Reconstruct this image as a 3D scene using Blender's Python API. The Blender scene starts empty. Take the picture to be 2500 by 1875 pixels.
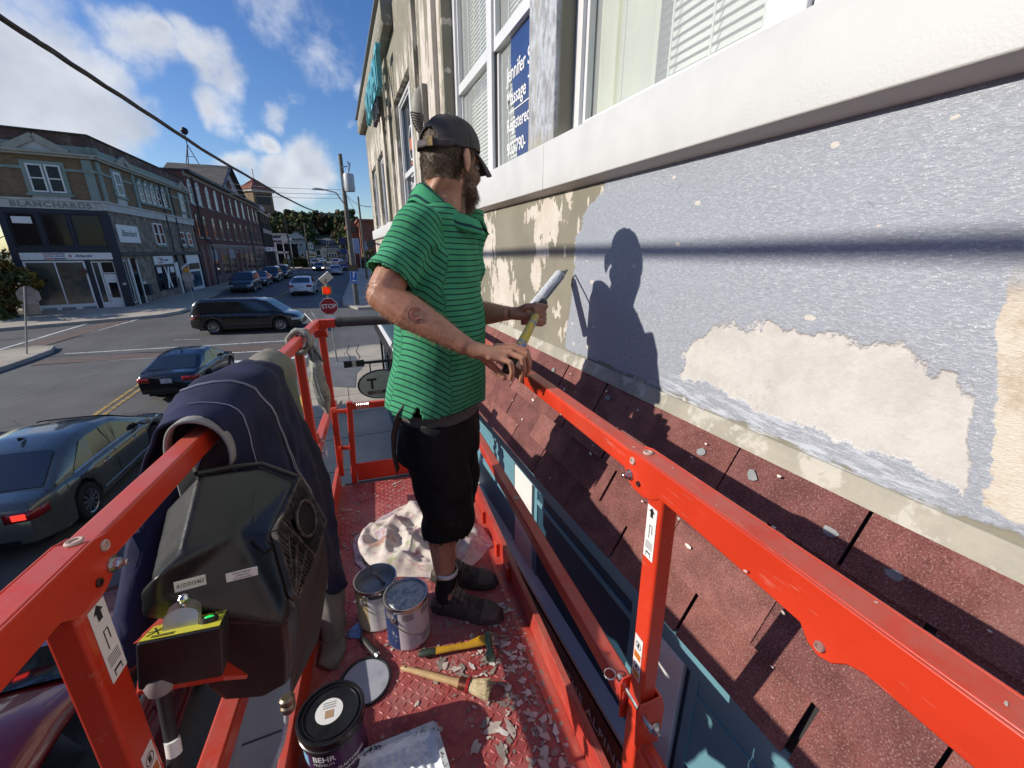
import bpy, bmesh, math, random
from mathutils import Vector as Vec, Matrix as Mat, noise as mn
random.seed(7)
S = bpy.context.scene
COL = S.collection
R = math.radians
# ------------------------------------------------------------------ camera
CAMZ = 4.05
PITCH, YAW = R(18.0), R(22.4)
cd = bpy.data.cameras.new('camera'); cam = bpy.data.objects.new('camera', cd); COL.objects.link(cam)
cd.sensor_width = 36; cd.lens = 36*.4; cd.clip_start = .02; cd.clip_end = 3000
cam.location = (0, 0, CAMZ); cam.rotation_euler = (R(90)-PITCH, 0, -YAW)
S.camera = cam
# ------------------------------------------------------------------ view
S.view_settings.view_transform = 'Standard'; S.view_settings.look = 'None'
S.view_settings.exposure = 0.34; S.view_settings.gamma = 1; S.view_settings.use_curve_mapping = False
S.render.engine = 'CYCLES'
S.cycles.max_bounces = 6; S.cycles.diffuse_bounces = 3; S.cycles.glossy_bounces = 3; S.cycles.transmission_bounces = 4
S.cycles.use_denoising = True
# ------------------------------------------------------------------ node helpers
class V:
    def __init__(s, t, k): s.t, s.k = t, k
    def m(s, op, b=None, c=None):
        n = s.t.nodes.new('ShaderNodeMath'); n.operation = op
        for i, x in enumerate((s, b, c)):
            if x is None: continue
            if isinstance(x, V): s.t.links.new(x.k, n.inputs[i])
            else: n.inputs[i].default_value = x
        return V(s.t, n.outputs[0])
    def __add__(s, b): return s.m('ADD', b)
    def __sub__(s, b): return s.m('SUBTRACT', b)
    def __mul__(s, b): return s.m('MULTIPLY', b)
    def __radd__(s, b): return s.m('ADD', b)
    def __rmul__(s, b): return s.m('MULTIPLY', b)
    def __rsub__(s, b): return (s*-1.0).m('ADD', b)
    def mx(s, b): return s.m('MAXIMUM', b)
    def mn(s, b): return s.m('MINIMUM', b)
    def ss(s, a, b, lo=0., hi=1.):
        n = s.t.nodes.new('ShaderNodeMapRange'); n.interpolation_type = 'SMOOTHSTEP'
        s.t.links.new(s.k, n.inputs[0])
        n.inputs[1].default_value = a; n.inputs[2].default_value = b; n.inputs[3].default_value = lo; n.inputs[4].default_value = hi
        return V(s.t, n.outputs[0])
class NT:
    def __init__(s, tree): s.t = tree
    def new(s, ty, **kw):
        n = s.t.nodes.new(ty)
        for k, v in kw.items(): setattr(n, k, v)
        return n
    def put(s, v, sock):
        if isinstance(v, V): s.t.links.new(v.k, sock)
        elif hasattr(v, 'is_output'): s.t.links.new(v, sock)
        else: sock.default_value = v
    def co(s, which='Object'):
        return s.new('ShaderNodeTexCoord').outputs[which]
    def geo(s): return s.new('ShaderNodeNewGeometry').outputs['Position']
    def sep(s, vec):
        n = s.new('ShaderNodeSeparateXYZ'); s.t.links.new(vec, n.inputs[0]); return [V(s.t, o) for o in n.outputs]
    def comb(s, x, y, z):
        n = s.new('ShaderNodeCombineXYZ')
        for i, v in enumerate((x, y, z)): s.put(v, n.inputs[i])
        return n.outputs[0]
    def map(s, vec, loc=(0,0,0), rot=(0,0,0), sc=(1,1,1)):
        n = s.new('ShaderNodeMapping'); s.t.links.new(vec, n.inputs[0])
        n.inputs[1].default_value = loc; n.inputs[2].default_value = rot; n.inputs[3].default_value = sc
        return n.outputs[0]
    def noise(s, vec, scale, det=3., rough=.55, dist=0., out=0):
        n = s.new('ShaderNodeTexNoise'); s.t.links.new(vec, n.inputs['Vector'])
        n.inputs['Scale'].default_value = scale; n.inputs['Detail'].default_value = det
        n.inputs['Roughness'].default_value = rough; n.inputs['Distortion'].default_value = dist
        return V(s.t, n.outputs[out])
    def vor(s, vec, scale, feat='F1', rnd=1., dim='3D'):
        n = s.new('ShaderNodeTexVoronoi', feature=feat); n.voronoi_dimensions = dim; s.t.links.new(vec, n.inputs['Vector'])
        n.inputs['Scale'].default_value = scale; n.inputs['Randomness'].default_value = rnd
        return n
    def mix(s, f, a, b):
        n = s.new('ShaderNodeMix', data_type='RGBA'); s.put(f, n.inputs[0])
        for v, k in ((a, 6), (b, 7)):
            if isinstance(v, (tuple, list)): v = (*v[:3], 1.)
            s.put(v, n.inputs[k])
        return V(s.t, n.outputs[2])
    def bump(s, h, st=.5, d=.01, nrm=None):
        n = s.new('ShaderNodeBump'); s.put(h, n.inputs['Height']); n.inputs['Strength'].default_value = st
        n.inputs['Distance'].default_value = d
        if nrm is not None: s.put(nrm, n.inputs['Normal'])
        return V(s.t, n.outputs[0])
def mat(name):
    m = bpy.data.materials.new(name); m.use_nodes = True
    t = NT(m.node_tree); p = m.node_tree.nodes['Principled BSDF']
    def fin(col=None, rough=None, metal=None, nrm=None, spec=None, coat=None, alpha=None):
        if col is not None:
            if isinstance(col, tuple): col = (*col[:3], 1.)
            t.put(col, p.inputs['Base Color'])
        if rough is not None: t.put(rough, p.inputs['Roughness'])
        if metal is not None: t.put(metal, p.inputs['Metallic'])
        if nrm is not None: t.put(nrm, p.inputs['Normal'])
        if spec is not None: t.put(spec, p.inputs['Specular IOR Level'])
        if coat is not None: t.put(coat, p.inputs['Coat Weight']); p.inputs['Coat Roughness'].default_value = .08
        return m
    return t, fin, p
MC = {}
def M(name, c, rough=.6, metal=0., var=.18, sc=6., c2=None, thr=.62, amt=.7, bump=.0, bsc=60., spec=.5, coat=None, det=5.):
    """plain material: colour with uneven tone, optional second colour in worn patches, fine relief"""
    if name in MC: return MC[name]
    t, fin, p = mat(name); co = t.co()
    n1 = t.noise(co, sc, det, .6)
    f = n1.ss(.25, .75, 1-var, 1+var)
    m = t.new('ShaderNodeVectorMath', operation='SCALE'); m.inputs[0].default_value = c[:3]; t.put(f, m.inputs['Scale'])
    col = V(t.t, m.outputs[0])
    if c2 is not None:
        n2 = t.noise(t.map(co, (3.1, 7.7, 1.3)), sc*1.7, 6, .65)
        col = t.mix(n2.ss(thr-.03, thr+.05)*amt, col, c2)
    rg = n1.ss(.2, .8, max(0.02, rough-.1), min(1, rough+.1))
    nr = None
    if bump: nr = t.bump(t.noise(co, bsc, 4, .6), bump, .01)
    MC[name] = fin(col, rg, metal, nr, spec, coat)
    return MC[name]
def emis(name, c, s):
    if name in MC: return MC[name]
    t, fin, p = mat(name); p.inputs['Base Color'].default_value = (*c, 1); p.inputs['Emission Color'].default_value = (*c, 1)
    p.inputs['Emission Strength'].default_value = s; MC[name] = p.id_data and bpy.data.materials[name]; return bpy.data.materials[name]
# ------------------------------------------------------------------ world: sky and clouds
SUN_EL, SUN_AZ = R(28.0), R(-79.0)      # azimuth measured clockwise from +Y (down the street)
w = bpy.data.worlds.new('World'); S.world = w; w.use_nodes = True
wt = NT(w.node_tree); bg = w.node_tree.nodes['Background']
sky = wt.new('ShaderNodeTexSky', sky_type='NISHITA'); sky.sun_disc = False
sky.sun_elevation = SUN_EL; sky.sun_rotation = SUN_AZ; sky.altitude = 0; sky.air_density = 1.0; sky.dust_density = .6; sky.ozone_density = 3.0
d = wt.co('Generated')
def skydir(u, v):                        # unit direction of a point of the photograph (clouds are where they stood)
    r_, y_ = u-1250, 937.5-v
    up = y_*math.cos(PITCH)-1000*math.sin(PITCH); fw = 1000*math.cos(PITCH)+y_*math.sin(PITCH)
    return Vec((r_*math.cos(YAW)+fw*math.sin(YAW), -r_*math.sin(YAW)+fw*math.cos(YAW), up)).normalized()
nz = wt.new('ShaderNodeTexNoise'); wt.t.links.new(d, nz.inputs['Vector']); nz.inputs['Scale'].default_value = 7.; nz.inputs['Detail'].default_value = 5
va = wt.new('ShaderNodeVectorMath', operation='MULTIPLY_ADD'); wt.t.links.new(nz.outputs['Color'], va.inputs[0])
va.inputs[1].default_value = (.16,)*3; va.inputs[2].default_value = (-.08,)*3
vb = wt.new('ShaderNodeVectorMath', operation='ADD'); wt.t.links.new(d, vb.inputs[0]); wt.t.links.new(va.outputs[0], vb.inputs[1])
dd = vb.outputs[0]
mask = None
for (u, v, rad, k) in [(40,190,.17,1.), (150,260,.12,1.), (235,190,.075,.85), (30,330,.10,1), (350,120,.075,.9), (360,90,.04,1), (480,130,.075,1.), (450,70,.05,.9), (520,255,.055,.75), (290,290,.07,.8), (690,280,.042,.8),
        (640,355,.036,.85), (700,20,.13,.55), (780,60,.08,.4), (745,425,.075,1.), (660,445,.055,.95), (800,440,.05,.8), (880,200,.04,.6), (590,425,.04,.7), (700,470,.07,.9), (840,310,.02,.5), (380,345,.035,.5), (560,320,.03,.4)]:
    vd = wt.new('ShaderNodeVectorMath', operation='DISTANCE'); wt.t.links.new(dd, vd.inputs[0]); vd.inputs[1].default_value = skydir(u, v)
    g = V(wt.t, vd.outputs['Value']).ss(rad*1.25, 0, 0, k)
    mask = g if mask is None else mask.mx(g)
fld = wt.noise(d, 2.6, 3, .5).ss(.5, .72)*.8                       # the same broken cloud all round the rest of the sky
away = wt.new('ShaderNodeVectorMath', operation='DISTANCE'); wt.t.links.new(d, away.inputs[0]); away.inputs[1].default_value = skydir(620, 200)
mask = mask.mx(fld*V(wt.t, away.outputs['Value']).ss(.75, 1.1))
fine = wt.noise(d, 9., 8, .62, .25); fine2 = wt.noise(d, 26., 5, .6, .2)
dens = (mask*1.2 + (fine-.5)*1.15 + (fine2-.5)*.45).ss(.22, .95)
zz = wt.sep(d)[2]
shade = (wt.noise(wt.map(d, (.03, .02, -.05)), 7., 5, .55)*.8 + mask*.3).ss(.3, .8)
ccol = wt.mix(shade, (7.0, 7.2, 7.5), (3.9, 4.2, 4.8))
gam = wt.new('ShaderNodeHueSaturation'); wt.t.links.new(sky.outputs[0], gam.inputs['Color']); gam.inputs['Saturation'].default_value = 1.25; gam.inputs['Hue'].default_value = .512; gam.inputs['Value'].default_value = 1.04
skyc = wt.mix(dens*.93, V(wt.t, gam.outputs[0]), ccol)
wt.put(skyc, bg.inputs[0]); bg.inputs[1].default_value = .108
# ------------------------------------------------------------------ sun
sl = bpy.data.lights.new('sun', 'SUN'); so = bpy.data.objects.new('sun', sl); COL.objects.link(so)
sl.energy = 3.9; sl.angle = R(.55); sl.color = (1., .935, .83)
tos = Vec((math.cos(SUN_EL)*math.sin(SUN_AZ), math.cos(SUN_EL)*math.cos(SUN_AZ), math.sin(SUN_EL)))
so.rotation_euler = tos.to_track_quat('Z', 'Y').to_euler(); so.location = (-20, 5, 30)
# ------------------------------------------------------------------ mesh helpers
class G:
    """collects shapes, then links them as ONE mesh object"""
    def __init__(s): s.v, s.f, s.mi, s.cur = [], [], [], 0
    def m(s, i): s.cur = i; return s
    def add(s, vs, fs):
        o = len(s.v); s.v += [tuple(v) for v in vs]; s.f += [tuple(i+o for i in f) for f in fs]; s.mi += [s.cur]*len(fs); return s
    def box(s, x0, x1, y0, y1, z0, z1):
        return s.add([(x,y,z) for x in (x0,x1) for y in (y0,y1) for z in (z0,z1)], [(0,1,3,2),(4,6,7,5),(0,4,5,1),(2,3,7,6),(0,2,6,4),(1,5,7,3)])
    def cbox(s, c, d, mx=None):
        vs = [Vec((x*d[0]/2, y*d[1]/2, z*d[2]/2)) for x in (-1,1) for y in (-1,1) for z in (-1,1)]
        if mx is not None: vs = [mx @ v for v in vs]
        return s.add([v+Vec(c) for v in vs], [(0,1,3,2),(4,6,7,5),(0,4,5,1),(2,3,7,6),(0,2,6,4),(1,5,7,3)])
    def bar(s, a, b, w, h=None, up=(0,0,1)):
        a, b = Vec(a), Vec(b); h = h or w; t = (b-a).normalized(); up = Vec(up)
        if abs(t.dot(up)) > .98: up = Vec((0,1,0))
        x = t.cross(up).normalized(); y = x.cross(t)
        vs = [p+x*sx*w/2+y*sy*h/2 for p in (a,b) for sx, sy in ((-1,-1),(1,-1),(1,1),(-1,1))]
        return s.add(vs, [(0,1,2,3),(7,6,5,4),(0,4,5,1),(1,5,6,2),(2,6,7,3),(3,7,4,0)])
    def tube(s, pts, rad, n=10, cap=True, flat=1., up=(0,0,1)):
        pts = [Vec(p) for p in pts]; rr = rad if isinstance(rad, (list, tuple)) else [rad]*len(pts)
        rings = []; prev = None
        for i, p in enumerate(pts):
            t = (pts[min(i+1, len(pts)-1)]-pts[max(i-1, 0)]).normalized()
            if prev is None:
                u = Vec(up)
                if abs(t.dot(u)) > .95: u = Vec((1,0,0))
                x = t.cross(u).normalized()
            else: x = (prev-t*prev.dot(t)).normalized()
            prev = x; y = t.cross(x); r = rr[i]
            rx, ry = r if isinstance(r, tuple) else (r, r*flat)
            rings.append([p+x*math.cos(2*math.pi*k/n)*rx+y*math.sin(2*math.pi*k/n)*ry for k in range(n)])
        return s.loft(rings, cap)
    def loft(s, rings, cap=True, closed=True):
        n = len(rings[0]); vs = [v for r in rings for v in r]; fs = []
        for i in range(len(rings)-1):
            for k in range(n if closed else n-1):
                k2 = (k+1) % n
                fs.append((i*n+k, i*n+k2, (i+1)*n+k2, (i+1)*n+k))
        if cap: fs += [tuple(range(n-1, -1, -1)), tuple((len(rings)-1)*n+k for k in range(n))]
        return s.add(vs, fs)
    def lathe(s, prof, n=24, c=(0,0,0), mx=None, cap=True):
        rings = [[Vec((r*math.cos(2*math.pi*k/n), r*math.sin(2*math.pi*k/n), z)) for k in range(n)] for r, z in prof]
        if mx is not None: rings = [[mx @ v for v in r] for r in rings]
        return s.loft([[v+Vec(c) for v in r] for r in rings], cap)
    def cyl(s, a, b, r, n=12, r2=None): return s.tube([a, b], [r, r if r2 is None else r2], n)
    def prism(s, poly, a, b, f):
        """2D outline swept from a to b; f(u, v, t) -> point"""
        n = len(poly)
        vs = [f(u, v, a) for u, v in poly]+[f(u, v, b) for u, v in poly]
        fs = [tuple(range(n-1, -1, -1)), tuple(range(n, 2*n))]+[(k, (k+1) % n, n+(k+1) % n, n+k) for k in range(n)]
        return s.add(vs, fs)
    def quad(s, *p): return s.add(p, [tuple(range(len(p)))])
    def grid(s, nx, ny, f):
        vs = [f(i/nx, j/ny) for j in range(ny+1) for i in range(nx+1)]
        return s.add(vs, [(j*(nx+1)+i, j*(nx+1)+i+1, (j+1)*(nx+1)+i+1, (j+1)*(nx+1)+i) for j in range(ny) for i in range(nx)])
    def build(s, name, m, parent=None, smooth=False, bevel=0., seg=2, mx=None, sub=0, solid=0., fixn=True):
        me = bpy.data.meshes.new(name); me.from_pydata([tuple(v) for v in s.v], [], s.f)
        ms = m if isinstance(m, (list, tuple)) else [m]
        for x in ms: me.materials.append(x)
        if len(ms) > 1: me.polygons.foreach_set('material_index', s.mi)
        if fixn:
            bm = bmesh.new(); bm.from_mesh(me); bmesh.ops.recalc_face_normals(bm, faces=bm.faces); bm.to_mesh(me); bm.free()
        o = bpy.data.objects.new(name, me); COL.objects.link(o)
        if mx is not None: o.matrix_world = mx
        if parent is not None: o.parent = parent
        if smooth:
            me.polygons.foreach_set('use_smooth', [True]*len(me.polygons))
            if smooth != 'all': me.set_sharp_from_angle(angle=R(smooth if not isinstance(smooth, bool) else 40))
        if solid: md = o.modifiers.new('thickness', 'SOLIDIFY'); md.thickness = solid; md.offset = 0
        if sub: md = o.modifiers.new('smooth', 'SUBSURF'); md.levels = md.render_levels = sub
        if bevel:
            md = o.modifiers.new('edge', 'BEVEL'); md.width = bevel; md.segments = seg; md.limit_method = 'ANGLE'; md.angle_limit = R(40)
            if not smooth: me.polygons.foreach_set('use_smooth', [True]*len(me.polygons)); md.harden_normals = True
        return o
def thing(name, label, cat, loc=(0,0,0), rz=0., group=None, mx=None):
    o = bpy.data.objects.new(name, None); COL.objects.link(o); o.empty_display_size = .1
    if mx is not None: o.matrix_world = mx
    else: o.location = loc; o.rotation_euler = (0, 0, rz)
    return tag(o, label, cat, group)
def tag(o, label, cat, group=None):
    o['label'] = label; o['category'] = cat
    if group: o['group'] = group
    return o
def struct(o): o['kind'] = 'structure'; return o
def stuff(o): o['kind'] = 'stuff'; return o
def dup(root, label=None, group=None):
    def cp(o, par):
        c = o.copy(); COL.objects.link(c); c.parent = par
        for ch in o.children: cp(ch, c)
        return c
    r = cp(root, None)
    if label: r['label'] = label
    if group: r['group'] = group
    return r
def text(name, s, size, m, parent=None, mx=None, ext=.001, bold=0., align='CENTER', sx=1., spacing=1., shear=0.):
    c = bpy.data.curves.new(name, 'FONT'); c.body = s; c.size = size; c.extrude = ext; c.offset = bold; c.align_x = align; c.align_y = 'CENTER'
    c.space_character = spacing; c.shear = shear; c.resolution_u = 3
    tmp = bpy.data.objects.new('tmp', c)
    me = bpy.data.meshes.new_from_object(tmp); bpy.data.objects.remove(tmp); bpy.data.curves.remove(c)
    me.name = name
    if sx != 1: me.transform(Mat.Diagonal((sx, 1, 1, 1)))
    me.materials.clear(); me.materials.append(m)
    o = bpy.data.objects.new(name, me); COL.objects.link(o)
    if mx is not None: o.matrix_world = mx
    if parent is not None: o.parent = parent
    return o
def frame(o, x, y, z=None):
    """matrix with given origin, x axis and y axis"""
    x = Vec(x).normalized(); z = x.cross(Vec(y)).normalized(); y = z.cross(x)
    m = Mat.Identity(4)
    for i in range(3): m[i][0], m[i][1], m[i][2], m[i][3] = x[i], y[i], z[i], o[i]
    return m
def ss(a, b, t): t = max(0., min(1., (t-a)/(b-a))); return t*t*(3-2*t)
def gz(y): return .6*ss(20, 32, y)
def ray(u, v):
    return skydir(u, v)
def fwd(u, v): d_ = skydir(u, v); return d_.x*math.sin(YAW)+d_.y*math.cos(YAW)
def atx(u, v, x): d_ = ray(u, v); return Vec((0,0,CAMZ))+d_*(x/d_.x)
def aty(u, v, y): d_ = ray(u, v); return Vec((0,0,CAMZ))+d_*(y/d_.y)
def atz(u, v, z): d_ = ray(u, v); return Vec((0,0,CAMZ))+d_*((z-CAMZ)/d_.z)
def atd(u, v, D): d_ = ray(u, v); return Vec((0,0,CAMZ))+d_*(D/fwd(u, v))
def atg(u, v, off=0.):
    z = 0.
    for _ in range(40): p = atz(u, v, z+off); z = .5*z+.5*gz(p.y)
    return p
# the lift's own frame: a across, b along, n up from its floor
HB = 1.38
LB = skydir(918, 643); LA = LB.cross(Vec((0,0,1))).normalized(); LN = LA.cross(LB)
LM = frame(Vec((0,0,CAMZ))-LN*HB, LA, LB)
def L(a, b, n): return LM @ Vec((a, b, n))
def bl(u, v): d_ = ray(u, v); return Vec((d_.dot(LA), d_.dot(LB), d_.dot(LN)))
def bn(u, v, n): d_ = bl(u, v); t = (n-HB)/d_.z; return Vec((d_.x*t, d_.y*t, n))
def ba(u, v, a): d_ = bl(u, v); t = a/d_.x; return Vec((a, d_.y*t, d_.z*t+HB))
def bb(u, v, b): d_ = bl(u, v); t = b/d_.y; return Vec((d_.x*t, b, d_.z*t+HB))
def bake(g, vox, m, name, smooth_it=6, fac=.5, disp=None):
    me = bpy.data.meshes.new(name); me.from_pydata([tuple(v) for v in g.v], [], g.f)
    bm = bmesh.new(); bm.from_mesh(me); bmesh.ops.recalc_face_normals(bm, faces=bm.faces); bm.to_mesh(me); bm.free()
    o = bpy.data.objects.new(name, me); COL.objects.link(o); md = o.modifiers.new('r', 'REMESH'); md.mode = 'VOXEL'; md.voxel_size = vox; md.adaptivity = 0
    if smooth_it: ms = o.modifiers.new('s', 'SMOOTH'); ms.iterations = smooth_it; ms.factor = fac
    dg = bpy.context.evaluated_depsgraph_get(); dg.update(); ev = bpy.data.meshes.new_from_object(o.evaluated_get(dg)); bpy.data.objects.remove(o); bpy.data.meshes.remove(me); ev.name = name; ev.materials.clear(); ev.materials.append(m)
    if disp:
        ev.update(); nn = [v.normal.copy() for v in ev.vertices]
        for v, q in zip(ev.vertices, nn): v.co += q*disp(v.co)
    return ev
# ================================================================== SETTING
# ---- ground materials
def asphalt(name, base, crack=True, patch=True):
    t, fin, p = mat(name); co = t.co()
    n = t.noise(co, .35, 5, .6); f = t.noise(co, 90, 3, .7); g = t.noise(t.map(co, sc=(1,.12,1)), 1.6, 4, .6)
    col = t.mix(n.ss(.3, .7), [c*.78 for c in base], [c*1.2 for c in base])
    col = t.mix(g.ss(.42, .75)*.35, col, [c*.62 for c in base])
    col = t.mix(f.ss(.5, .8)*.45, col, [c*1.9 for c in base])
    if patch:
        q = t.vor(t.map(co, sc=(1,.55,1)), .22, rnd=1.); qv = V(t.t, q.outputs['Color']); 
        sr = t.sep(q.outputs['Color'])[0]
        col = t.mix(sr.ss(.72, .74)*.45, col, [c*.7 for c in base])
    if crack:
        wv = t.new('ShaderNodeVectorMath', operation='ADD'); t.t.links.new(co, wv.inputs[0]); nn = t.new('ShaderNodeTexNoise'); t.t.links.new(co, nn.inputs[0]); nn.inputs['Scale'].default_value = 1.3; t.t.links.new(nn.outputs['Color'], wv.inputs[1])
        e = V(t.t, t.vor(wv.outputs[0], .28, 'DISTANCE_TO_EDGE').outputs['Distance'])
        col = t.mix(e.ss(.012, .004)*.6*t.noise(co, .5, 2).ss(.45, .6), col, [c*.35 for c in base])
    oil = t.noise(t.map(co, (9,4,0)), .9, 4, .5)
    col = t.mix(oil.ss(.66, .74)*.5, col, [c*.45 for c in base])
    return fin(col, f.ss(.3, .8, .75, .95), nrm=t.bump(f, .35, .006))
m_road = asphalt('asphalt', (.105,.103,.100))
m_road2 = asphalt('asphalt_patch', (.12,.12,.12), patch=False)
def concrete(name, base, joint=1.5, off=0.):
    t, fin, p = mat(name); co = t.co()
    n = t.noise(co, .8, 6, .6); f = t.noise(co, 70, 3, .6)
    col = t.mix(n.ss(.3, .7), [c*.8 for c in base], [c*1.12 for c in base]); col = t.mix(f.ss(.45, .8)*.3, col, [c*.6 for c in base])
    st = t.noise(t.map(co, (3,1,0)), .35, 5, .65); col = t.mix(st.ss(.5, .7)*.35, col, [c*.62 for c in base])
    col = t.mix(t.noise(t.map(co, (5,2,0)), 2.6, 3, .5).ss(.7, .74)*.5, col, [c*.4 for c in base])
    return fin(col, .9, nrm=t.bump(f, .25, .004))
m_conc = concrete('pavement_concrete', (.42,.365,.29))
m_kerb = concrete('kerb_concrete', (.36,.335,.29))
m_line = M('road_paint_white', (.62,.62,.60), .7, var=.15, sc=4, c2=(.14,.14,.14), thr=.56, amt=.8)
m_yel = M('road_paint_yellow', (.42,.27,.06), .7, var=.15, sc=4, c2=(.10,.095,.09), thr=.52, amt=.85)
m_brickpave = M('crosswalk_red', (.125,.088,.074), .85, var=.25, sc=3, bump=.3, bsc=40)
m_grass = M('far_grass', (.06,.075,.03), .95, var=.35, sc=.08, c2=(.10,.10,.05), thr=.5)
# ---- ground sheet out to the horizon, with the wooded hill at the end of the street
def hill(x, y):
    h = gz(y)
    dx, dy = x-9, y-320
    h += 12.5*math.exp(-(dx/90)**2-(dy/75)**2)+8*math.exp(-((x+75)/60)**2-((y-350)/80)**2)+9*math.exp(-((x-95)/70)**2-((y-340)/90)**2)
    h += 2.6*ss(112, 200, y)*math.exp(-((x+3)/60)**2)
    return h
def sheet(name, m, xs, ys, dz, hf=hill):
    g = G(); nx, ny = len(xs), len(ys)
    g.add([(x, y, hf(x, y)+dz) for y in ys for x in xs], [(j*nx+i, j*nx+i+1, (j+1)*nx+i+1, (j+1)*nx+i) for j in range(ny-1) for i in range(nx-1)])
    return struct(g.build(name, m, smooth='all', fixn=False))
def rng(a, b, n): return [a+(b-a)*i/n for i in range(n+1)]
sheet('ground', m_grass, [-1500,-700,-400]+rng(-250, 250, 50)+[400,700,1500], [-800,-300,-80]+rng(-20, 60, 40)+rng(64, 120, 14)+rng(126, 520, 60)+[700,1000,1600,2400], -.03)
sheet('road', m_road, rng(-60, 45, 30), rng(-20, 60, 80)+rng(64, 118, 14), -.004, lambda x, y: gz(y))
# the same street going on past the next crossing and up the hill
g = G(); ys = rng(110, 262, 38)
cx = lambda y: -1.2+.012*(y-110)-.0006*(y-110)**2*.35
g.add([(cx(y)+s*3.2, y, hill(cx(y)+s*3.2, y)+.03) for y in ys for s in (-1, 0, 1)], [(j*3+i, j*3+i+1, j*3+i+4, j*3+i+3) for j in range(len(ys)-1) for i in range(2)])
struct(g.build('hill_road', m_road2, smooth='all', fixn=False))
# ---- pavements with kerbs
def slab(name, poly, h=.13, m=m_conc, kerb=.16, sub=6):
    """raised pavement that follows the ground; poly anticlockwise"""
    pts = []
    for i, a in enumerate(poly):
        b = poly[(i+1) % len(poly)]; n = max(1, int((Vec(b)-Vec(a)).length/1.2))
        pts += [tuple(Vec(a).lerp(Vec(b), k/n)) for k in range(n)]
    bm = bmesh.new(); vs = [bm.verts.new((x, y, 0)) for x, y in pts]; bm.faces.new(vs)
    bmesh.ops.triangulate(bm, faces=bm.faces)
    for yy in (20,22,24,26,28,30,32):
        bmesh.ops.bisect_plane(bm, geom=bm.verts[:]+bm.edges[:]+bm.faces[:], plane_co=(0,yy,0), plane_no=(0,1,0))
    r = bmesh.ops.extrude_face_region(bm, geom=bm.faces[:])
    top = [v for v in r['geom'] if isinstance(v, bmesh.types.BMVert)]
    ts = set(top)
    for v in bm.verts: v.co.z = gz(v.co.y)+(h if v in ts else -.05)
    bmesh.ops.recalc_face_normals(bm, faces=bm.faces)
    me = bpy.data.meshes.new(name); bm.to_mesh(me); bm.free(); me.materials.append(m)
    o = bpy.data.objects.new(name, me); COL.objects.link(o); return struct(o)
def kerbline(name, pts, wd=.16, h=.135, m=m_kerb):
    g = G(); P = []
    for i in range(len(pts)-1):
        a, b = Vec(pts[i]), Vec(pts[i+1]); n = max(1, int((b-a).length/1.))
        P += [a.lerp(b, k/n) for k in range(n)]
    P.append(Vec(pts[-1])); rings = []
    for i, q in enumerate(P):
        tn = (P[min(i+1, len(P)-1)]-P[max(0, i-1)]).normalized(); nn = Vec((-tn.y, tn.x)); z = gz(q.y)
        rings.append([(q.x-nn.x*wd/2, q.y-nn.y*wd/2, z-.04), (q.x+nn.x*wd/2, q.y+nn.y*wd/2, z-.04), (q.x+nn.x*wd/2, q.y+nn.y*wd/2, z+h+.004), (q.x-nn.x*wd/2*.75, q.y-nn.y*wd/2*.75, z+h+.004)])
    g.loft(rings); return struct(g.build(name, m))
slab('pavement', [(-1.3,-14),(6,-14),(6,17.6),(1.0,18.6),(-.3,18.2),(-1.1,17.2),(-1.3,15.6)])
kerbline('kerb', [(-1.3,-14),(-1.3,9.2)]); kerbline('kerb', [(-1.3,14.3),(-1.3,15.6),(-1.1,17.2),(-.3,18.2),(1.,18.6),(6,17.6)])
kerbline('kerb', [(-1.3,9.2),(-1.3,14.3)], m=M('kerb_yellow', (.55,.40,.08), .7, var=.2, sc=5, c2=(.2,.19,.16), thr=.58))
slab('pavement', [(1.0,28.3),(8,27.6),(30,27),(30,110),(5.8,110),(1.7,60),(.2,33),(.2,30)])
kerbline('kerb', [(30,27),(8,27.6),(1.0,28.3),(.2,30),(.2,33),(1.7,60),(5.8,110)])
slab('pavement', [(-12.0,-14),(-11.5,19.3),(-11.3,22.4),(-11.5,23.1),(-12.2,23.3),(-13.8,22.6),(-30,18.5),(-30,-14)])
kerbline('kerb', [(-12.0,-14),(-11.5,19.3),(-11.3,22.4),(-11.5,23.1),(-12.2,23.3),(-13.8,22.6),(-30,18.5)])
slab('pavement', [(-8.9,29.9),(-8.75,31.2),(-9.3,38),(-9.6,45),(-8.2,72),(-20,72),(-30,60),(-30,23.6),(-15.4,27.3),(-11,28.5),(-9.6,29.0)])
kerbline('kerb', [(-30,23.6),(-15.4,27.3),(-11,28.5),(-9.6,29.0),(-8.9,29.9),(-8.75,31.2),(-9.3,38),(-9.6,45),(-8.2,72)])
slab('pavement', [(-7.6,83),(-6.2,112),(-25,112),(-25,83.5)])
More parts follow.
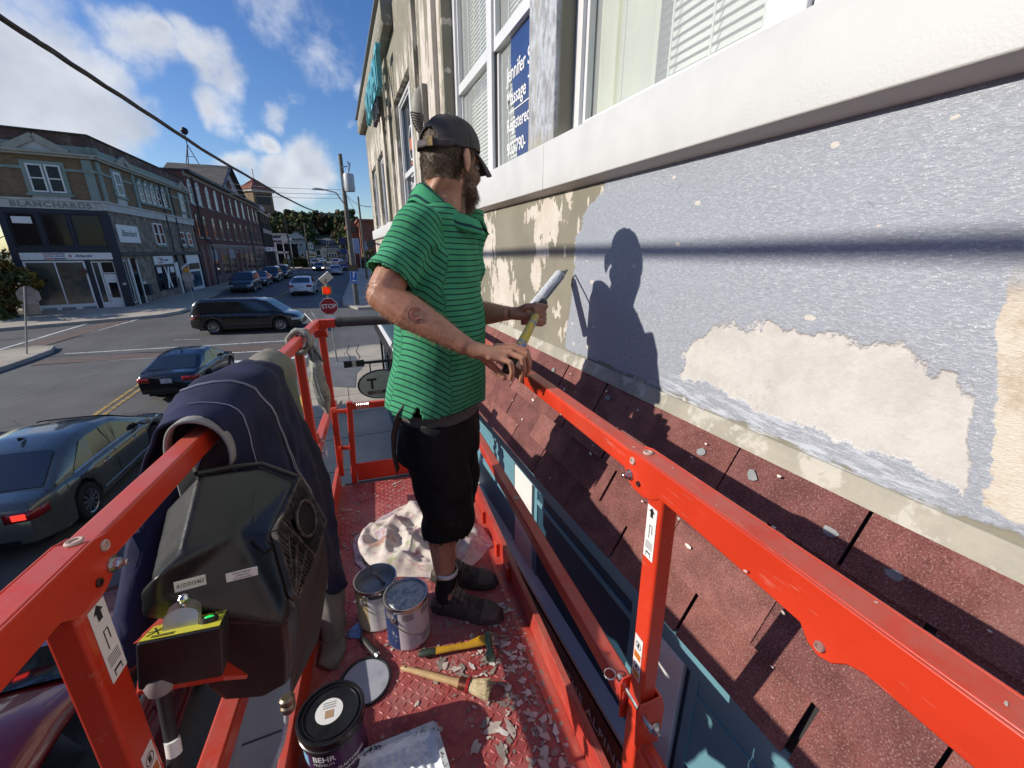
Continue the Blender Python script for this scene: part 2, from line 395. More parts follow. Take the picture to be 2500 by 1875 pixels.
# pavement joints, road markings (thin sheets on the surface they mark)
g = G()
for y in [k*1.5-9 for k in range(18)]: g.box(-1.2, 1.0, y-.008, y+.008, .1302, .1345)
g.box(-.12, -.105, -10, 17.6, .1302, .1345)
struct(g.build('pavement_joints', M('joint_dark', (.09,.08,.065), .9)))
g = G(); g.add([(x, y, .1385) for x, y in [(-.95,13.2),(.1,12.6),(.2,14.2),(.45,15.0),(.25,16.8),(-.85,16.9)]], [(0,1,2,3,4,5)])
struct(g.build('pavement_patch', M('patch_grey', (.125,.13,.135), .9, var=.2, sc=2)))
def line(name, a, b, wd, m, dz=.004):
    g = G(); a, b = Vec(a), Vec(b); n = max(1, int((b-a).length/1.5)); nn = Vec((-(b-a).y, (b-a).x)).normalized()*wd/2
    vs = []
    for k in range(n+1):
        q = a.lerp(b, k/n)
        for s in (-1, 1): vs.append((q.x+nn.x*s, q.y+nn.y*s, gz(q.y)+dz))
    g.add(vs, [(2*k, 2*k+1, 2*k+3, 2*k+2) for k in range(n)])
    return struct(g.build(name, m, fixn=False))
line('crosswalk_band', (-10.9,21.2), (-1.6,20.6), 1.7, m_brickpave, .002)
line('crosswalk_line', (-10.7,22.05), (-1.7,21.5), .14, m_line); line('crosswalk_line', (-10.9,20.45), (-1.6,19.6), .15, m_line)
line('crosswalk_band', (-12.75,23.75), (-11.3,28.5), 1.35, m_brickpave, .002)
line('crosswalk_line', (-13.45,23.4), (-12.3,28.2), .14, m_line); line('crosswalk_line', (-12.1,24.0), (-10.4,28.6), .14, m_line)
line('stop_line', (-5.9,18.25), (-1.5,17.95), .40, m_line); line('stop_line', (-15.2,22.1), (-17.5,26.2), .4, m_line)
line('road_seam', (-16.5,24.8), (-13.4,25.6), .10, M('seam_dark', (.03,.03,.03), .9), .003)
for s in (-.11, .11):
    line('centre_line', (-6.15+s,-10), (-6.15+s,17.8), .11, m_yel)
    line('centre_line', (-4.9+s,31), (-4.2+s,45), .11, m_yel); line('centre_line', (-4.2+s,45), (-1.7+s,78), .12, m_yel)
line('lane_line', (-7.4,23.3), (-6.3,23.1), .07, m_line)
for k in range(5): line('crosswalk_bar', (-6.6+k*1.6,79.4), (-6.5+k*1.6,81.6), .55, m_line)
for k in range(3): line('crosswalk_bar', (3.2+k*.9,84), (3.5+k*.9,88), .4, m_line)
# ================================================================== THE BUILDING BEING PAINTED
WX = .97
def wall_material():
    t, fin, p = mat('stucco_half_painted'); co = t.co(); X, Y, Z = t.sep(co)
    def N(sc, det=4, ro=.6, stretch=(1,1,1), loc=(0,0,0), rot=(0,0,0)): return t.noise(t.map(co, loc, rot, stretch), sc, det, ro)
    wob = (N(5, 6, .65)-.5); wob2 = (N(22, 4, .6, (1,1,.45))-.5)
    # old olive-taupe coat
    taupe = t.mix(N(3, 5).ss(.3, .7), (.215,.198,.148), (.27,.25,.19))
    taupe = t.mix(N(60, 3, .7, (1,1,.2)).ss(.55, .8)*.35, taupe, (.17,.16,.12))
    # bare cream render where the coat has come off
    cream = t.mix(N(7, 6, .65).ss(.3, .7), (.55,.48,.40), (.65,.60,.53)); cream = t.mix(N(26, 5, .7, (1,1,.4)).ss(.56, .72)*.55, cream, (.47,.38,.29))
    pk = N(2.9, 8, .68, (1,1,.55), (0,.42,.3)) + wob2*.16
    wy = (N(8, 5, .7, (1,1,.6), (0,5,2))-.5)*.16; wz = (N(8, 5, .7, (1,1,.6), (0,1,7))-.5)*.22
    def blob(cy, cz, ry, rz): 
        d = ((Y+wy-cy)*(1/ry)); e = ((Z+wz-cz)*(1/rz)); return (d*d+e*e).m('SQRT').ss(1.3, .3)
    pl = pk.ss(.61, .63) * Y.ss(1.70, 1.74)
    near = (blob(1.93,4.13,.15,.20).mx(blob(1.76,3.72,.11,.13)).mx(blob(2.45,3.80,.28,.26)).mx(blob(2.80,4.12,.22,.22)).mx(blob(2.10,4.22,.16,.07)).mx(blob(2.02,3.94,.07,.12)) + (pk-.5)*4.2 + wob*1.9 + wob2*1.2 + (N(70,3,.6,(1,1,.25))-.5)*.5).ss(.52, .56)
    far = (N(2.2, 8, .7, (1,2.2,.22), (0,.1,0)) + wob*.25 + (N(14,5,.6,(1,1,.15))-.5)*.35).ss(.47, .50)
    peel = near*Y.ss(3.2, 3.3, 1, 0) + far*Y.ss(3.2, 3.3)*Z.ss(6.35, 6.0)
    col = t.mix(peel.mn(1.)*.97, taupe, cream)
    flk = t.vor(t.comb(Y, Z*.4, 0.), 11., dim='2D'); fr = t.sep(flk.outputs['Color'])[0]
    fl = (V(t.t, flk.outputs['Distance'])+wob2*.3).ss(.11, .09)*fr.ss(.60, .62)
    col = t.mix(fl*Y.ss(1.2, 1.5)*Z.ss(3.6, 3.7), col, cream)
    # new blue-grey coat rolled on
    fa = t.noise(t.map(co, rot=(.35,0,0), sc=(1,.32,1)), 230, 3, .7, .4); fb = t.noise(t.map(co, (0,3,1), (-.9,0,0), (1,.30,1)), 245, 3, .7, .4); fc = t.noise(t.map(co, (0,1,5), (1.3,0,0), (1,.34,1)), 220, 3, .7, .4); fib = fa.mx(fb).mx(fc*.96); fib2 = fb*.5+fc*.5; grain = N(420, 2, .6)
    grey = t.mix(fib.ss(.50, .66), (.300,.325,.372), (.405,.433,.485)); grey = t.mix(N(1.9, 4).ss(.4, .75)*.35, grey, (.275,.29,.33)); grey = t.mix(N(9, 5, .65, (1,.4,1.6), rot=(.6,0,0)).ss(.5, .7)*.3, grey, (.36,.392,.455))
    grey = t.mix(fib.ss(.66, .74)*.5, grey, (.60,.63,.68)); grey = t.mix((grain*.6+fib*.4).ss(.60, .66)*.8*Y.ss(1.5, .4), grey, (.74,.77,.80))
    edge = Z.ss(4.18, 4.28)*-.14 + Z.ss(4.14, 4.10)*.05 + Z.ss(3.9, 3.6)*.05 + 1.585 + wob*.035 + wob2*.05 + (N(60,3,.6,(1,.3,1.5))-.5)*.04
    low = 3.605 + wob*.05 + (N(9,5,.7,(1,1,1))-.5)*.07
    g1 = (Y-edge).ss(.006, -.006) * (Z-low).ss(-.004, .006) * (Y-(Z-3.9)*.22-.245-wob*.03).ss(0, .012).mx(Z.ss(3.92, 3.99))
    yz = t.comb(Y*.8, Z*1.3, 0.); chips = V(t.t, t.vor(yz, 9., dim='2D').outputs['Distance']) + wob*.35 + wob2*.2
    c2 = t.sep(t.vor(yz, 9., dim='2D').outputs['Color'])[1]
    g1c = chips.ss(.058, .048)*c2.ss(.52, .54)
    # bare pale render showing inside the grey
    wt_ = t.mix(N(9, 6, .7).ss(.35, .65), (.52,.495,.465), (.62,.595,.56)); wt_ = t.mix(N(33, 5, .7).ss(.5, .68)*.55, wt_, (.52,.48,.44))
    hz = (Y-.35)*(1/.6); top = 3.885 - (hz-.5)*(hz-.5)*.16 - hz.ss(.75, 1.05)*.10
    bare = ((top-Z)*9. + wob*1.3 + wob2*.7).ss(.0, .10) * ((Z-3.645-(Y-.35)*.03)*9.+wob*1.2+wob2*.8).ss(.0, .12) * (Y-.95-wob*.25-wob2*.1).ss(.006, -.006) * (Y-.282-(Z-3.7)*.2-wob*.05-wob2*.03).ss(-.002, .003)
    col = t.mix(g1, col, grey)
    col = t.mix(g1*g1c, col, (.60,.565,.51))
    brush = (N(60, 4, .7, (1,.2,1.6))).ss(.45, .6)*(Z-low).ss(-.06, 0)*(Z-low).ss(.09, .02)*Y.ss(1.2, .9)
    col = t.mix(brush*.75*Y.ss(.28, .33), col, (.60,.64,.70))
    col = t.mix(bare*.96, col, wt_)
    c3 = t.mix(N(12, 6, .7).ss(.35, .6), (.45,.36,.26), (.62,.57,.48)); cr = (Y-.258-(Z-3.7)*.16-wob*.10-wob2*.03).ss(.002, -.002)*(Z-3.63-wob*.12).ss(0, .01)*(Z-4.0+wob*.2).ss(.05, -.02)
    col = t.mix(cr, col, c3)
    h = fib*g1*(1.-bare)*.8 + peel*-.5 + bare*-.6 + N(120, 3)*.3
    return fin(col, g1*-.28+.82, nrm=t.bump(h, .55, .006), spec=.45)
m_wall = wall_material()
bld = thing('painted_building', 'tall stucco building being repainted, half taupe and half blue-grey, beside the red lift', 'building', (0,0,0))
WIN = [(-1.05,1.862,6.2), (2.136,3.80,6.2), (5.25,6.55,5.95), (8.0,9.2,5.72), (9.62,10.6,5.72)]   # openings along the wall: y0, y1, head
ZS, ZT = 4.49, 6.85
g = G(); g.box(WX, WX+.3, -3, 11.25, 3.3, ZS-.02); yy = -3
for a, b, zt in WIN:
    g.box(WX, WX+.3, yy, a, ZS-.02, ZT) if not (1.8 < yy < 2) else None
    g.box(WX, WX+.3, a, b, zt, ZT); yy = b
g.box(WX, WX+.3, yy, 11.25, ZS-.02, ZT); g.box(WX+.3, 9, 11.0, 11.25, 0, ZT); g.box(WX+.3, 9, -3, 11.0, ZT-.2, ZT-.05)
g.box(WX+.02, 9, -14, -3, 0, 6.6)
g.build('wall', m_wall, bld, bevel=.012)
# pier between the two near windows: half-covered with rolled-on grey
t, fin, p = mat('pier_grey_smears'); co = t.co(); sY = t.sep(co)
n = t.noise(t.map(co, sc=(1,1,.35)), 40, 5, .75); k = t.noise(t.map(co, (0,0,.4), sc=(1,1.5,.6)), 5, 6, .65)
c_ = t.mix(n.ss(.38, .62), (.26,.265,.275), (.47,.50,.55)); c_ = t.mix(k.ss(.52, .6)*.55, c_, (.30,.275,.21)); c_ = t.mix(sY[0].ss(1.0, .975), (.20,.185,.14), c_)
c_ = t.mix(sY[2].ss(4.62, 4.5)*k.ss(.4, .5)*.8, c_, (.36,.33,.25)); c_ = t.mix(t.noise(co, 3.1, 6, .7).ss(.63, .67)*.35, c_, (.45,.27,.17))
m_pier = fin(c_, .7, nrm=t.bump(n, .5, .004))
g = G(); g.box(WX-.004, WX+.3, 1.862, 2.136, ZS-.02, ZT-.002); g.build('pier', m_pier, bld, bevel=.008)
m_white = M('painted_white', (.545,.545,.53), .55, var=.04, sc=9, c2=(.60,.57,.48), thr=.70, amt=.5, bump=.12, bsc=160)
m_vinyl = M('window_vinyl', (.68,.68,.68), .35, var=.03)
m_dark = M('sash_gasket', (.05,.05,.05), .5)
# sill band: blocks butted end to end with fine joints
for i, (a, b) in enumerate([(-3,-.75),(-.748,1.86),(1.863,11.25)]):
    g = G(); g.prism([(.918,4.318),(.918,4.497),(.930,4.512),(1.06,4.525),(1.06,4.300),(.969,4.300)], a, b, lambda u, v, q: (u, q, v))
    g.build('sill', m_white, bld, bevel=.004)

t, fin, p = mat('window_glass'); p.inputs['Base Color'].default_value = (.9,.95,.93,1); p.inputs['Roughness'].default_value = .03
p.inputs['Transmission Weight'].default_value = .0; p.inputs['Alpha'].default_value = .20; p.inputs['Specular IOR Level'].default_value = .9
m_glass = bpy.data.materials['window_glass']
m_blind = M('blind_slat', (.56,.60,.54), .5, var=.05)
m_room = M('dim_room', (.22,.24,.21), .9, var=.2, sc=2)
m_curtain = M('curtain_green', (.42,.45,.34), .8, var=.12, sc=3)
def window(a, b, z0, z1, x=1.09, lights=((0,1),), rail=None, blind=True, glass=m_glass, room=(.3, m_room), fw=.055):
    g = G(); h = fw
    g.box(x-.03, x+.05, a, b, z0, z0+h); g.box(x-.03, x+.05, a, b, z1-h, z1)
    for y in (a, b-h): g.box(x-.03, x+.05, y, y+h, z0+h, z1-h)
    for (p, q) in lights[1:]: yy = a+(b-a)*p; g.box(x-.028, x+.048, yy-.045, yy+.045, z0+h, z1-h)
    fr = g.build('window_frame', m_vinyl, bld, bevel=.004)
    for (p, q) in lights:
        y0 = a+(b-a)*p+h*.9; y1 = a+(b-a)*q-h*.9
        s = G(); w_ = .028
        for (zz0, zz1, dx) in ([(z0+h, rail, .02), (rail, z1-h, .0)] if rail else [(z0+h, z1-h, .0)]):
            for y in (y0, y1-w_): s.box(x+dx-.01, x+dx+.02, y, y+w_, zz0, zz1)
            for z in (zz0, zz1-w_): s.box(x+dx-.0105, x+dx+.021, y0, y1, z, z+w_)
        if rail: s.box(x-.012, x+.03, y0, y1, rail-.035, rail+.03)
        s.build('sash', [m_vinyl, m_dark], fr)
        s = G()
        for y in (y0-.012, y1): s.box(x-.006, x+.016, y, y+.012, z0+h, z1-h)
        s.build('gasket', m_dark, fr)
        pn = G(); pn.box(x+.024, x+.028, y0+.01, y1-.01, z0+h, z1-h); pn.build('pane', glass, fr)
        if blind:
            nb = int((min(z1, 5.95)-z0)/.0275)
            sl = G(); rx = Mat.Rotation(R(-66), 3, 'Y'); sl.cbox((0,0,0), (.025, y1-y0-.05, .0014), rx); proto = None
            for k in range(nb):
                if proto is None: proto = sl.build('blind_slat', m_blind, fr); o = proto
                else: o = bpy.data.objects.new('blind_slat', proto.data); COL.objects.link(o); o.parent = fr
                o.location = (x+.085, (y0+y1)/2-.02, z0+.06+k*.0275)
            st = G()
            for k in range(5): yy = y0+(y1-y0)*(k+.5)/5; st.box(x+.058, x+.0605, yy-.004, yy+.004, z0+.04, z1)
            st.build('blind_tape', M('blind_tape', (.50,.54,.48), .7), fr)
    rm = G(); rm.box(x+room[0]*.5, x+room[0]*.5+.02, a, b, z0, z1); rm.build('room_back', room[1], fr)
    return fr
w2 = window(-1.05, 1.862, ZS+.02, 6.2, lights=((0,.655),(.655,1)))
g = G()
for y0 in (1.62,): g.tube([(1.15,y0,4.55),(1.15,y0,6.2)], (.04), 8)
g.grid(10, 2, lambda u, v: (1.128+.012*math.sin(u*19), 1.40+.37*u, 4.56+1.6*v)); g.build('curtain', m_curtain, w2, smooth=True)
w1 = window(2.136, 3.80, ZS+.02, 6.2, lights=((0,.5),(.5,1)), rail=5.28)
m_bluefilm = M('blue_window_film', (.025,.055,.17), .2, var=.1)
g = G(); g.add([(1.105,2.14,4.60),(1.105,2.60,4.60),(1.105,2.70,5.12),(1.105,2.70,5.24),(1.105,2.14,5.24)], [(0,1,2,3,4)]); g.build('window_film', m_bluefilm, w1)
m_ltr = M('white_lettering', (.8,.8,.8), .5, var=.02)
for s_, z, sz in (('Jennifer Sc', 5.06, .115), ('Massage Th', 4.93, .11), ('Registered', 4.79, .10), ('902-790-', 4.66, .10)):
    text('lettering', s_, sz, m_ltr, w1, frame((1.103, 2.76, z), (0,-1,0), (0,0,1)), .0008, .0012, 'LEFT', .8)
g = G(); g.box(1.102, 1.1035, 2.14, 2.72, 4.858, 4.864); g.build('lettering', m_ltr, w1)
m_darkglass = M('dark_glass', (.020,.026,.034), .06, var=.2, sc=1, spec=.8)
w3 = window(5.25, 6.55, ZS+.02, 5.95, 1.06, lights=((0,.34),(.34,1)), rail=5.05, blind=False, glass=m_darkglass)
for s_, z, sz in (('Sarah', 5.02, .13), ('Daniels', 4.88, .13), ('902-790-', 4.76, .11)):
    text('lettering', s_, sz, m_ltr, w3, frame((1.066, 5.97, z), (0,-1,0), (0,0,1)), .0008, .002)
g = G(); ring = [(1.068, 5.97+.17*math.cos(k*.3142)*s, 5.36+.20*math.sin(k*.3142)*s) for s in (1, .9) for k in range(20)]
g.add(ring, [(k, (k+1) % 20, 20+(k+1) % 20, 20+k) for k in range(20)]); g.build('logo_ring', m_ltr, w3)
g = G(); g.box(1.066, 1.068, 5.88, 6.06, 5.29, 5.42); g.box(1.066, 1.068, 5.91, 6.04, 5.12, 5.15); g.build('logo_block', M('logo_orange', (.55,.14,.03), .5), w3)
for a, b, zt in WIN[3:]: window(a, b, ZS+.02, zt, 1.06, lights=((0,.5),(.5,1)), blind=False, glass=m_darkglass)
# projecting piers and roof edge further along
m_trimw = m_wall
for a, b in ((3.95,4.2),(4.75,5.05),(6.85,7.1),(7.6,7.85)):
    g = G(); g.box(WX-.045, WX+.02, a, b, 4.53, 6.55); g.build('pier', m_wall, bld, bevel=.01)
g = G(); g.prism([(.86,6.62),(.83,6.66),(.83,6.86),(.87,6.92),(1.27,6.92),(1.27,6.62)], 6.1, 11.42, lambda u, v, q: (u, q, v)); g.build('cornice', M('cornice_taupe', (.24,.225,.175), .8, var=.15, c2=(.6,.56,.5), thr=.6), bld, bevel=.01)
g = G(); g.box(.80, 1.27, 6.1, 11.46, 6.925, 6.96); g.build('roof_edge', M('roof_flashing', (.16,.17,.17), .5, .6), bld)
m_teal = M('sign_teal', (.10,.42,.50), .45, var=.08)
o = text('sign_letters', 'MOVEMENT', .62, m_teal, bld, frame((.80, 7.35, 6.27), (0,-1,0), (0,0,1)), .03, .006, 'CENTER', .62)
o = text('sign_letters', 'STUDIO', .30, M('sign_black', (.02,.02,.02), .5), bld, frame((.82, 7.2, 5.98), (0,-1,0), (0,0,1)), .025, .004, 'CENTER', .8)
# ---- the shingled awning
m_shin = []
for i, c in enumerate([(.215,.083,.070),(.185,.068,.060),(.24,.098,.084),(.165,.063,.058)]):
    t, fin, p = mat(f'shingle_red_{"abcd"[i]}'); co = t.new('ShaderNodeNewGeometry').outputs['Position']
    gr = t.noise(co, 300, 2, .6); n = t.noise(co, 14, 4, .6)
    col = t.mix(n.ss(.3, .7), [k*.8 for k in c], [k*1.25 for k in c]); col = t.mix(gr.ss(.57, .66)*.42, col, (.44,.33,.29)); col = t.mix(gr.ss(.43, .35)*.6, col, (.06,.028,.028)); col = t.mix(t.noise(co, 5, 5, .7).ss(.55, .7)*.35, col, (.26,.14,.12))
    m_shin.append(fin(col, .92, nrm=t.bump(gr, .8, .004), spec=.2))
A0, A1 = Vec((.955,0,3.545)), Vec((.748,0,3.062))           # wall line and eave of the awning
SD = (A1-A0); SLEN = SD.length; SD.normalize(); SN = Vec((-SD.z, 0, SD.x)); SN = SN if SN.x < 0 else -SN
g = G(); g.prism([(.97,3.54),(.955,3.53),(.757,3.055),(.79,3.05),(.97,3.44)], -3, 11.2, lambda u, v, q: (u, q, v))
awn = g.build('awning', M('roof_felt', (.03,.028,.028), .95), bld)
rows, expo, tab = 4, SLEN/4, .3048; protos = {}
for r_ in range(rows):
    off = (.0, .152, .07, .23)[r_]; y = -1.6+off
    while y < 11.0:
        k = random.randrange(4); wt_ = tab-random.choice((.004, .008, .012))
        key = (k, r_ % 2)
        g = G(); 
        g.add([(q, l, z) for q, l, z in [(-wt_/2,0,0),(wt_/2,0,0),(wt_/2,expo*1.02,.010),(-wt_/2,expo*1.02,.010),(-wt_/2,0,.003),(wt_/2,0,.003),(wt_/2,expo*1.02,.018),(-wt_/2,expo*1.02,.018)]],
              [(0,1,2,3),(7,6,5,4),(0,4,5,1),(1,5,6,2),(2,6,7,3),(3,7,4,0)])
        if key not in protos: protos[key] = o = g.build('shingle', m_shin[k], awn)
        else: o = bpy.data.objects.new('shingle', protos[key].data); COL.objects.link(o); o.parent = awn
        base = A0+SD*(expo*r_)+SN*random.uniform(0, .005); o.matrix_world = frame((base.x, y+random.uniform(-.004, .004), base.z), (0,1,0), SD) if frame((0,0,0), (0,1,0), SD).col[2].xyz.dot(SN) > 0 else frame((base.x, y, base.z), (0,-1,0), SD)
        y += tab
g = G(); g.prism([(.9685,3.598),(.9615,3.598),(.958,3.585),(.953,3.572),(.945,3.548),(.968,3.54)], -3, 11.2, lambda u, v, q: (u, q, v)); g.build('flashing', M('flashing_taupe', (.36,.335,.27), .75, var=.2, sc=7, c2=(.55,.52,.46), thr=.55, bump=.2), awn)
g = G()
for y, q in ((.42,.05),(.30,.06),(.78,.03),(1.25,.02),(.62,.02),(1.7,.03)):
    c_ = A0+SD*(.03+q)+SN*.017; u_ = [random.uniform(.6, 1.1) for _ in range(9)]
    g.add([Vec((c_.x, y, c_.z))+Vec((0,1,0))*.017*u_[k]*math.cos(k*.698)+SD*.014*u_[k]*math.sin(k*.698) for k in range(9)], [tuple(range(9))])
g.build('patch_of_sealant', M('sealant_grey', (.22,.23,.235), .6, var=.2, sc=30), awn)
g = G()
for k in range(40):
    y, q, r_ = random.uniform(-.1, 2.4), random.uniform(.03, .95)*SLEN, random.choice((.002,.003,.004,.006))
    c_ = A0+SD*q+SN*.021; a_ = random.random()*6; e = random.uniform(1, 2.6)
    pts = [Vec((c_.x, y, c_.z))+Vec((0,1,0))*r_*e*math.cos(a_+j*1.05)*random.uniform(.6,1.1)+SD*r_*math.sin(a_+j*1.05)*random.uniform(.6,1.1) for j in range(6)]
    g.add(pts, [(0,1,2,3,4,5)])
stuff(g.build('paint_chips', M('paint_chip', (.66,.62,.55), .8), awn))
# ---- shopfront under the awning
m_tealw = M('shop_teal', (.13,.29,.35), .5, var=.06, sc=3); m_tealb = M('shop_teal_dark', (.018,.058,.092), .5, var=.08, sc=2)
m_shopw = M('shop_white', (.74,.74,.72), .5, var=.05); m_black = M('shop_black', (.012,.012,.014), .35, var=.2)
g = G(); FX = .785
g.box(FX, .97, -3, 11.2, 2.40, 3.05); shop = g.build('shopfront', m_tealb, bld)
g = G(); g.box(FX-.03, FX, -3, 11.2, 2.985, 3.049); g.box(FX-.018, FX, -3, 11.2, 2.952, 2.985); g.build('fascia_moulding', m_tealw, shop, bevel=.004)
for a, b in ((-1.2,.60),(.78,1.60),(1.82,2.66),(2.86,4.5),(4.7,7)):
    g = G(); g.box(FX-.008, FX, a+.05, b-.05, 2.44, 2.95); g.build('fascia_panel', m_tealw if b < .7 or a > 1.7 else m_tealb, shop)  # lighter teal panels carry sunlight in their colour, the dark one carries shade
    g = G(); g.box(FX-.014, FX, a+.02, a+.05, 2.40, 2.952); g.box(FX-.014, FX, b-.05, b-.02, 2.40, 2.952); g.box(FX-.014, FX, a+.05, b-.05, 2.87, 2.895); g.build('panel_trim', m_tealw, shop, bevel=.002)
for a, b in ((.60,.78),(1.60,1.82),(2.66,2.86),(4.5,4.7)):
    g = G(); g.box(FX-.02, FX, a, b, .15, 2.952); g.build('pilaster', m_shopw, shop, bevel=.004)
g = G(); g.prism([(FX-.062,2.405),(FX-.062,2.425),(FX,2.44),(FX,2.40)], -3, 11.2, lambda u, v, q: (u, q, v)); g.build('ledge', m_shopw, shop)
g = G(); g.box(FX-.06, FX+.01, -3, 11.2, 2.12, 2.38); g.build('sign_band', m_black, shop)
text('lettering', '& NETWORK', .085, m_ltr, shop, frame((FX-.063, 2.25, 2.29), (0,-1,0), (0,0,1)), .001, .001, 'CENTER', 1.15, 1.15)
text('lettering', 'THE ALPINE', .062, m_ltr, shop, frame((FX-.063, .93, 2.29), (0,-1,0), (0,0,1)), .001, .0, 'CENTER', 1.1, 1.1)
text('lettering', 'SPEECH', .062, m_ltr, shop, frame((FX-.063, .88, 2.19), (0,-1,0), (0,0,1)), .001, .0, 'CENTER', 1.1, 1.1)
g = G(); g.box(FX+.06, .98, -3, 11.2, .45, 2.12); g.build('shop_window', m_darkglass, shop)
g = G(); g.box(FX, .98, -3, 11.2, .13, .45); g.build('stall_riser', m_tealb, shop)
for k in range(14):
    g = G(); y = 1.05+k*.75; g.box(FX+.02, FX+.07, y, y+.05, .45, 2.12); g.build('window_post', m_black if k % 3 else m_shopw, shop)
# bulkhead lamp on the wall
lp = thing('bulkhead_lamp', 'oval grey ribbed outdoor wall lamp fixed to the peeling pier', 'wall lamp', (.925, 4.5, 5.32))
rot = Mat.Identity(3)
g = G(); rings = []
for k in range(13):
    a_ = math.pi*k/12; z = .19*math.cos(a_); rr = math.sin(a_)
    rings.append([(-.10*rr*abs(math.cos(q))*1. if math.cos(q) > 0 else .0, .085*rr*math.sin(q), z) for q in [2*math.pi*j/20 for j in range(20)]])
g.loft(rings, False); m_lamp = M('lamp_grey', (.27,.255,.21), .6, var=.1)
g.build('housing', m_lamp, lp, smooth=True)
for k in range(7):
    g = G(); z = -.02-.021*k; rr = math.sqrt(max(.02, 1-(z/.19)**2)); g.tube([(-.104*rr*math.cos(q), .088*rr*math.sin(q), z-.028*abs(math.sin(q))) for q in [(-1.35+2.7*j/12) for j in range(13)]], .0055, 6); g.build('rib', M('lamp_dark', (.07,.065,.055), .7), lp, smooth=True)
g = G(); g.box(-.01, .06, -.09, .09, -.2, .2); g.build('back_plate', m_lamp, lp, bevel=.01)
# ================================================================== STREET BEYOND
def facade_mat(name, brick, mortar, dirt, sc=3.6, dirtamt=.5):
    t, fin, p = mat(name); co = t.co()
    b = t.new('ShaderNodeTexBrick'); s_ = t.sep(co); v = t.comb(s_[0]+s_[1], s_[2], 0.); t.t.links.new(v, b.inputs['Vector'])
    b.inputs['Scale'].default_value = sc; b.inputs['Mortar Size'].default_value = .018; b.inputs['Brick Width'].default_value = .75; b.inputs['Row Height'].default_value = .26
    b.inputs['Color1'].default_value = (*brick, 1); b.inputs['Color2'].default_value = (*[c*.72 for c in brick], 1); b.inputs['Mortar'].default_value = (*mortar, 1)
    n = t.noise(co, .6, 6, .65); col = t.mix(n.ss(.45, .72)*dirtamt, V(t.t, b.outputs['Color']), dirt)
    return fin(col, .9, nrm=t.bump(V(t.t, b.outputs['Fac'])*-1., .4, .01))
m_tan = facade_mat('tan_brick', (.235,.155,.085), (.20,.155,.11), (.095,.07,.048))
m_red = facade_mat('red_brick', (.165,.050,.038), (.12,.075,.06), (.06,.03,.026))
m_stone = M('rough_stone', (.25,.205,.155), .9, var=.35, sc=1.6, c2=(.1,.085,.07), thr=.5, bump=.5, bsc=14)
m_trim = M('verdigris_trim', (.22,.28,.25), .7, var=.15, sc=2, c2=(.33,.33,.29), thr=.6)
m_band = M('pale_band', (.50,.50,.47), .8, var=.12, sc=2, c2=(.25,.24,.22), thr=.6)
m_navy = M('navy_paint', (.012,.017,.034), .5, var=.2, sc=2)
m_wfr = M('frame_white', (.74,.74,.72), .5, var=.06)
m_pane = M('street_pane', (.008,.009,.011), .06, var=.3, sc=.6, spec=.35)
m_pane2 = M('pane_reflecting', (.04,.05,.05), .05, var=.4, sc=.5, spec=.6)
def fac(Cx, Cy, d):
    """matrix for a facade: local x along d, local y outwards to the viewer's side, local z up"""
    d = Vec((d[0], d[1], 0)).normalized(); nrm_ = Vec((d.y, -d.x, 0))
    m = Mat.Identity(4)
    for i in range(3): m[i][0], m[i][1], m[i][2], m[i][3] = d[i], nrm_[i], (0,0,1)[i], (Cx, Cy, 0)[i]
    return m
def fwin(par, mx, x0, x1, z0, z1, fr=.07, m=m_wfr, rail=True, sill=None, arch=False, pane=m_pane, out=.03, mull=0, name='window'):
    g = G()
    top = z1
    g.box(x0, x0+fr, -.03, out, z0, z1); g.box(x1-fr, x1, -.03, out, z0, z1); g.box(x0+fr, x1-fr, -.03, out-.002, z0, z0+fr); g.box(x0+fr, x1-fr, -.03, out-.002, z1-fr, z1)
    if rail: g.box(x0+fr, x1-fr, -.03, out-.004, (z0+z1)/2-.03, (z0+z1)/2+.03)
    for k in range(mull): xx = x0+(x1-x0)*(k+1)/(mull+1); g.box(xx-.03, xx+.03, -.03, out-.006, z0+fr, z1-fr)
    if arch:
        n = 8; r_ = (x1-x0)/2; c_ = (x0+x1)/2
        pts = [(c_+r_*math.cos(math.pi*k/n), z1+r_*math.sin(math.pi*k/n)) for k in range(n+1)]
        inn = [(c_+(r_-fr)*math.cos(math.pi*k/n), z1+(r_-fr)*math.sin(math.pi*k/n)) for k in range(n+1)]
        for k in range(n):
            g.add([(x, y, z) for y in (-.03, out) for x, z in (pts[k], pts[k+1], inn[k+1], inn[k])], [(0,1,2,3),(7,6,5,4),(0,4,5,1),(1,5,6,2),(2,6,7,3),(3,7,4,0)])
    o = g.build(name, m, par); o.matrix_local = mx
    g = G(); g.box(x0+fr*.5, x1-fr*.5, -.03, out-.018, z0+fr*.5, z1-fr*.5)
    if arch: g.add([(x, out-.017, z) for x, z in inn], [tuple(range(len(inn)))])
    g.build('pane', pane, o)
    if sill is not None:
        g = G(); g.box(x0-.12, x1+.12, -.02, .14, z0-.16, z0-.002); g.build('sill', sill, o)
    return o
def fbox(par, mx, name, m, *boxes, bevel=0):
    g = G()
    for b in boxes: g.box(*b)
    o = g.build(name, m, par, bevel=bevel); o.matrix_local = mx; return o
def fpoly(par, mx, name, m, poly, y0, y1):
    g = G(); g.prism(poly, y0, y1, lambda u, v, q: (u, q, v)); o = g.build(name, m, par); o.matrix_local = mx; return o
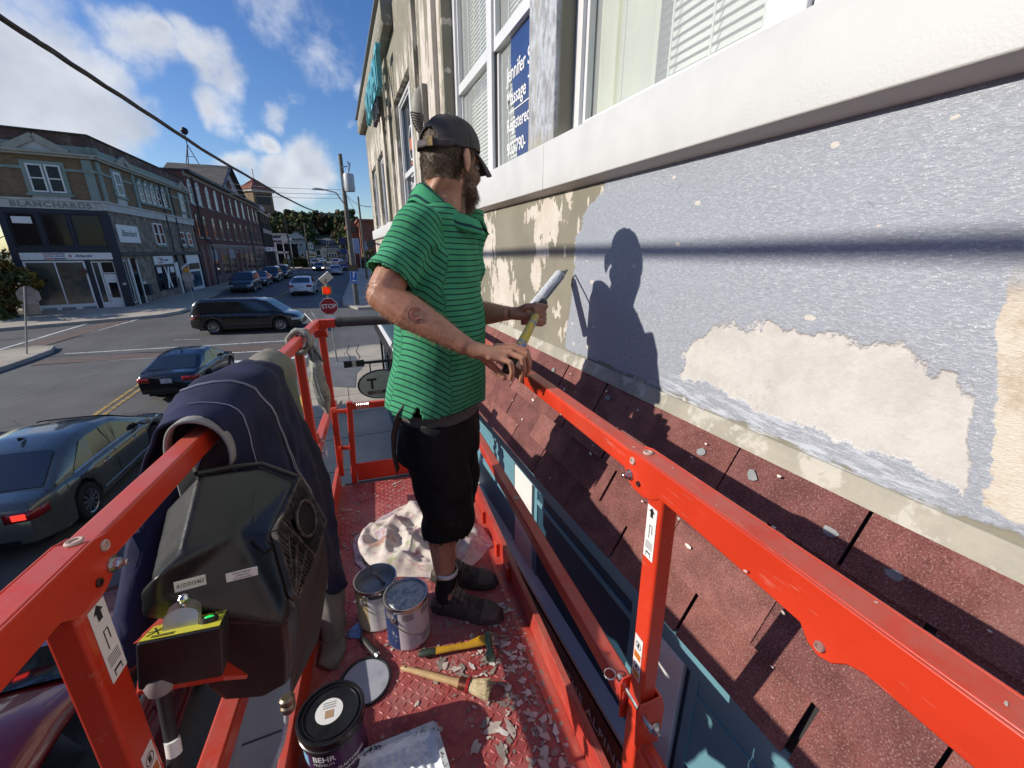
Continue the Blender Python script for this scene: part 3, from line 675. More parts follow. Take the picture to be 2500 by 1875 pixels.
# ---- corner building with the lettered band
CB = thing('corner_building', 'three-storey tan brick corner block with verdigris trim, old lettered band and estate office', 'building')
F1 = fac(-12.2, 33.4, (math.cos(R(12)), math.sin(R(12))))      # front: local x runs from -4.4 to 0 at the corner
F2 = fac(-12.2, 33.4, (.02, 1))
pl_ = [(-12.2,33.4),(-11.9,49.2),(-16.3,49.2),(-16.5,32.49)]
def prismz(par, name, m, pl, z0, z1, loc=None):
    g = G(); g.prism(pl, z0, z1, lambda u, v, q: (u, v, q)); return g.build(name, m, par)
prismz(CB, 'wall', m_tan, pl_, 6.3, 9.25); prismz(CB, 'wall', m_stone, [(-12.23,33.44),(-11.93,49.1),(-16.2,49.1),(-16.45,32.54)], .3, 6.3)
prismz(CB, 'parapet', M('parapet_brick', (.10,.06,.05), .9, var=.3, sc=.8, c2=(.2,.17,.13), thr=.55), pl_, 9.25, 10.2)
g = G(); g.prism([(-12.1,33.3),(-11.8,49.3),(-16.5,49.3),(-16.6,32.35)], 10.2, 10.27, lambda u, v, q: (u, v, q)); g.build('roof', M('roof_dark', (.05,.05,.05), .8), CB)
# cornice and metal skirt
for mx, a, b in ((F1, -4.5, .32), (F2, -.32, 15.9)):
    fpoly(CB, mx, 'skirt', m_trim, [(a,9.25),(b,9.25),(b,9.6),(a,9.6)], .0, .10)
    fbox(CB, mx, 'cornice', M('cornice_pale', (.36,.35,.29), .8, var=.15, sc=2), (a, b, 0, .32, 9.10, 9.22), (a, b, 0, .22, 8.98, 9.10), bevel=.02)
    fbox(CB, mx, 'string_course', m_trim, (a+.2, b-.35, 0, .06, 8.28, 8.42))
    fbox(CB, mx, 'band', m_band, (a+.05, b-.2, 0, .09, 6.3, 6.72), (a+.05, b-.12, 0, .16, 6.72, 6.82), bevel=.01)
def pediment(mx, xc, hw, z0, h, name='pediment'):
    o = fpoly(CB, mx, name, m_band, [(xc-hw*.8,z0),(xc+hw*.8,z0),(xc,z0+h*.85)], .0, .12)
    g = G()
    for s in (-1, 1): g.bar((xc+s*(hw+.08), .17, z0+.02), (xc-s*.02, .17, z0+h+.04), .34, .13, (0,1,0))
    g.build('raking_cornice', M('cornice_pale', (.36,.35,.29)), o)
pediment(F1, -2.1, 1.1, 9.16, .72); pediment(F2, 3.55, .95, 9.18, .45); pediment(F2, 14.2, .95, 9.18, .45)
fbox(CB, F1, 'window_surround', m_trim, (-2.95, -1.25, 0, .07, 7.0, 8.72), (-3.05, -1.15, 0, .14, 6.96, 7.06)); fbox(CB, F1, 'apron', m_band, (-2.85, -1.35, 0, .05, 6.82, 6.96))
for a in (-2.75, -2.05): fwin(CB, F1, a, a+.62, 7.15, 8.55, .07, out=.10)
for mx, a, b in ((F1, -.5, -.08), (F1, -4.4, -4.05), (F2, .1, .5), (F2, 4.55, 4.9), (F2, 10.55, 10.9), (F2, 15.2, 15.6)):
    fbox(CB, mx, 'pilaster', m_trim, (a, b, 0, .08, 6.82, 8.95), (a-.06, b+.06, 0, .13, 8.28, 8.46))
for a, b in ((1.9,2.75),(13.3,14.1)):
    fbox(CB, F2, 'window_surround', m_trim, (a-.28, b+.28, 0, .07, 7.25, 8.85), (a-.34, b+.34, 0, .13, 7.18, 7.28)); fwin(CB, F2, a, b, 7.35, 8.7, .10, out=.10); fbox(CB, F2, 'apron', m_band, (a-.2, b+.2, 0, .05, 6.82, 7.16))
for k in range(5):
    a = 5.3+k*1.02; fwin(CB, F2, a, a+.62, 7.35, 8.35, .09, arch=True, out=.06)
    g = G(); n = 8
    for j in range(n):
        a0, a1 = math.pi*j/n, math.pi*(j+1)/n; q = [(a+.31+rr*math.cos(t_), 8.35+rr*math.sin(t_)) for rr in (.36, .48) for t_ in (a0, a1)]
        g.add([(x, y, z) for y in (0, .09) for x, z in (q[0], q[1], q[3], q[2])], [(0,1,2,3),(7,6,5,4),(0,4,5,1),(1,5,6,2),(2,6,7,3),(3,7,4,0)])
    o = g.build('arch_hood', m_trim, CB); o.matrix_local = F2
fbox(CB, F2, 'sill_course', m_trim, (4.9, 10.55, 0, .14, 7.18, 7.32))
m_old = M('faded_letters', (.22,.23,.215), .8, var=.2)
text('band_lettering', 'BLANCHARDS', .40, m_old, CB, F1 @ frame((-2.2, .095, 6.50), (1,0,0), (0,0,1)), .03, .008, 'CENTER', 1.12, 1.18)
# front, first floor glazing and the estate office below
fbox(CB, F1, 'navy_frame', m_navy, (-4.42, .05, 0, .10, 6.05, 6.3), (-4.42, -4.12, 0, .12, .55, 6.05), (-.35, .1, 0, .14, .55, 6.05), (-4.12, -.35, 0, .09, 4.0, 4.28), (-3.0, -2.86, 0, .08, 4.28, 6.05), (-1.78, -1.64, 0, .08, 4.28, 6.05), bevel=.01)
for a, b in ((-4.1,-3.02),(-2.84,-1.8),(-1.62,-.37)):
    fwin(CB, F1, a, b, 4.3, 6.04, .05, m_navy, rail=False, out=.05)
fbox(CB, F1, 'air_vent', m_wfr, (-3.95, -3.2, .02, .07, 5.5, 5.85)); fbox(CB, F1, 'notice', M('faded_notice', (.12,.13,.12), .6), (-1.2, -.75, .0, .03, 4.6, 5.6))
fbox(CB, F1, 'shop_sign', m_wfr, (-4.1, -.3, .08, .16, 3.56, 3.95), bevel=.01)
m_rlr, m_rlb = M('sign_red', (.42,.02,.03), .5), M('sign_blue', (.02,.03,.14), .5)
fbox(CB, F1, 'sign_bar', m_rlr, (-3.2, -2.8, .16, .168, 3.86, 3.91), (-3.2, -2.8, .16, .168, 3.60, 3.65)); fbox(CB, F1, 'sign_bar', m_rlb, (-2.8, -2.3, .16, .168, 3.86, 3.91), (-2.8, -2.3, .16, .168, 3.60, 3.65))
text('sign_lettering', 'ROYAL LEPAGE', .135, m_rlb, CB, F1 @ frame((-2.75, .165, 3.755), (1,0,0), (0,0,1)), .002, .002, 'CENTER', .92)
text('sign_lettering', 'Atlantic', .24, m_rlb, CB, F1 @ frame((-1.55, .165, 3.77), (1,0,0), (0,0,1)), .002, .003, 'CENTER', 1., shear=.35)
g = G(); c_ = F1 @ Vec((-2.1, .165, 3.76)); o = G().add([(-2.1+.07*math.cos(k*.524)*(1 if k % 2 else .6), .167, 3.77+.09*math.sin(k*.524)*(1 if k % 2 else .6)) for k in range(12)], [tuple(range(12))]).build('sign_leaf', m_rlr, CB); o.matrix_local = F1
m_dimroom = M('display_window', (.055,.065,.062), .08, var=.3, sc=1.4, c2=(.12,.10,.08), thr=.55, spec=.9)
sw = fwin(CB, F1, -4.1, -1.6, .95, 3.5, .09, rail=False, mull=1, pane=m_dimroom, out=.1)
fbox(CB, F1, 'window_stripe', M('stripe_red', (.24,.06,.05), .6), (-3.9, -1.75, .06, .064, 2.10, 2.2)); fbox(CB, F1, 'display_shelf', M('shelf_dim', (.03,.032,.04), .7, var=.5, sc=4), (-3.9, -1.75, .058, .062, 1.35, 1.85))
fbox(CB, F1, 'stall_riser', m_wfr, (-4.1, -1.58, 0, .10, .58, .95))
for a in (-3.95, -3.15, -2.25): fbox(CB, F1, 'riser_panel', M('riser_grey', (.25,.25,.26), .6), (a, a+.6, .10, .106, .66, .87))
fbox(CB, F1, 'navy_column', m_navy, (-1.58, -1.38, 0, .1, .5, 3.56), bevel=.01)
fbox(CB, F1, 'entry_recess', M('recess_dark', (.02,.02,.022), .8), (-1.38, -.35, -.5, -.46, .55, 3.56))
fwin(CB, F1, -1.36, -1.0, 1.0, 3.45, .06, rail=False, out=.02, pane=m_pane2); fbox(CB, F1, 'entry_riser', m_wfr, (-1.36, -.98, -.2, .03, .58, 1.0))
dr = fbox(CB, F1, 'door', m_wfr, (-.98, -.36, -.1, -.03, .6, 2.7), bevel=.01); fbox(dr, Mat.Identity(4), 'door_pane', m_pane, (-.84, -.46, -.03, -.02, 1.3, 2.2)); fbox(dr, Mat.Identity(4), 'handle', M('brass', (.4,.3,.12), .3, .9), (-.9, -.88, -.03, .01, 1.4, 1.55))
fwin(CB, F1, -.98, -.36, 2.75, 3.45, .05, rail=False, out=-.0)
o = G().lathe([(.20,-.02),(.20,.02)], 20, mx=Mat.Rotation(R(90), 3, 'X')).build('blade_sign', M('oval_brown', (.09,.04,.025), .6), CB); o.matrix_local = F1 @ Mat.Translation((-1.75, .35, 2.9))
text('number', '10', .2, m_ltr, CB, F1 @ frame((-.12, .145, 2.1), (1,0,0), (0,0,1)), .002, .004)
# side of the corner building
fbox(CB, F2, 'navy_beam', m_navy, (-.05, 15.7, 0, .14, 3.75, 4.0), (9.2, 9.5, 0, .12, .4, 3.75), (11.0,11.3,0,.12,.4,3.75), (15.3, 15.6, 0, .12, .4, 3.75), bevel=.01)
fbox(CB, F2, 'painted_panel', m_wfr, (.5, 3.4, .0, .07, 4.55, 5.6), bevel=.01); text('panel_lettering', 'Blanchard', .52, M('script_green', (.14,.21,.2), .6), CB, F2 @ frame((1.95, .075, 5.1), (1,0,0), (0,0,1)), .002, .012, 'CENTER', 1., shear=.3)
for a in (6.15, 7.05): fwin(CB, F2, a, a+.75, 4.5, 6.0, .09, out=.07, sill=m_trim)
for a in (11.4, 13.2): fwin(CB, F2, a, a+.9, 4.5, 5.6, .1, out=.07, sill=m_trim)
g = G()
for x in (9.0, 11.1): g.tube([(x,.12,8.9),(x,.12,3.9)], .05, 6)
o = g.build('downpipe', m_navy, CB); o.matrix_local = F2
fwin(CB, F2, .2, .6, .9, 3.5, .05, rail=False, out=.02, pane=m_pane2); fbox(CB, F2, 'doorway', m_pane, (1.0, 1.9, 0, .02, .6, 3.6)); fbox(CB, F2, 'door_jamb', m_wfr, (.85, 1.0, 0, .08, .55, 3.6), (1.9, 2.0, 0, .06, .55, 3.5))
fbox(CB, F2, 'letter_box', m_wfr, (2.15, 2.4, 0, .12, 1.95, 2.1)); fbox(CB, F2, 'bin', m_navy, (2.1, 2.6, .02, .3, 1.2, 1.9))
fbox(CB, F2, 'small_sign', m_wfr, (4.7, 8.3, .02, .09, 3.1, 3.68)); fbox(CB, F2, 'sign_bar', m_rlr, (5.3, 6.2, .09, .096, 3.5, 3.56), (5.3, 6.2, .09, .096, 3.2, 3.26)); text('sign_lettering', 'ROYAL Atlantic', .24, m_rlb, CB, F2 @ frame((6.5, .095, 3.39), (1,0,0), (0,0,1)), .002, .003)
for a in (4.75, 6.0, 7.2): fwin(CB, F2, a, a+.95, 1.25, 2.95, .1, m_navy, rail=True, out=.06)
g = G()
for a, s in ((6.1,1),(6.85,-1)): g.grid(4, 6, lambda u, v: (a+.22*u+s*.25*math.sin(v*3.1), .08+.02*math.sin(u*14), 1.35+1.55*v))
o = g.build('lace_curtain', m_wfr, CB, smooth=True); o.matrix_local = F2
fbox(CB, F2, 'lace_valance', m_wfr, (4.85, 5.6, .065, .075, 2.5, 2.9), (7.3, 8.1, .065, .075, 2.45, 2.88)); fbox(CB, F2, 'white_post', m_wfr, (8.9, 9.1, 0, .1, .5, 3.2)); fbox(CB, F2, 'white_panel', m_wfr, (8.5, 8.9, 0, .05, 2.0, 3.1))
fbox(CB, F2, 'shop_front', m_wfr, (11.4, 14.9, 0, .06, .55, 3.7)); fbox(CB, F2, 'shop_pane', M('poster_blue', (.03,.08,.12), .2, var=.4, sc=2), (11.8, 14.4, .06, .08, 1.0, 2.3)); fbox(CB, F2, 'shop_board', M('board_brown', (.08,.035,.015), .6), (11.7, 14.5, .06, .1, 2.5, 3.0))
# ---- long red brick block
RB = thing('red_brick_block', 'long dark red brick three-storey block with two rows of tall windows and shopfronts', 'building')
R2 = fac(-11.88, 49.3, (.028, 1))       # local x = metres along the facade
g = G(); g.box(-.02, 33.5, -9, 0, .3, 10.9); o = g.build('wall', m_red, RB); o.matrix_local = R2
fpoly(RB, R2, 'roof', M('roof_dark', (.05,.05,.05)), [(-.05,10.95),(33.6,11.0),(33.6,11.15),(-.05,11.1)], -9, .55)
fbox(RB, R2, 'eave_board', M('eave_pale', (.28,.24,.21), .8, var=.15), (-.02, 33.5, 0, .12, 10.55, 10.95)); fbox(RB, R2, 'gutter', m_navy, (-.02, 33.5, .45, .58, 10.86, 11.0))
m_sillp = M('sill_stone', (.30,.28,.26), .8)
xs = [.6, 2.9, 5.9, 8.9, 12.0, 15.3, 18.6, 22.0, 25.6, 28.8, 31.4]
for i, x in enumerate(xs):
    q = .6; fwin(RB, R2, x, x+.95, 8.3, 9.95, .12 if i in (0,1,2,3,7) else .09, m_wfr if i in (0,1,2,3,6,7) else M('frame_brown', (.12,.085,.07), .6), sill=m_sillp, arch=True, out=.05, pane=m_pane if i % 3 else m_pane2)
    fwin(RB, R2, x, x+.95, 5.35, 7.0, .09, M('frame_grey', (.2,.18,.17), .6) if i > 1 else m_navy, sill=m_sillp, arch=True, out=.05)
fbox(RB, R2, 'shop_cornice', M('shop_cornice_pink', (.30,.235,.215), .8, var=.15, sc=2), (3.0, 33.4, 0, .3, 4.5, 4.72), (3.0, 33.4, 0, .15, 4.3, 4.5), bevel=.02)
m_pink = M('shop_pink', (.20,.125,.11), .7, var=.15, sc=2)
fbox(RB, R2, 'shop_wall', m_pink, (2.6, 33.4, 0, .08, .4, 1.5), (2.6, 33.4, 0, .06, 3.75, 4.3))
for x in (2.7, 5.6, 6.4, 10.0, 13.2, 15.6, 18.3, 21.3, 25.1, 29.3, 33.1): fbox(RB, R2, 'shop_pier', m_pink, (x-.2, x+.2, 0, .14, .4, 4.4), bevel=.01)
for a, b, p_ in ((2.9,5.4,m_pane2),(6.6,9.8,m_pane),(10.2,13.0,m_pane),(15.8,18.1,m_pane),(18.5,21.1,m_pane),(21.5,24.9,m_pane),(25.3,29.1,m_pane),(29.5,32.9,m_pane)): fwin(RB, R2, a, b, 1.5, 3.75, .1, m_pink, rail=False, mull=1, pane=p_, out=.07)
fbox(RB, R2, 'fascia_sign', M('grey_board', (.27,.27,.28), .6), (3.1, 5.2, .08, .12, 3.1, 4.2), (10.3, 12.8, .08, .12, 3.2, 4.25)); fbox(RB, R2, 'red_door', M('door_red', (.11,.012,.016), .5), (.9, 2.0, 0, .04, .5, 4.2)); fbox(RB, R2, 'door_pier', m_pink, (.3, .8, 0, .12, .4, 4.6), (2.05, 2.4, 0, .12, .4, 4.6))
g = G(); g.tube([(1.9,.15,10.7),(1.9,.15,5.2),(3.2,.3,4.9),(3.3,.3,4.0),(3.0,.2,.6)], .07, 6); o = g.build('downpipe', m_navy, RB); o.matrix_local = R2
# gable-roofed block rising behind the eave, with a tower-frame aerial
GB = thing('gabled_block', 'grey gable roof with pale boarded gable and round-topped window behind red brick eave', 'building')
gy0, gy1, gya = 71.2, 85.8, 78.4; gx = -13.4; zr = 15.9
g = G(); g.prism([(gy0,10.9),(gy1,10.9),(gy1,12.7),(gya,zr-.1),(gy0,12.5)], gx-6.5, gx, lambda u, v, q: (q, u, v)); g.build('gable_wall', M('gable_pale', (.40,.41,.42), .8, var=.12, sc=1), GB)
g = G(); g.add([(gx+.5,gy0-.7,12.2),(gx-7,gy0-.7,12.2),(gx-7,gya,zr),(gx+.5,gya,zr),(gx-7,gy1+.7,12.4),(gx+.5,gy1+.7,12.4)], [(0,1,2,3),(3,2,4,5)]); g.build('roof', M('roof_shingle_grey', (.095,.085,.075), .95, var=.25, sc=.6), GB, solid=.14)
g = G(); g.bar((gx+.55,gy0-.7,12.2),(gx+.55,gya,zr),.12,.4,(1,0,0)); g.bar((gx+.55,gy1+.7,12.4),(gx+.55,gya,zr),.12,.4,(1,0,0)); g.build('barge_board', m_navy, GB)
c_ = atx(557, 448, gx); n = 10
g = G(); g.add([(gx+.03, c_.y+1.7*math.cos(math.pi*k/n), c_.z-.1+.62*math.sin(math.pi*k/n)) for k in range(n+1)]+[(gx+.03, c_.y-1.7, c_.z-.75),(gx+.03, c_.y+1.7, c_.z-.75)], [tuple(range(n+3))]); g.build('round_window', M('frame_maroon', (.05,.02,.02), .6), GB, solid=.08)
g = G(); g.box(gx+.07, gx+.1, c_.y-.9, c_.y-.1, c_.z-.6, c_.z+.35); g.box(gx+.07, gx+.1, c_.y+.1, c_.y+.9, c_.z-.6, c_.z+.35); g.build('pane', m_pane2, GB)
q = aty(468, 404, gya)
ae = thing('roof_aerial', 'small tripod aerial with a dark round head on the grey gable roof', 'aerial', (q.x, gya, zr-.1)); ae.scale = (1.0,)*3
g = G()
for a_ in range(3): g.bar((1.1*math.cos(a_*2.1+.4), 1.1*math.sin(a_*2.1+.4), -.2), (0,0,2.6), .09)
g.bar((-.5,0,1.1),(.5,.1,1.1),.06); g.build('tripod', m_navy, ae)
g = G(); g.bar((0,0,2.4),(0,0,4.2),.09); g.lathe([(.01,-.5),(.35,-.35),(.5,0),(.35,.35),(.01,.5)], 10, (0,0,4.3)); g.build('head', m_navy, ae, smooth=True)
# ---- dark tall block with tower
DT = thing('towered_block', 'dark bay-fronted block with pale cornice and copper pyramid tower beyond red brick block', 'building')
D2 = fac(-10.95, 83.5, (-.02, 1))
m_dk = M('dark_panel', (.045,.04,.036), .7, var=.3, sc=.8); m_crm = M('cornice_cream', (.45,.42,.37), .8, var=.1)
g = G(); g.box(0, 14, -10, 0, .3, 10.6); o = g.build('wall', m_dk, DT); o.matrix_local = D2
fbox(DT, D2, 'cornice', m_crm, (-.3, 14.3, -.2, .5, 10.6, 11.3), (-.1, 14.1, -.2, .25, 10.2, 10.6), bevel=.03); fbox(DT, D2, 'upper_wall', M('wall_tan', (.13,.10,.05), .8, var=.3), (.05, 13.9, .01, .08, 8.8, 10.2))
for x in (.3, 3.3, 6.6, 10.0, 13.2): fbox(DT, D2, 'pier', m_dk, (x, x+.5, 0, .25, .4, 10.2))
for k in range(4):
    x = (.9, 3.9, 7.2, 10.6)[k]
    for z in (5.0, 8.0): fwin(DT, D2, x, x+2.2, z, z+1.7, .1, M('frame_grey', (.2,.18,.17), .6), mull=1, out=.06)
    fbox(DT, D2, 'balcony_panel', m_crm, (x, x+2.2, .05, .3, 7.0, 7.7))
fbox(DT, D2, 'shop_sign', m_wfr, (.2, 13.8, .05, .4, 4.0, 4.7)); fbox(DT, D2, 'sign_text', M('sign_faint', (.12,.2,.32), .6), (2, 4.5, .4, .42, 4.2, 4.5), (9, 11, .4, .42, 4.2, 4.5))
for x in (1.0, 4.5, 8.5): fwin(DT, D2, x, x+2.6, .7, 3.9, .12, m_wfr if x < 2 else m_navy, mull=1, out=.08)
Kc = aty(617, 470, 88); vr = Vec((-.13,.99,0)).normalized(); rr_ = Vec((vr.y,-vr.x,0)); TS = 3.5
TM = frame((Kc.x, Kc.y, 0), rr_*math.cos(R(33))+vr*math.sin(R(33)), -rr_*math.sin(R(33))+vr*math.cos(R(33)))   # x along the right face, y along the left face
zt_ = aty(617, 466, 88).z
def tb(name, m, *bs):
    g = G()
    for b in bs: g.box(*b)
    o = g.build(name, m, DT); o.matrix_local = TM; return o
tb('tower', m_tan, (0,TS,0,TS,10.6,zt_)); tb('tower_cornice', m_crm, (-.3,TS+.3,-.3,TS+.3,zt_,zt_+.35)); tb('tower_louvre', m_dk, (.5,TS-.5,-.06,0,zt_-2.0,zt_-.4))
mc_ = M('copper_roof', (.30,.105,.06), .55, var=.15, sc=1); za = aty(612, 430, 88).z; e = .45; ap = Vec((TS/2,TS/2,za))
g = G(); g.add([(-e,-e,zt_+.35),(TS+e,-e,zt_+.35),(TS+e,TS+e,zt_+.35),(-e,TS+e,zt_+.35),tuple(ap)], [(0,1,2,3),(0,1,4),(1,2,4),(2,3,4),(3,0,4)]); o = g.build('tower_roof', mc_, DT); o.matrix_local = TM
g = G()
for k in range(8):
    for (a, b) in (((-e,-e),(TS+e,-e)),((-e,-e),(-e,TS+e))):
        p0 = Vec((*a,zt_+.35)).lerp(Vec((*b,zt_+.35)), k/7); g.bar(p0, p0.lerp(ap, .96), .05, .09)
g.bar(ap-Vec((0,0,.2)), ap+Vec((0,0,1.5)), .09); o = g.build('roof_seam', mc_, DT); o.matrix_local = TM
# ---- the bank and houses up the street
BK = thing('bank_building', 'low grey bank building with navy name fascia beyond towered block', 'building')
K2 = fac(-8.6, 100, (.9, -.12))
p_ = lambda u, v, y: aty(u, v, y)
a, b = p_(667, 575, 112), p_(712, 660, 112)
x0, x1, zt, zb = a.x, b.x, p_(690, 574, 112).z, .5
g = G(); g.box(x0-9, x1, 112, 124, zb, zt); g.build('wall', M('bank_grey', (.27,.26,.25), .8, var=.1), BK)
g = G(); g.box(x0-9, x1+.3, 111.7, 124, zt, zt+.35); g.build('roof', m_band, BK)
g = G(); zf = p_(690, 588, 112).z; g.box(x0-4, x1-1.2, 111.75, 112, zf-.2, zt-.3); fs = g.build('name_fascia', M('fascia_navy', (.012,.016,.07), .5), BK)
text('fascia_lettering', 'Royal Bank', .95, m_ltr, BK, frame((x0+1.6, 111.72, zf+.42), (1,0,0), (0,0,1)), .01, .02)
g = G(); g.box(x1-1.0, x1, 111.7, 112, zf-.4, zt-.1); g.build('sign_cube', m_band, BK)
for k in range(3):
    for z0, z1 in ((zf-2.9, zf-.7), (1.3, 3.3)):
        g = G(); g.box(x0+.3+k*1.5, x0+1.55+k*1.5, 111.9, 112, z0, z1); g.build('window', m_pane, BK)
    g = G(); g.box(x0+.2+k*1.5-.1, x0+.3+k*1.5, 111.8, 112, 1.2, zf-.3); g.build('mullion', m_wfr, BK)
g = G(); g.box(x0, x1, 111.8, 112, 3.5, 3.95); g.build('belt', m_band, BK)
def house(name, label, u0, u1, vt, vb, y, wallc, roofc, dep=9, ridge=None, gable=True, group=None, wn=(2, 2), rz=0.):
    a, b, tp, bt = p_(u0, vb, y), p_(u1, vb, y), p_((u0+u1)/2, vt, y), p_((u0+u1)/2, vb, y)
    w_, h = abs(b.x-a.x), tp.z-bt.z
    o = thing(name, label, 'house' if 'house' in name else 'building', ((a.x+b.x)/2, y, bt.z-.6), rz, group)
    h += .6; hw = w_/2; rh = ridge if ridge is not None else w_*.42
    wm = M('wall_'+label[:12].replace(' ', '_'), wallc, .8, var=.12, sc=.5); rm = M('roofing_'+label[:12].replace(' ', '_'), roofc, .9, var=.2, sc=.5)
    g = G()
    if gable: g.prism([(-hw,0),(hw,0),(hw,h-rh),(0,h-.15),(-hw,h-rh)], 0, dep, lambda u, v, q: (u, q, v))
    else: g.box(-hw, hw, 0, dep, 0, h-.3)
    wl = g.build('wall', wm, o)
    g = G()
    if gable: g.add([(s*(hw+.35), q, z) for q in (-.35, dep+.35) for s, z in ((-1,h-rh-.15),(0,h),(1,h-rh-.15))], [(0,1,4,3),(1,2,5,4)]); g.build('roof', rm, o, solid=.18)
    else: g.box(-hw-.25, hw+.25, -.25, dep+.25, h-.3, h); g.build('roof', rm, o)
    for i in range(wn[0]):
        for j in range(wn[1]):
            g = G(); x = -hw+w_*(i+.5)/wn[0]; z = (h-rh)*(j+.5)/wn[1] if gable else (h-.3)*(j+.5)/wn[1]
            g.box(x-w_*.10, x+w_*.10, -.06, .0, z-(h/wn[1])*.16, z+(h/wn[1])*.2); wo = g.build('window', m_wfr, o)
            g = G(); g.box(x-w_*.08, x+w_*.08, -.075, -.05, z-(h/wn[1])*.13, z+(h/wn[1])*.17); g.build('pane', m_pane, wo)
    return o
house('house', 'pale grey clapboard house with steep gable on the hillside behind the bank', 711, 743, 563, 605, 150, (.33,.34,.35), (.06,.06,.065))
house('house', 'light blue-grey house below the gabled hillside house', 714, 745, 583, 630, 138, (.22,.25,.27), (.09,.09,.09), gable=False, wn=(3,2))
house('house', 'dark roofed house high among the trees of the hill', 752, 772, 555, 590, 235, (.3,.31,.33), (.04,.045,.055))
house('house', 'white house half hidden by trees near the hilltop', 763, 775, 553, 575, 262, (.6,.6,.6), (.08,.08,.09))
house('house', 'small pale cottage halfway up the hill road', 752, 764, 588, 605, 190, (.4,.4,.38), (.07,.07,.07), wn=(2,1))
house('house', 'narrow cream gabled shop standing end-on beside long low store', 786, 801, 601, 633, 140, (.62,.58,.46), (.12,.12,.12), wn=(1,2))
house('store_building', 'long low store with dark roof across far end of the street', 772, 832, 596, 632, 158, (.15,.15,.14), (.035,.04,.05), gable=False, dep=14, wn=(4,1))
house('store_building', 'tan single-storey shop with white fascia beside the cream gabled shop', 803, 825, 606, 637, 136, (.32,.29,.22), (.33,.34,.34), gable=False, wn=(3,1))
house('store_building', 'brown low shop beside the street sign posts', 825, 852, 612, 642, 118, (.14,.11,.085), (.2,.2,.2), gable=False, wn=(3,1))
# corner red brick block on the right, with stepped parapet
RR = thing('brick_corner_block', 'sunlit orange-red brick block with stepped parapet beyond the second pole', 'building')
a, b = p_(856, 640, 92), p_(935, 640, 92); zt = p_(890, 540, 92).z; zt2 = p_(870, 552, 92).z
m_or = facade_mat('orange_brick', (.30,.10,.055), (.25,.15,.10), (.16,.06,.04))
cxr = p_(886, 640, 92).x
g = G(); g.box(cxr, b.x+3, 92, 110, .4, zt); g.box(a.x+.4, cxr, 95, 110, .4, zt2); g.build('wall', m_or, RR)
g = G(); g.box(cxr-.3, b.x+3.2, 91.7, 110, zt, zt+.4); g.box(a.x, cxr-.3, 94.7, 110, zt2, zt2+.35); g.box(a.x+.3, a.x+1.4, 94.8, 96, zt2+.35, zt2+1.0); g.build('parapet', m_or, RR)
for k in range(2):
    for j in range(2):
        g = G(); x = a.x+1.0+k*1.5; g.box(x, x+.7, 94.9, 95.0, 4.6+j*3.0, 6.6+j*3.0); g.build('window', m_pane, RR)
for j in range(2):
    for k in range(5):
        g = G(); y = 93.5+k*3.2; g.box(cxr-.06, cxr, y, y+1.1, 4.6+j*3.0, 6.6+j*3.0); g.build('window', m_pane, RR)
for k in range(4):
    g = G(); x = a.x+.6+k*.9; g.box(x, x+.14, 94.6, 95, .5, 3.6); g.build('shop_post', m_or, RR)
# white picket structure
# ---- building across the street beside the camera (throws the shade over the near street)
OP = thing('opposite_building', 'two-storey brick building across the street, outside the picture', 'building')
g = G(); g.box(-28, -14.2, -30, 14.0, 0, 8.6); g.build('wall', m_tan, OP); g = G(); g.box(-28.3, -13.9, -30.2, 14.2, 8.6, 8.9); g.build('roof', m_navy, OP)
for k in range(6):
    g = G(); y = -20+k*5.4; g.box(-14.2, -14.15, y, y+1.4, 5, 6.8); g.build('window', m_pane, OP)
# ================================================================== TREES
def leafmat(name, c, v=.35):
    t, fin, p = mat(name); oi = t.new('ShaderNodeObjectInfo'); g_ = t.geo(); n = t.noise(g_, .9, 3, .6)
    col = t.mix(n.ss(.3, .7), [k*(1-v) for k in c], [k*(1+v) for k in c]); hs = t.new('ShaderNodeHueSaturation'); t.put(col, hs.inputs['Color'])
    rnd = V(t.t, oi.outputs['Random']); t.put(rnd*.06+.47, hs.inputs['Hue']); t.put(rnd*.5+.75, hs.inputs['Value'])
    p.inputs['Specular IOR Level'].default_value = .2
    return fin(V(t.t, hs.outputs[0]), .8)
m_lf = [leafmat('leaves_dark', (.035,.052,.016)), leafmat('leaves_olive', (.065,.07,.022)), leafmat('leaves_brownish', (.085,.062,.024)), leafmat('leaves_yellow', (.20,.15,.02))]
m_bark = M('bark', (.07,.055,.045), .95, var=.25)
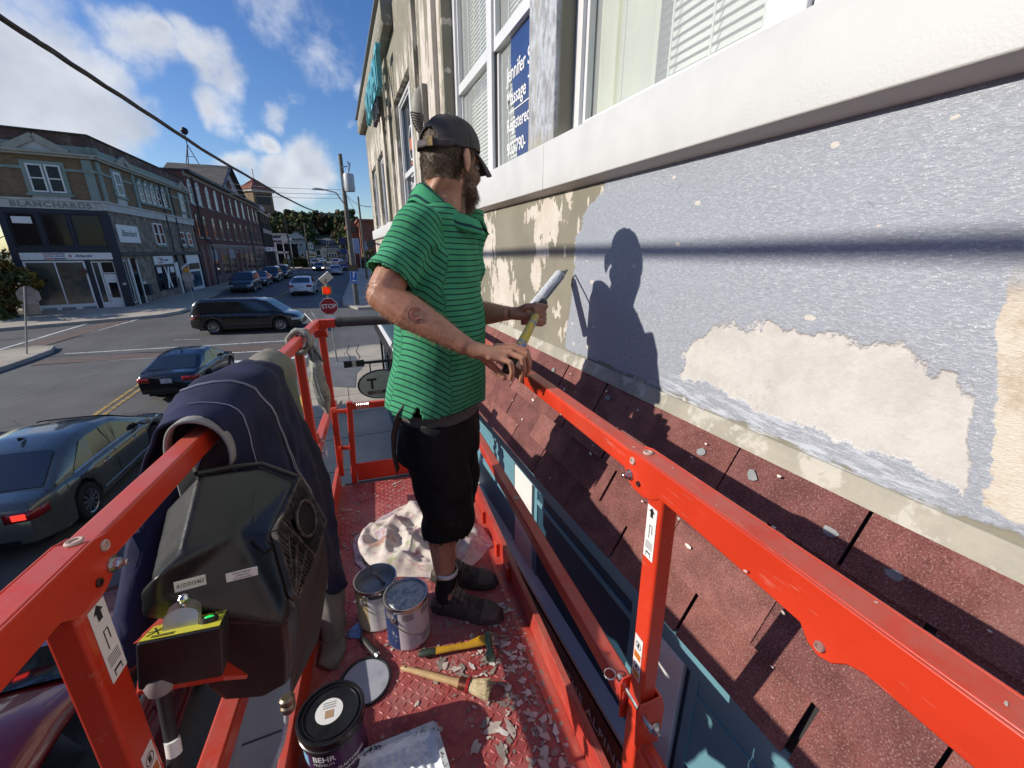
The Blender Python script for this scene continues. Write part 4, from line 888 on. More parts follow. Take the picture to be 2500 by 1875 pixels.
def tree(label, cat, pos, h, w_, m, nclump=26, leaves=900, ls=.5, group=None, name='tree', seed=1, bare=False, low=.25):
    rd = random.Random(seed); o = thing(name, label, cat, pos, rd.random()*6, group)
    g = G(); hh = h*.8; g.tube([(0,0,-.6),(.1*rd.random(),0,hh*.4),(0,.1,hh)], [h*.022, h*.016, h*.004], 6); tips = []
    for k in range(7):
        a_ = k*2.4+rd.random(); z0 = hh*(.3+.07*k); r_ = w_*.42*rd.uniform(.6, 1); q = Vec((math.cos(a_)*r_, math.sin(a_)*r_, z0+h*.2*rd.uniform(.5,1.1)))
        g.tube([(0,0,z0), q*.5+Vec((0,0,z0*.5)), q], [h*.010, h*.006, h*.002], 5); tips.append(q)
    g.build('trunk', m_bark, o, smooth=True)
    g = G(); cl = []
    for k in range(nclump):
        z = rd.uniform(low, 1.); rr = w_/2*math.sqrt(max(.05, 1-((z-.55)/.5)**2))*rd.uniform(.25, 1); a_ = rd.random()*6.28
        cl.append((Vec((rr*math.cos(a_), rr*math.sin(a_), z*h*.94)), w_*rd.uniform(.10, .2)))
    for k in range(leaves):
        c_, r_ = rd.choice(cl); v_ = Vec((rd.gauss(0,1), rd.gauss(0,1), rd.gauss(0,.8))); v_ = v_.normalized()*r_*rd.uniform(.45, 1.05); q = c_+v_
        nn = (v_.normalized()+Vec((rd.uniform(-.6,.6), rd.uniform(-.6,.6), rd.uniform(-.2,.8)))).normalized(); x = nn.orthogonal().normalized(); x.rotate(Mat.Rotation(rd.random()*6, 3, nn)); y = nn.cross(x)
        s = ls*rd.uniform(.6, 1.3); g.add([q-x*s*.5-y*s*.3, q+x*s*.5-y*s*.35, q+x*s*.35+y*s*.4, q-x*s*.3+y*s*.35], [(0,1,2,3)])
    g.build('crown', m, o, fixn=False)
    return o
rt = random.Random(5); protos = []
for k in range(6):
    protos.append(tree(('dark green bushy tree','olive bushy tree','brownish autumn tree')[(0,0,1,1,2,0)[k]]+' on the wooded hill at the end of the street', 'tree', (0,0,-500), 9, 7.5+k % 3, m_lf[(0,0,1,1,2,0)[k]], 20, 620, 1.25, ('dark green','olive','brownish')[(0,0,1,1,2,0)[k]]+' trees on the wooded hill', seed=20+k, low=.1))
spots = []
for k in range(3000):
    u, v, y = rt.uniform(664, 868), rt.uniform(538, 606), rt.uniform(205, 330)
    q = p_(u, 600, y); x = q.x; z = hill(x, y)
    cxx = cx(min(y, 262)); 
    if abs(x-cxx) < 7 and y < 268: continue
    if any((x-a)**2+(y-b)**2 < 34 for a, b in spots): continue
    if x < -70 or x > 75: continue
    spots.append((x, y))
    if len(spots) >= 120: break
for i, (x, y) in enumerate(spots):
    pr = protos[i % 6]; o = pr if i < 6 else dup(pr)
    s = rt.uniform(.75, 1.25); o.location = (x, y, hill(x, y)-.3); o.scale = (s, s, s*rt.uniform(.9, 1.15)); o.rotation_euler.z = rt.random()*6
# shrubs beside the corner building
for i, (u, v, y, h, w_, mi, lb) in enumerate([(14,766,30.2,2.6,3.0,1,'rounded green shrub in front of corner building at the left edge'),(36,755,31.6,2.9,2.4,3,'yellowing shrub growing against the left end of corner building'),(-20,760,33,4.5,4.5,1,'taller leafy shrub at the left edge behind the yellowing one')]):
    q = aty(u, v, y); tree(lb, 'shrub', (q.x, y, gz(y)), h, w_, m_lf[mi], 26, 2600, .16, None, 'shrub', 50+i, low=.05)
q = aty(20, 640, 42); tree('dark tree rising behind the shrubs left of corner building', 'tree', (q.x-1.5, 42, .6), 7.5, 6, m_lf[0], 26, 2200, .3, None, 'tree', 61)
q = aty(712, 628, 122); tree('yellow autumn shrub beside the bank building', 'shrub', (q.x, 122, 1.0), 4.5, 4.5, m_lf[3], 14, 500, .5, None, 'shrub', 62, low=.05)
q = aty(723, 645, 105); 
hd = thing('hedge', 'clipped dark round hedge on the corner past the bank', 'hedge', (q.x, 105, .6))
g = G(); rd = random.Random(4)
for k in range(1500):
    a_ = rd.random()*6.28; z = rd.random(); rr = 1.9*(1-max(0, z-.6)**2*1.5); x, y = rr*math.cos(a_)*1.15, rr*math.sin(a_); s = .28
    g.add([(x+rd.uniform(-s,s), y+rd.uniform(-s,s), z*1.9+rd.uniform(-s,s)) for _ in range(4)], [(0,1,2,3)])
g.lathe([(1.8,0),(1.85,1.2),(1.4,1.7),(.1,1.8)], 16); g.build('foliage', m_lf[0], hd, fixn=False)
q = aty(900, 650, 60); tree('bushy olive street tree on the right pavement behind the poles', 'tree', (q.x+.3, 60, .6), 3.6, 2.4, m_lf[1], 18, 900, .22, None, 'tree', 63, low=.3)
# ================================================================== STREET FURNITURE
m_wood = M('pole_wood', (.145,.125,.10), .9, var=.25, sc=3, c2=(.06,.055,.05), thr=.6, bump=.3, bsc=50); m_galv = M('galvanised', (.38,.39,.40), .45, .8, var=.12, sc=8); m_alu = M('transformer_grey', (.42,.44,.45), .5, .2, var=.08)
def pole(label, base, top, r=.14, group='wooden utility poles'):
    o = thing('utility_pole', label, 'utility pole', base, 0, group); tp = Vec(top)-Vec(base)
    g = G(); g.tube([(0,0,-.2), tp*.5, tp], [r, r*.85, r*.66], 10); g.build('shaft', m_wood, o, smooth=True); return o
b1 = atg(872, 748); b1.z = gz(b1.y); t1 = aty(830, 376, b1.y+.1)
P1 = pole('near wooden utility pole carrying a transformer, street lamp and blue information sign', b1, t1, .17)
def rel(u, v, y, o=None): return aty(u, v, y)-Vec(b1)
c_ = rel(846, 446, b1.y-.1); g = G(); g.lathe([(.02,-.52),(.28,-.5),(.31,-.4),(.31,.4),(.29,.47),(.06,.55),(.05,.7),(.01,.7)], 16, c_+Vec((.15,-.1,0))); tr = g.build('transformer', m_alu, P1, smooth=True)
g = G(); g.box(c_.x-.3, c_.x+.1, c_.y-.05, c_.y+.05, c_.z-.3, c_.z+.3); g.build('bracket', m_galv, P1)
a0, a1, a2 = rel(838, 495, b1.y), rel(820, 470, b1.y-.5), rel(795, 464, b1.y-.9)
g = G(); g.tube([a0, a1, a2], .035, 8); arm = g.build('lamp_arm', m_galv, P1, smooth=True)
g = G(); g.tube([a2+Vec((.1,0,0)), a2-Vec((.25,.05,-.02)), a2-Vec((.55,.12,-.03)), a2-Vec((.75,.16,.0))], [.05,.11,.13,.05], 10, flat=.55); g.build('lamp_head', M('lamp_head_grey', (.5,.5,.5), .5), P1, smooth=True)
g = G(); q = rel(841, 405, b1.y); g.bar(rel(833, 408, b1.y), q+Vec((.2,0,0)), .06); g.tube([q+Vec((.2,0,.25)), q+Vec((.3,0,.05)), q+Vec((.22,0,-.25))], .05, 6); g.tube([q+Vec((.35,0,.2)), q+Vec((.25,0,-.1))], .03, 6); g.build('cutout_fuse', m_galv, P1)
sp = rel(870, 640, b1.y-.25)
# blue information sign on its own small post in front of the pole
ib = atg(857, 752); ib = Vec((b1.x-.18, b1.y-.6, gz(b1.y)+.13)); ic = aty(864, 677, ib.y)
IS = thing('information_sign', 'blue sign with white question mark and left arrow in front of the near utility pole', 'sign', ib)
hgt = ic.z-ib.z; hw = (aty(873, 677, ib.y).x-aty(854, 677, ib.y).x)/2; hh = (aty(864, 662, ib.y).z-aty(864, 692, ib.y).z)/2
g = G(); g.cyl((ic.x-ib.x-.12,0,0), (ic.x-ib.x-.12,0,hgt+hh), .035, 8); g.build('post', m_galv, IS)
mi_ = Mat.Translation((ic.x-ib.x, -.06, hgt)); g = G(); g.cbox((0,0,0), (hw*2, .03, hh*2)); sb = g.build('panel', M('sign_blue_bright', (.015,.12,.48), .4, var=.05), IS, bevel=.01, mx=None); sb.matrix_local = mi_
g = G(); 
for (x0, x1, z0, z1) in ((-hw+.02,hw-.02,hh-.05,hh-.03),(-hw+.02,hw-.02,-hh+.03,-hh+.05),(-hw+.02,-hw+.04,-hh+.03,hh-.03),(hw-.04,hw-.02,-hh+.03,hh-.03)): g.box(x0, x1, -.02, -.016, z0, z1)
g.add([(x, -.02, z) for x, z in ((-hw*.62,-hh*.52),(-hw*.15,-hh*.28),(-hw*.15,-hh*.44),(hw*.6,-hh*.44),(hw*.6,-hh*.60),(-hw*.15,-hh*.60),(-hw*.15,-hh*.76))], [tuple(range(7))]); o = g.build('arrow', m_ltr, sb)
text('question_mark', '?', hh*1.35, m_ltr, sb, frame((0, -.021, hh*.36), (1,0,0), (0,0,1)), .001, .02)
g = G(); g.cbox((0,.03,0), (hw*2.6,.02,hh*1.0)); ob = g.build('backing_board', M('tan_board', (.12,.095,.05), .9), IS); ob.matrix_local = mi_ @ Mat.Translation((0,0,hh*1.5))
b2 = atg(897, 684); b2.z = gz(b2.y); pole('slimmer utility pole farther down the right pavement', b2, aty(874, 480, b2.y), .15)
for i, (ub, vb, ut, vt, y) in enumerate([(718,658,694,531,96),(756,646,742,544,118),(800,640,797,590,140),(793,636,811,565,150)]):
    q = aty(ub, vb, y); pole(['utility pole beside the hedge past the bank','utility pole at the far crossing left of centre line','slim far pole beside the cream gabled shop','leaning far pole in front of the wooded hill'][i], (q.x, y, hill(q.x, y)), aty(ut, vt, y), .15 if i < 2 else .11)
q = aty(630, 660, 62); pole('grey pole standing before the red brick block shopfronts', (q.x, 62, .6), aty(606, 535, 62), .15)
# wires
m_cab = M('cable_black', (.035,.03,.03), .7, var=.3, sc=4); m_wire = M('wire_dark', (.05,.05,.055), .6)
def wire(name, label, a, b, sag, r, n=24, m=m_wire, group=None, ext=0.):
    a, b = Vec(a), Vec(b); pts = [a.lerp(b, k/n)+Vec((0,0,-sag*4*(k/n)*(1-k/n))) for k in range(n+1)]
    if ext: pts.insert(0, a+(pts[0]-pts[1]).normalized()*ext)
    g = G(); g.tube(pts, r, 8); o = g.build(name, m, smooth=True); return tag(o, label, 'cable', group)
we = aty(836, 527, b1.y); w0 = Vec((-1.95,4.57)); w1_ = Vec((we.x, we.y))
def onplan(u, v):
    d_ = ray(u, v); n_ = Vec((-(w1_-w0).y, (w1_-w0).x)); t_ = w0.dot(n_)/(d_.x*n_.x+d_.y*n_.y); return Vec((0,0,CAMZ))+d_*t_
pts = [Vec((-3.0,-4,6.3)), Vec((-2.5,0,5.95)), Vec((-2.2,2.6,5.76))]+[onplan(*q) for q in ((0,41),(108,112),(215,183),(322,252),(429,322),(515,378),(601,428),(650,456),(693,481),(758,512),(800,525))]+[we]
def cat(P, n=6):
    o = []
    for i in range(len(P)-1):
        a, b, c, d = P[max(i-1,0)], P[i], P[i+1], P[min(i+2,len(P)-1)]
        for k in range(n): t_ = k/n; o.append(.5*((2*b)+(c-a)*t_+(2*a-5*b+4*c-d)*t_**2+(3*b-a-3*c+d)*t_**3))
    return o+[P[-1]]
pts = cat(pts); g = G()
for k in range(3): g.tube([q+Vec((.009*math.cos(i*.45+k*2.094), 0, .009*math.sin(i*.45+k*2.094))) for i, q in enumerate(pts)], .0145, 8)
tag(g.build('thick_cable', m_cab, smooth=True), 'thick twisted overhead cable running from upper left down to the near pole', 'cable')
for i, (ul, vl, ur, vr) in enumerate([(560,448,832,463),(560,462,833,474),(560,473,835,484)]):
    wire('overhead_wire', ['topmost of three thin wires left of the near pole','middle of three thin wires left of the near pole','lowest of three thin wires left of the near pole'][i], aty(ul, vl, 46), aty(ur, vr, b1.y), .1, .014, 10, group='thin wires to the near pole')
for i, (ul, vl, ur, vr, yr) in enumerate([(842,470,905,505,14),(845,500,872,560,56),(848,480,874,520,56),(845,520,878,580,56)]):
    wire('overhead_wire', ['thin wire from near pole to the painted building','low slack wire between the two right poles','upper wire between the two right poles','lowest wire between the two right poles'][i], aty(ul, vl, b1.y), aty(ur, vr, yr), .2, .013, 10, group='thin wires right of the near pole')
# STOP sign with flashing beacon and solar panel
def octagon(r, y): return [(r*math.cos(R(22.5+45*k)), y, r*math.sin(R(22.5+45*k))) for k in range(8)]
sb_ = atg(823, 883, .13); SP = thing('stop_sign', 'red STOP sign with lit amber beacon and tilted solar panel at near right corner', 'stop sign', (sb_.x, sb_.y, .13))
sc_ = aty(803, 748, sb_.y); zc = sc_.z-.13; xo = sc_.x-sb_.x; bz = aty(799, 709, sb_.y).z-.13; pz = aty(798, 695, sb_.y).z-.13
g = G(); g.tube([(0,0,0), (xo*.98,.03,zc), (xo*1.03,.03,bz+.1)], .03, 8); g.build('post', m_galv, SP, smooth=True)
m_sred = M('stop_red', (.36,.012,.018), .45, var=.05); rr = .315
oc = octagon(rr, -.03); g = G(); g.add([(x, y, z) for y in (-.03, -.02) for x, _, z in oc], [tuple(range(8)), tuple(range(15, 7, -1))]+[(k, (k+1) % 8, 8+(k+1) % 8, 8+k) for k in range(8)]); of = g.build('sign_face', m_ltr, SP); of.location = (xo, 0, zc)
g = G(); g.add(octagon(rr*.93, -.034), [tuple(range(8))]); g.build('red_field', m_sred, of); text('lettering', 'STOP', .215, m_ltr, of, frame((0,-.037,0), (1,0,0), (0,0,1)), .001, .004, 'CENTER', .95)
g = G(); g.cbox((xo+.02,-.03,zc-rr-.17), (.42,.012,.26)); pw = g.build('plate', m_ltr, SP); text('plate_lettering', 'ALL WAY', .11, M('sign_black', (.02,.02,.02)), SP, frame((xo+.02,-.04,zc-rr-.17), (1,0,0), (0,0,1)), .001, .002)
m_amb = M('beacon_amber', (.62,.25,.02), .45); g = G(); g.cbox((xo,.02,bz), (.29,.12,.29)); g.build('beacon_case', m_amb, SP, bevel=.02)
g = G(); g.lathe([(.115,0),(.11,.03),(.07,.055),(.01,.065)], 18, (xo,-.04,bz), Mat.Rotation(R(90), 3, 'X')); g.build('beacon_lens', emis('beacon_red', (.8, .03, .01), .55), SP, smooth=True)
g = G(); g.lathe([(.125,0),(.128,.10)], 18, (xo,-.04,bz), Mat.Rotation(R(90), 3, 'X'), cap=False); g.build('beacon_hood', m_amb, SP, smooth=True, solid=.006)
pm = Mat.Rotation(R(-38), 3, 'Y') @ Mat.Rotation(R(-50), 3, 'X'); g = G(); g.cbox((xo+.03,0,pz+.22), (.42,.34,.035), pm); so_ = g.build('solar_panel', M('panel_back', (.6,.6,.58), .5), SP, bevel=.006)
g = G(); g.cbox(Vec((xo+.03,0,pz+.22))+pm @ Vec((0,0,.019)), (.36,.28,.004), pm); g.build('solar_cells', M('solar_cell', (.01,.012,.03), .15), SP)
g = G(); g.cyl((xo,0,bz+.1), (xo+.03,0,pz+.22), .035, 8); g.build('panel_mount', m_galv, SP)
# sign backs on the other corners
def signback(label, base, oc_px, plate_px, solar=None, beacon=None):
    o = thing('sign_post', label, 'sign', base); y = base[1]
    c_ = aty(*oc_px, y)-Vec(base); q = aty(*plate_px, y)-Vec(base)
    g = G(); g.tube([(0,0,-.05), (c_.x, 0, c_.z+.35)], .032, 8); g.build('post', m_galv, o, smooth=True)
    g = G(); oc = octagon(.36, 0); g.add([(x, yy, z) for yy in (.03, .045) for x, _, z in oc], [tuple(range(8)), tuple(range(15, 7, -1))]+[(k, (k+1) % 8, 8+(k+1) % 8, 8+k) for k in range(8)]); f = g.build('sign_back', M('sign_back_grey', (.34,.345,.35), .4, .5), o); f.location = c_
    g = G(); g.cbox((q.x,.04,q.z), (.5,.012,.40)); g.build('plate_back', M('sign_back_tan', (.28,.25,.22), .6), o)
    if beacon: b = aty(*beacon, y)-Vec(base); g = G(); g.cbox((b.x,0,b.z), (.3,.2,.3)); g.build('beacon', m_amb, o, bevel=.03)
    if solar: b = aty(*solar, y)-Vec(base); g = G(); g.cbox((b.x,0,b.z), (.5,.3,.1), Mat.Rotation(R(-40), 3, 'Y')); g.build('solar_panel', M('panel_back', (.6,.6,.58)), o); 
    return o
q = atg(116, 852, .13); signback('grey back of a stop sign leaning at the near left street corner', (q.x-.3, q.y-.7, .13+gz(q.y)), (68,722), (75,755))
q = atg(474, 736, .13); signback('back of a stop sign with amber beacon outside the red brick block', (q.x, q.y, .73), (458,676), (462,694), (452,649), (455,659))
# tall street signs in front of the orange brick block and banners
def board(name, label, u0, u1, v0, v1, y, m, posts=True, words=(), mt=None):
    a, b = aty(u0, v0, y), aty(u1, v1, y); x, w_ = (a.x+b.x)/2, abs(b.x-a.x); zg = hill(x, y)
    o = thing(name, label, 'sign', (x, y, zg)); g = G(); g.box(-w_/2, w_/2, -.06, .06, b.z-zg, a.z-zg); g.build('panel', m, o, bevel=.02)
    if posts:
        g = G()
        for s in (-.4, .4): g.box(s*w_-.05, s*w_+.05, -.05+.03, .05+.03, 0, a.z-zg-.05)
        g.build('post', m_galv, o)
    for (z, s_, sz) in words: text('lettering', s_, sz*(a.z-b.z), mt or m_rlb, o, frame((0,-.063,b.z-zg+z*(a.z-b.z)), (1,0,0), (0,0,1)), .002, .0)
    return o
m_board = M('board_lilac', (.34,.36,.48), .6, var=.15, sc=1)
board('street_board', 'pale lilac upright sign board right of the near pole', 860, 880, 582, 619, 58, m_board, words=((.25,'CENTRE',.09),(.15,'ANTIGONISH',.05)))
board('street_board', 'smaller pale sign board right of the second pole', 886, 899, 590, 611, 66, m_board)
board('street_board', 'dark navy and maroon sign board left of the near pole', 827, 845, 580, 598, 90, M('board_navy', (.02,.02,.09), .5, c2=(.12,.03,.04), thr=.55, sc=1.5))
board('street_board', 'blue panel on low sign left of the near pole', 830, 847, 608, 618, 88, M('board_blue', (.02,.035,.2), .5))
board('street_board', 'small white sign with a symbol on the bank corner', 701, 707, 622, 632, 95, m_ltr)
sg = aty(904, 595, 64); o = thing('round_sign', 'small round brown shop sign above the street tree', 'sign', (sg.x, 64, sg.z)); g = G(); g.lathe([(.55,-.04),(.55,.04)], 20, mx=Mat.Rotation(R(90), 3, 'X')); g.build('disc', M('disc_brown', (.10,.085,.06), .7), o); g = G(); g.bar((.3,.1,.4),(1.6,.2,.5),.06); g.build('arm', m_navy, o)
# coffee-cup hanging sign on the painted building
yh = 6.2
for k in range(60):
    if aty(843, 890, yh).x > -.42: break
    yh -= .06
hb = aty(843, 890, yh); HS = thing('hanging_sign', 'oval cream shop sign hung from black bar with steaming cup cut-out', 'sign', (0, yh, hb.z))
m_iron = M('wrought_black', (.012,.012,.012), .5); x0, x1 = hb.x, .80
g = G(); hbw = abs(aty(843, 882, yh).z-aty(843, 893, yh).z)*.55; g.box(x0, x1, -.015, .015, -hbw/2, hbw/2); bar_ = g.build('bar', m_iron, HS)
g = G(); g.bar((x1,0,.55),(x0+.55,0,.02),.012); g.bar((x1,0,.62),(x0+.6,0,.02),.012); g.build('stay', m_iron, HS)
cs = abs(aty(842, 876, yh).z-aty(842, 894, yh).z)
g = G(); g.box(x0-.02, x0+.26*1, -.014, .014, -hbw/2-.03, hbw/2+cs*.25); pl = g.build('plate', m_iron, HS)
m_crema = M('sign_cream', (.52,.47,.33), .6, var=.06); g = G(); g.add([(x0+.12+x*cs*.9, -.018, z*cs*.9) for x, z in ((-.34,.50),(.30,.50),(.24,-.1),(.12,-.28),(-.12,-.28),(-.24,-.1))], [tuple(range(6))])
g.add([(x0+.12+.36*cs*math.cos(k*.524), -.0175, -.3*cs+.12*cs*math.sin(k*.524)) for k in range(12)], [tuple(range(12))]); g.build('cup', m_crema, HS)
g = G()
for s in (-.06, .07): g.tube([(x0+.12+s+.02*math.sin(k*1.2), 0, hbw/2+cs*.35+k*.032) for k in range(8)], .006, 5)
g.tube([(x0+.12+cs*(.24+.12*math.sin(k*.45)), -.015, cs*(.2+.14*math.cos(k*.45))) for k in range(7)], .012, 5); g.build('steam', m_iron, HS)
oc_ = aty(932, 937, yh); hwid = (oc_.x-aty(872, 937, yh).x); hht = (aty(932, 902, yh).z-aty(932, 972, yh).z)/2; ox, oz = oc_.x, oc_.z-hb.z
for nm, s, y0, y1, m_ in (('oval_rim', 1., -.02, .02, m_iron), ('oval_face', .93, -.026, .026, m_crema)):
    g = G(); g.prism([(ox+hwid*s*math.cos(k*.1963), oz+hht*s*math.sin(k*.1963)) for k in range(32)], y0, y1, lambda u, v, q: (u, q, v)); g.build(nm, m_, HS)
text('lettering', 'T', hht*.95, M('letter_brown', (.06,.025,.015), .6), HS, frame((ox-hwid*.40, -.029, oz+hht*.08), (1,0,0), (0,0,1)), .001, .008)
g = G(); g.box(ox-hwid*.62, ox+hwid*.4, -.03, -.027, oz-hht*.62, oz-hht*.38); g.build('name_strip', M('strip_brown', (.16,.07,.045), .6), HS); text('lettering', 'CAFE', hht*.26, m_crema, HS, frame((ox-hwid*.2, -.032, oz-hht*.5), (1,0,0), (0,0,1)), .0005, .0)
g = G()
for s in (-.45, .45): g.tube([(ox+s*hwid*.9, 0, -hbw/2), (ox+s*hwid*.9, 0, oz+hht*.9)], .01, 5)
g.build('hanger', m_iron, HS)
# ================================================================== VEHICLES
m_tyre = M('tyre_rubber', (.018,.018,.018), .85, var=.15); m_rim = M('alloy_rim', (.45,.46,.47), .3, .9, var=.1); m_cglass = M('car_glass', (.012,.016,.018), .03, var=.2, sc=1, spec=1.0); m_under = M('underbody', (.008,.008,.008), .8)
m_tail = M('tail_lamp_red', (.30,.008,.008), .15, var=.2, spec=.8); m_headl = M('headlamp_clear', (.55,.56,.58), .08, var=.2, spec=1.); m_plate = M('licence_plate', (.55,.57,.62), .5); m_chrome = M('chrome', (.65,.65,.66), .12, 1.)
m_blackt = M('black_trim', (.012,.012,.012), .4)
def paint(name, c, metal=.3, rough=.25):
    t, fin, p = mat(name); co = t.co(); n = t.noise(co, 1.5, 4, .6); fl = t.noise(co, 600, 1)
    col = t.mix(n.ss(.3, .7), [k*.85 for k in c], [k*1.1 for k in c]); p.inputs['Coat Weight'].default_value = 1.; p.inputs['Coat Roughness'].default_value = .04
    return fin(col, n.ss(.2, .8, rough-.05, rough+.08), metal)
def lerp_tab(tab, x):
    for (a, va), (b, vb) in zip(tab, tab[1:]):
        if x <= b: return va+(vb-va)*((x-a)/(b-a) if b > a else 0)
    return tab[-1][1]
def car(name, label, cat, pos, heading, pm, Lc=4.6, W=1.78, Hh=1.44, kind='sedan', wb=2.7, rear_oh=1.05, wr=.32, brake=False, scale=1., lights=False, group=None, detail=True, sloped=0.):
    """local frame: x to the car's right, y forward, origin on the ground at its centre"""
    hx = math.atan2(heading[1], heading[0])-math.pi/2
    o = thing(name, label, cat, pos, hx, group); o.scale = (scale,)*3; yr = -Lc/2; yf = Lc/2; ra = yr+rear_oh; fa = ra+wb; hw = W/2; Ra = wr*1.16
    if kind == 'sedan':
        belt = [(yr,.86),(yr+.05,.95),(yr+.5,.99),(yr+1.2,.96),(yf-1.3,.93),(yf-.95,.90),(yf-.4,.80),(yf-.08,.66),(yf,.55)]; roof = [(yr+.42,.98),(yr+1.25,Hh-.09),(yr+1.75,Hh),(yr+2.35,Hh-.01),(yf-1.95,Hh-.10),(yf-1.05,.93)]; cab = (yr+.42, yf-1.05); wins = (yr+.98, yf-1.45); rg = (yr+.5, yr+1.22); wg = (yf-1.92, yf-1.12)
    elif kind == 'van':
        belt = [(yr,.80),(yr+.04,1.0),(yr+1.,1.03),(yf-1.5,1.02),(yf-1.0,1.0),(yf-.35,.86),(yf-.05,.66),(yf,.5)]; roof = [(yr+.03,1.0),(yr+.22,Hh-.12),(yr+.5,Hh-.02),(yr+1.5,Hh),(yf-2.1,Hh-.03),(yf-1.6,Hh-.16),(yf-.75,.96)]; cab = (yr+.03, yf-.75); wins = (yr+.42, yf-1.25); rg = (yr+.05, yr+.2); wg = (yf-1.7, yf-.85)
    else:
        belt = [(yr,.80),(yr+.05,1.0),(yr+1.,1.04),(yf-1.6,1.04),(yf-1.1,1.02),(yf-.3,.93),(yf-.04,.72),(yf,.55)]; roof = [(yr+.1,1.02),(yr+.45,Hh-.12),(yr+.8,Hh-.01),(yr+1.6,Hh),(yf-2.2,Hh-.03),(yf-1.9,Hh-.10),(yf-1.15,1.02)]; cab = (yr+.1, yf-1.15); wins = (yr+.6, yf-1.6); rg = (yr+.14, yr+.43); wg = (yf-1.88, yf-1.22)
    def hwid(y):
        q = 1.; 
        if y > yf-.9: q -= .22*((y-yf+.9)/.9)**2.2
        if y < yr+.6: q -= .13*((yr+.6-y)/.6)**2.2
        return hw*q
    def low(y):
        z = .20+.10*max(0, (y-yf+.35)/.35)+.12*max(0, (yr+.5-y)/.5)
        for a in (ra, fa):
            if abs(y-a) < Ra: z = max(z, wr+math.sqrt(Ra*Ra-(y-a)**2))
        return z
    ys = sorted(set([round(yr+Lc*k/46, 4) for k in range(47)]+[a+s*Ra*q for a in (ra, fa) for s in (-1, 1) for q in (1.001, .995, .93, .8, .6, .35, 0)]))
    rings = []
    for y in ys:
        w_, zl, zt = hwid(y), low(y), lerp_tab(belt, y); zl = min(zl, zt-.08)
        pf = [(0,zl),(.86,zl),(.955,zl+.02),(.985,zl+.3*(zt-zl)),(1.,zl+.62*(zt-zl)),(.985,zt-.09 if zt-.09 > zl+.62*(zt-zl) else zl+.8*(zt-zl)),(.94,zt-.025),(.86,zt),(.45,zt+.022),(0,zt+.03)]
        rings.append([(w_*x, y, z) for x, z in pf]+[(-w_*x, y, z) for x, z in pf[-2:0:-1]])
    g = G(); g.loft(rings)
    def cabw(y, tt): return (hwid(y)*.955)*(1-tt)+(hwid(y)*.955-.20)*tt
    rings = []; n = 26
    for k in range(n+1):
        y = cab[0]+(cab[1]-cab[0])*k/n; zb, zr = lerp_tab(belt, y)-.04, lerp_tab(roof, y); zr = max(zr, zb+.045); tt = min(1., (zr-zb)/(Hh-.95)); w0, w1 = cabw(y, 0)-.01, cabw(y, tt)
        pf = [(w0,zb),(w0*.75+w1*.25,zb+(zr-zb)*.30),(w1*.75+w0*.25+.01,zb+(zr-zb)*.72),(w1-.02,zr-.05*tt),(w1-.10,zr-.012*tt),(w1*.5,zr+.012*tt),(0,zr+.02*tt)]
        rings.append([(x, y, z) for x, z in pf]+[(-x, y, z) for x, z in pf[-2::-1]])
    g.loft(rings, True)
    body = g.build('body', pm, o, smooth=50)
    # glass: side lights, windscreen, rear window
    def side(y, tt):
        zb, zr = lerp_tab(belt, y)-.04, lerp_tab(roof, y); T = min(1., (zr-zb)/(Hh-.95)); w0, w1 = cabw(y, 0)-.01, cabw(y, T); t_ = .12+tt*.66; x = w0+(w1+.01-w0)*t_*.98
        return Vec((x+.007, y, zb+(zr-zb)*(t_+.02)))
    npan = 3 if kind in ('van', 'suv') else 2; L_ = wins[1]-wins[0]
    cuts = [wins[0], wins[0]+L_*.32, wins[0]+L_*.66, wins[1]] if npan == 3 else [wins[0]+.05, wins[0]+L_*.50, wins[1]+.1]
    for s in (-1, 1):
        for k in range(npan):
            a, b = cuts[k]+.02, cuts[k+1]-.02; g = G(); nn = 6; P = []
            for j in range(nn+1):
                y = a+(b-a)*j/nn; hi = 1.
                if kind == 'sedan' and k == 0: hi = min(1., .15+1.1*j/nn*1.6)
                if k == npan-1: hi = min(hi, .18+.95*(nn-j)/nn*1.35)
                P.append((side(y, .0), side(y, hi)))
            g.add([(p.x*s, p.y, p.z) for pr in P for p in pr], [(2*j, 2*j+1, 2*j+3, 2*j+2) for j in range(nn)]); g.build('side_window', m_cglass, o)
        if detail and kind == 'sedan':
            g = G(); pts = [side(wins[0]+.02+(L_+.1)*j/12, -.06) for j in range(13)]; g.tube([(p.x*s, p.y, p.z) for p in pts], .011, 5); g.build('chrome_strip', m_chrome, o)
    for nm, (a, b), dz in (('rear_window', rg, .012), ('windscreen', wg, .012)):
        g = G()
        def f(u, v):
            y = a+(b-a)*v; zb, zr = lerp_tab(belt, y)-.04, lerp_tab(roof, y); T = min(1., (zr-zb)/(Hh-.95)); w1 = cabw(y, T)-.11; x = (u*2-1)*w1
            return (x, y-(.008 if nm == 'rear_window' else -.008), zr+.02*T*(1-abs(u*2-1)**3)+dz)
        g.grid(8, 6, f); g.build(nm, m_cglass, o, smooth=True)
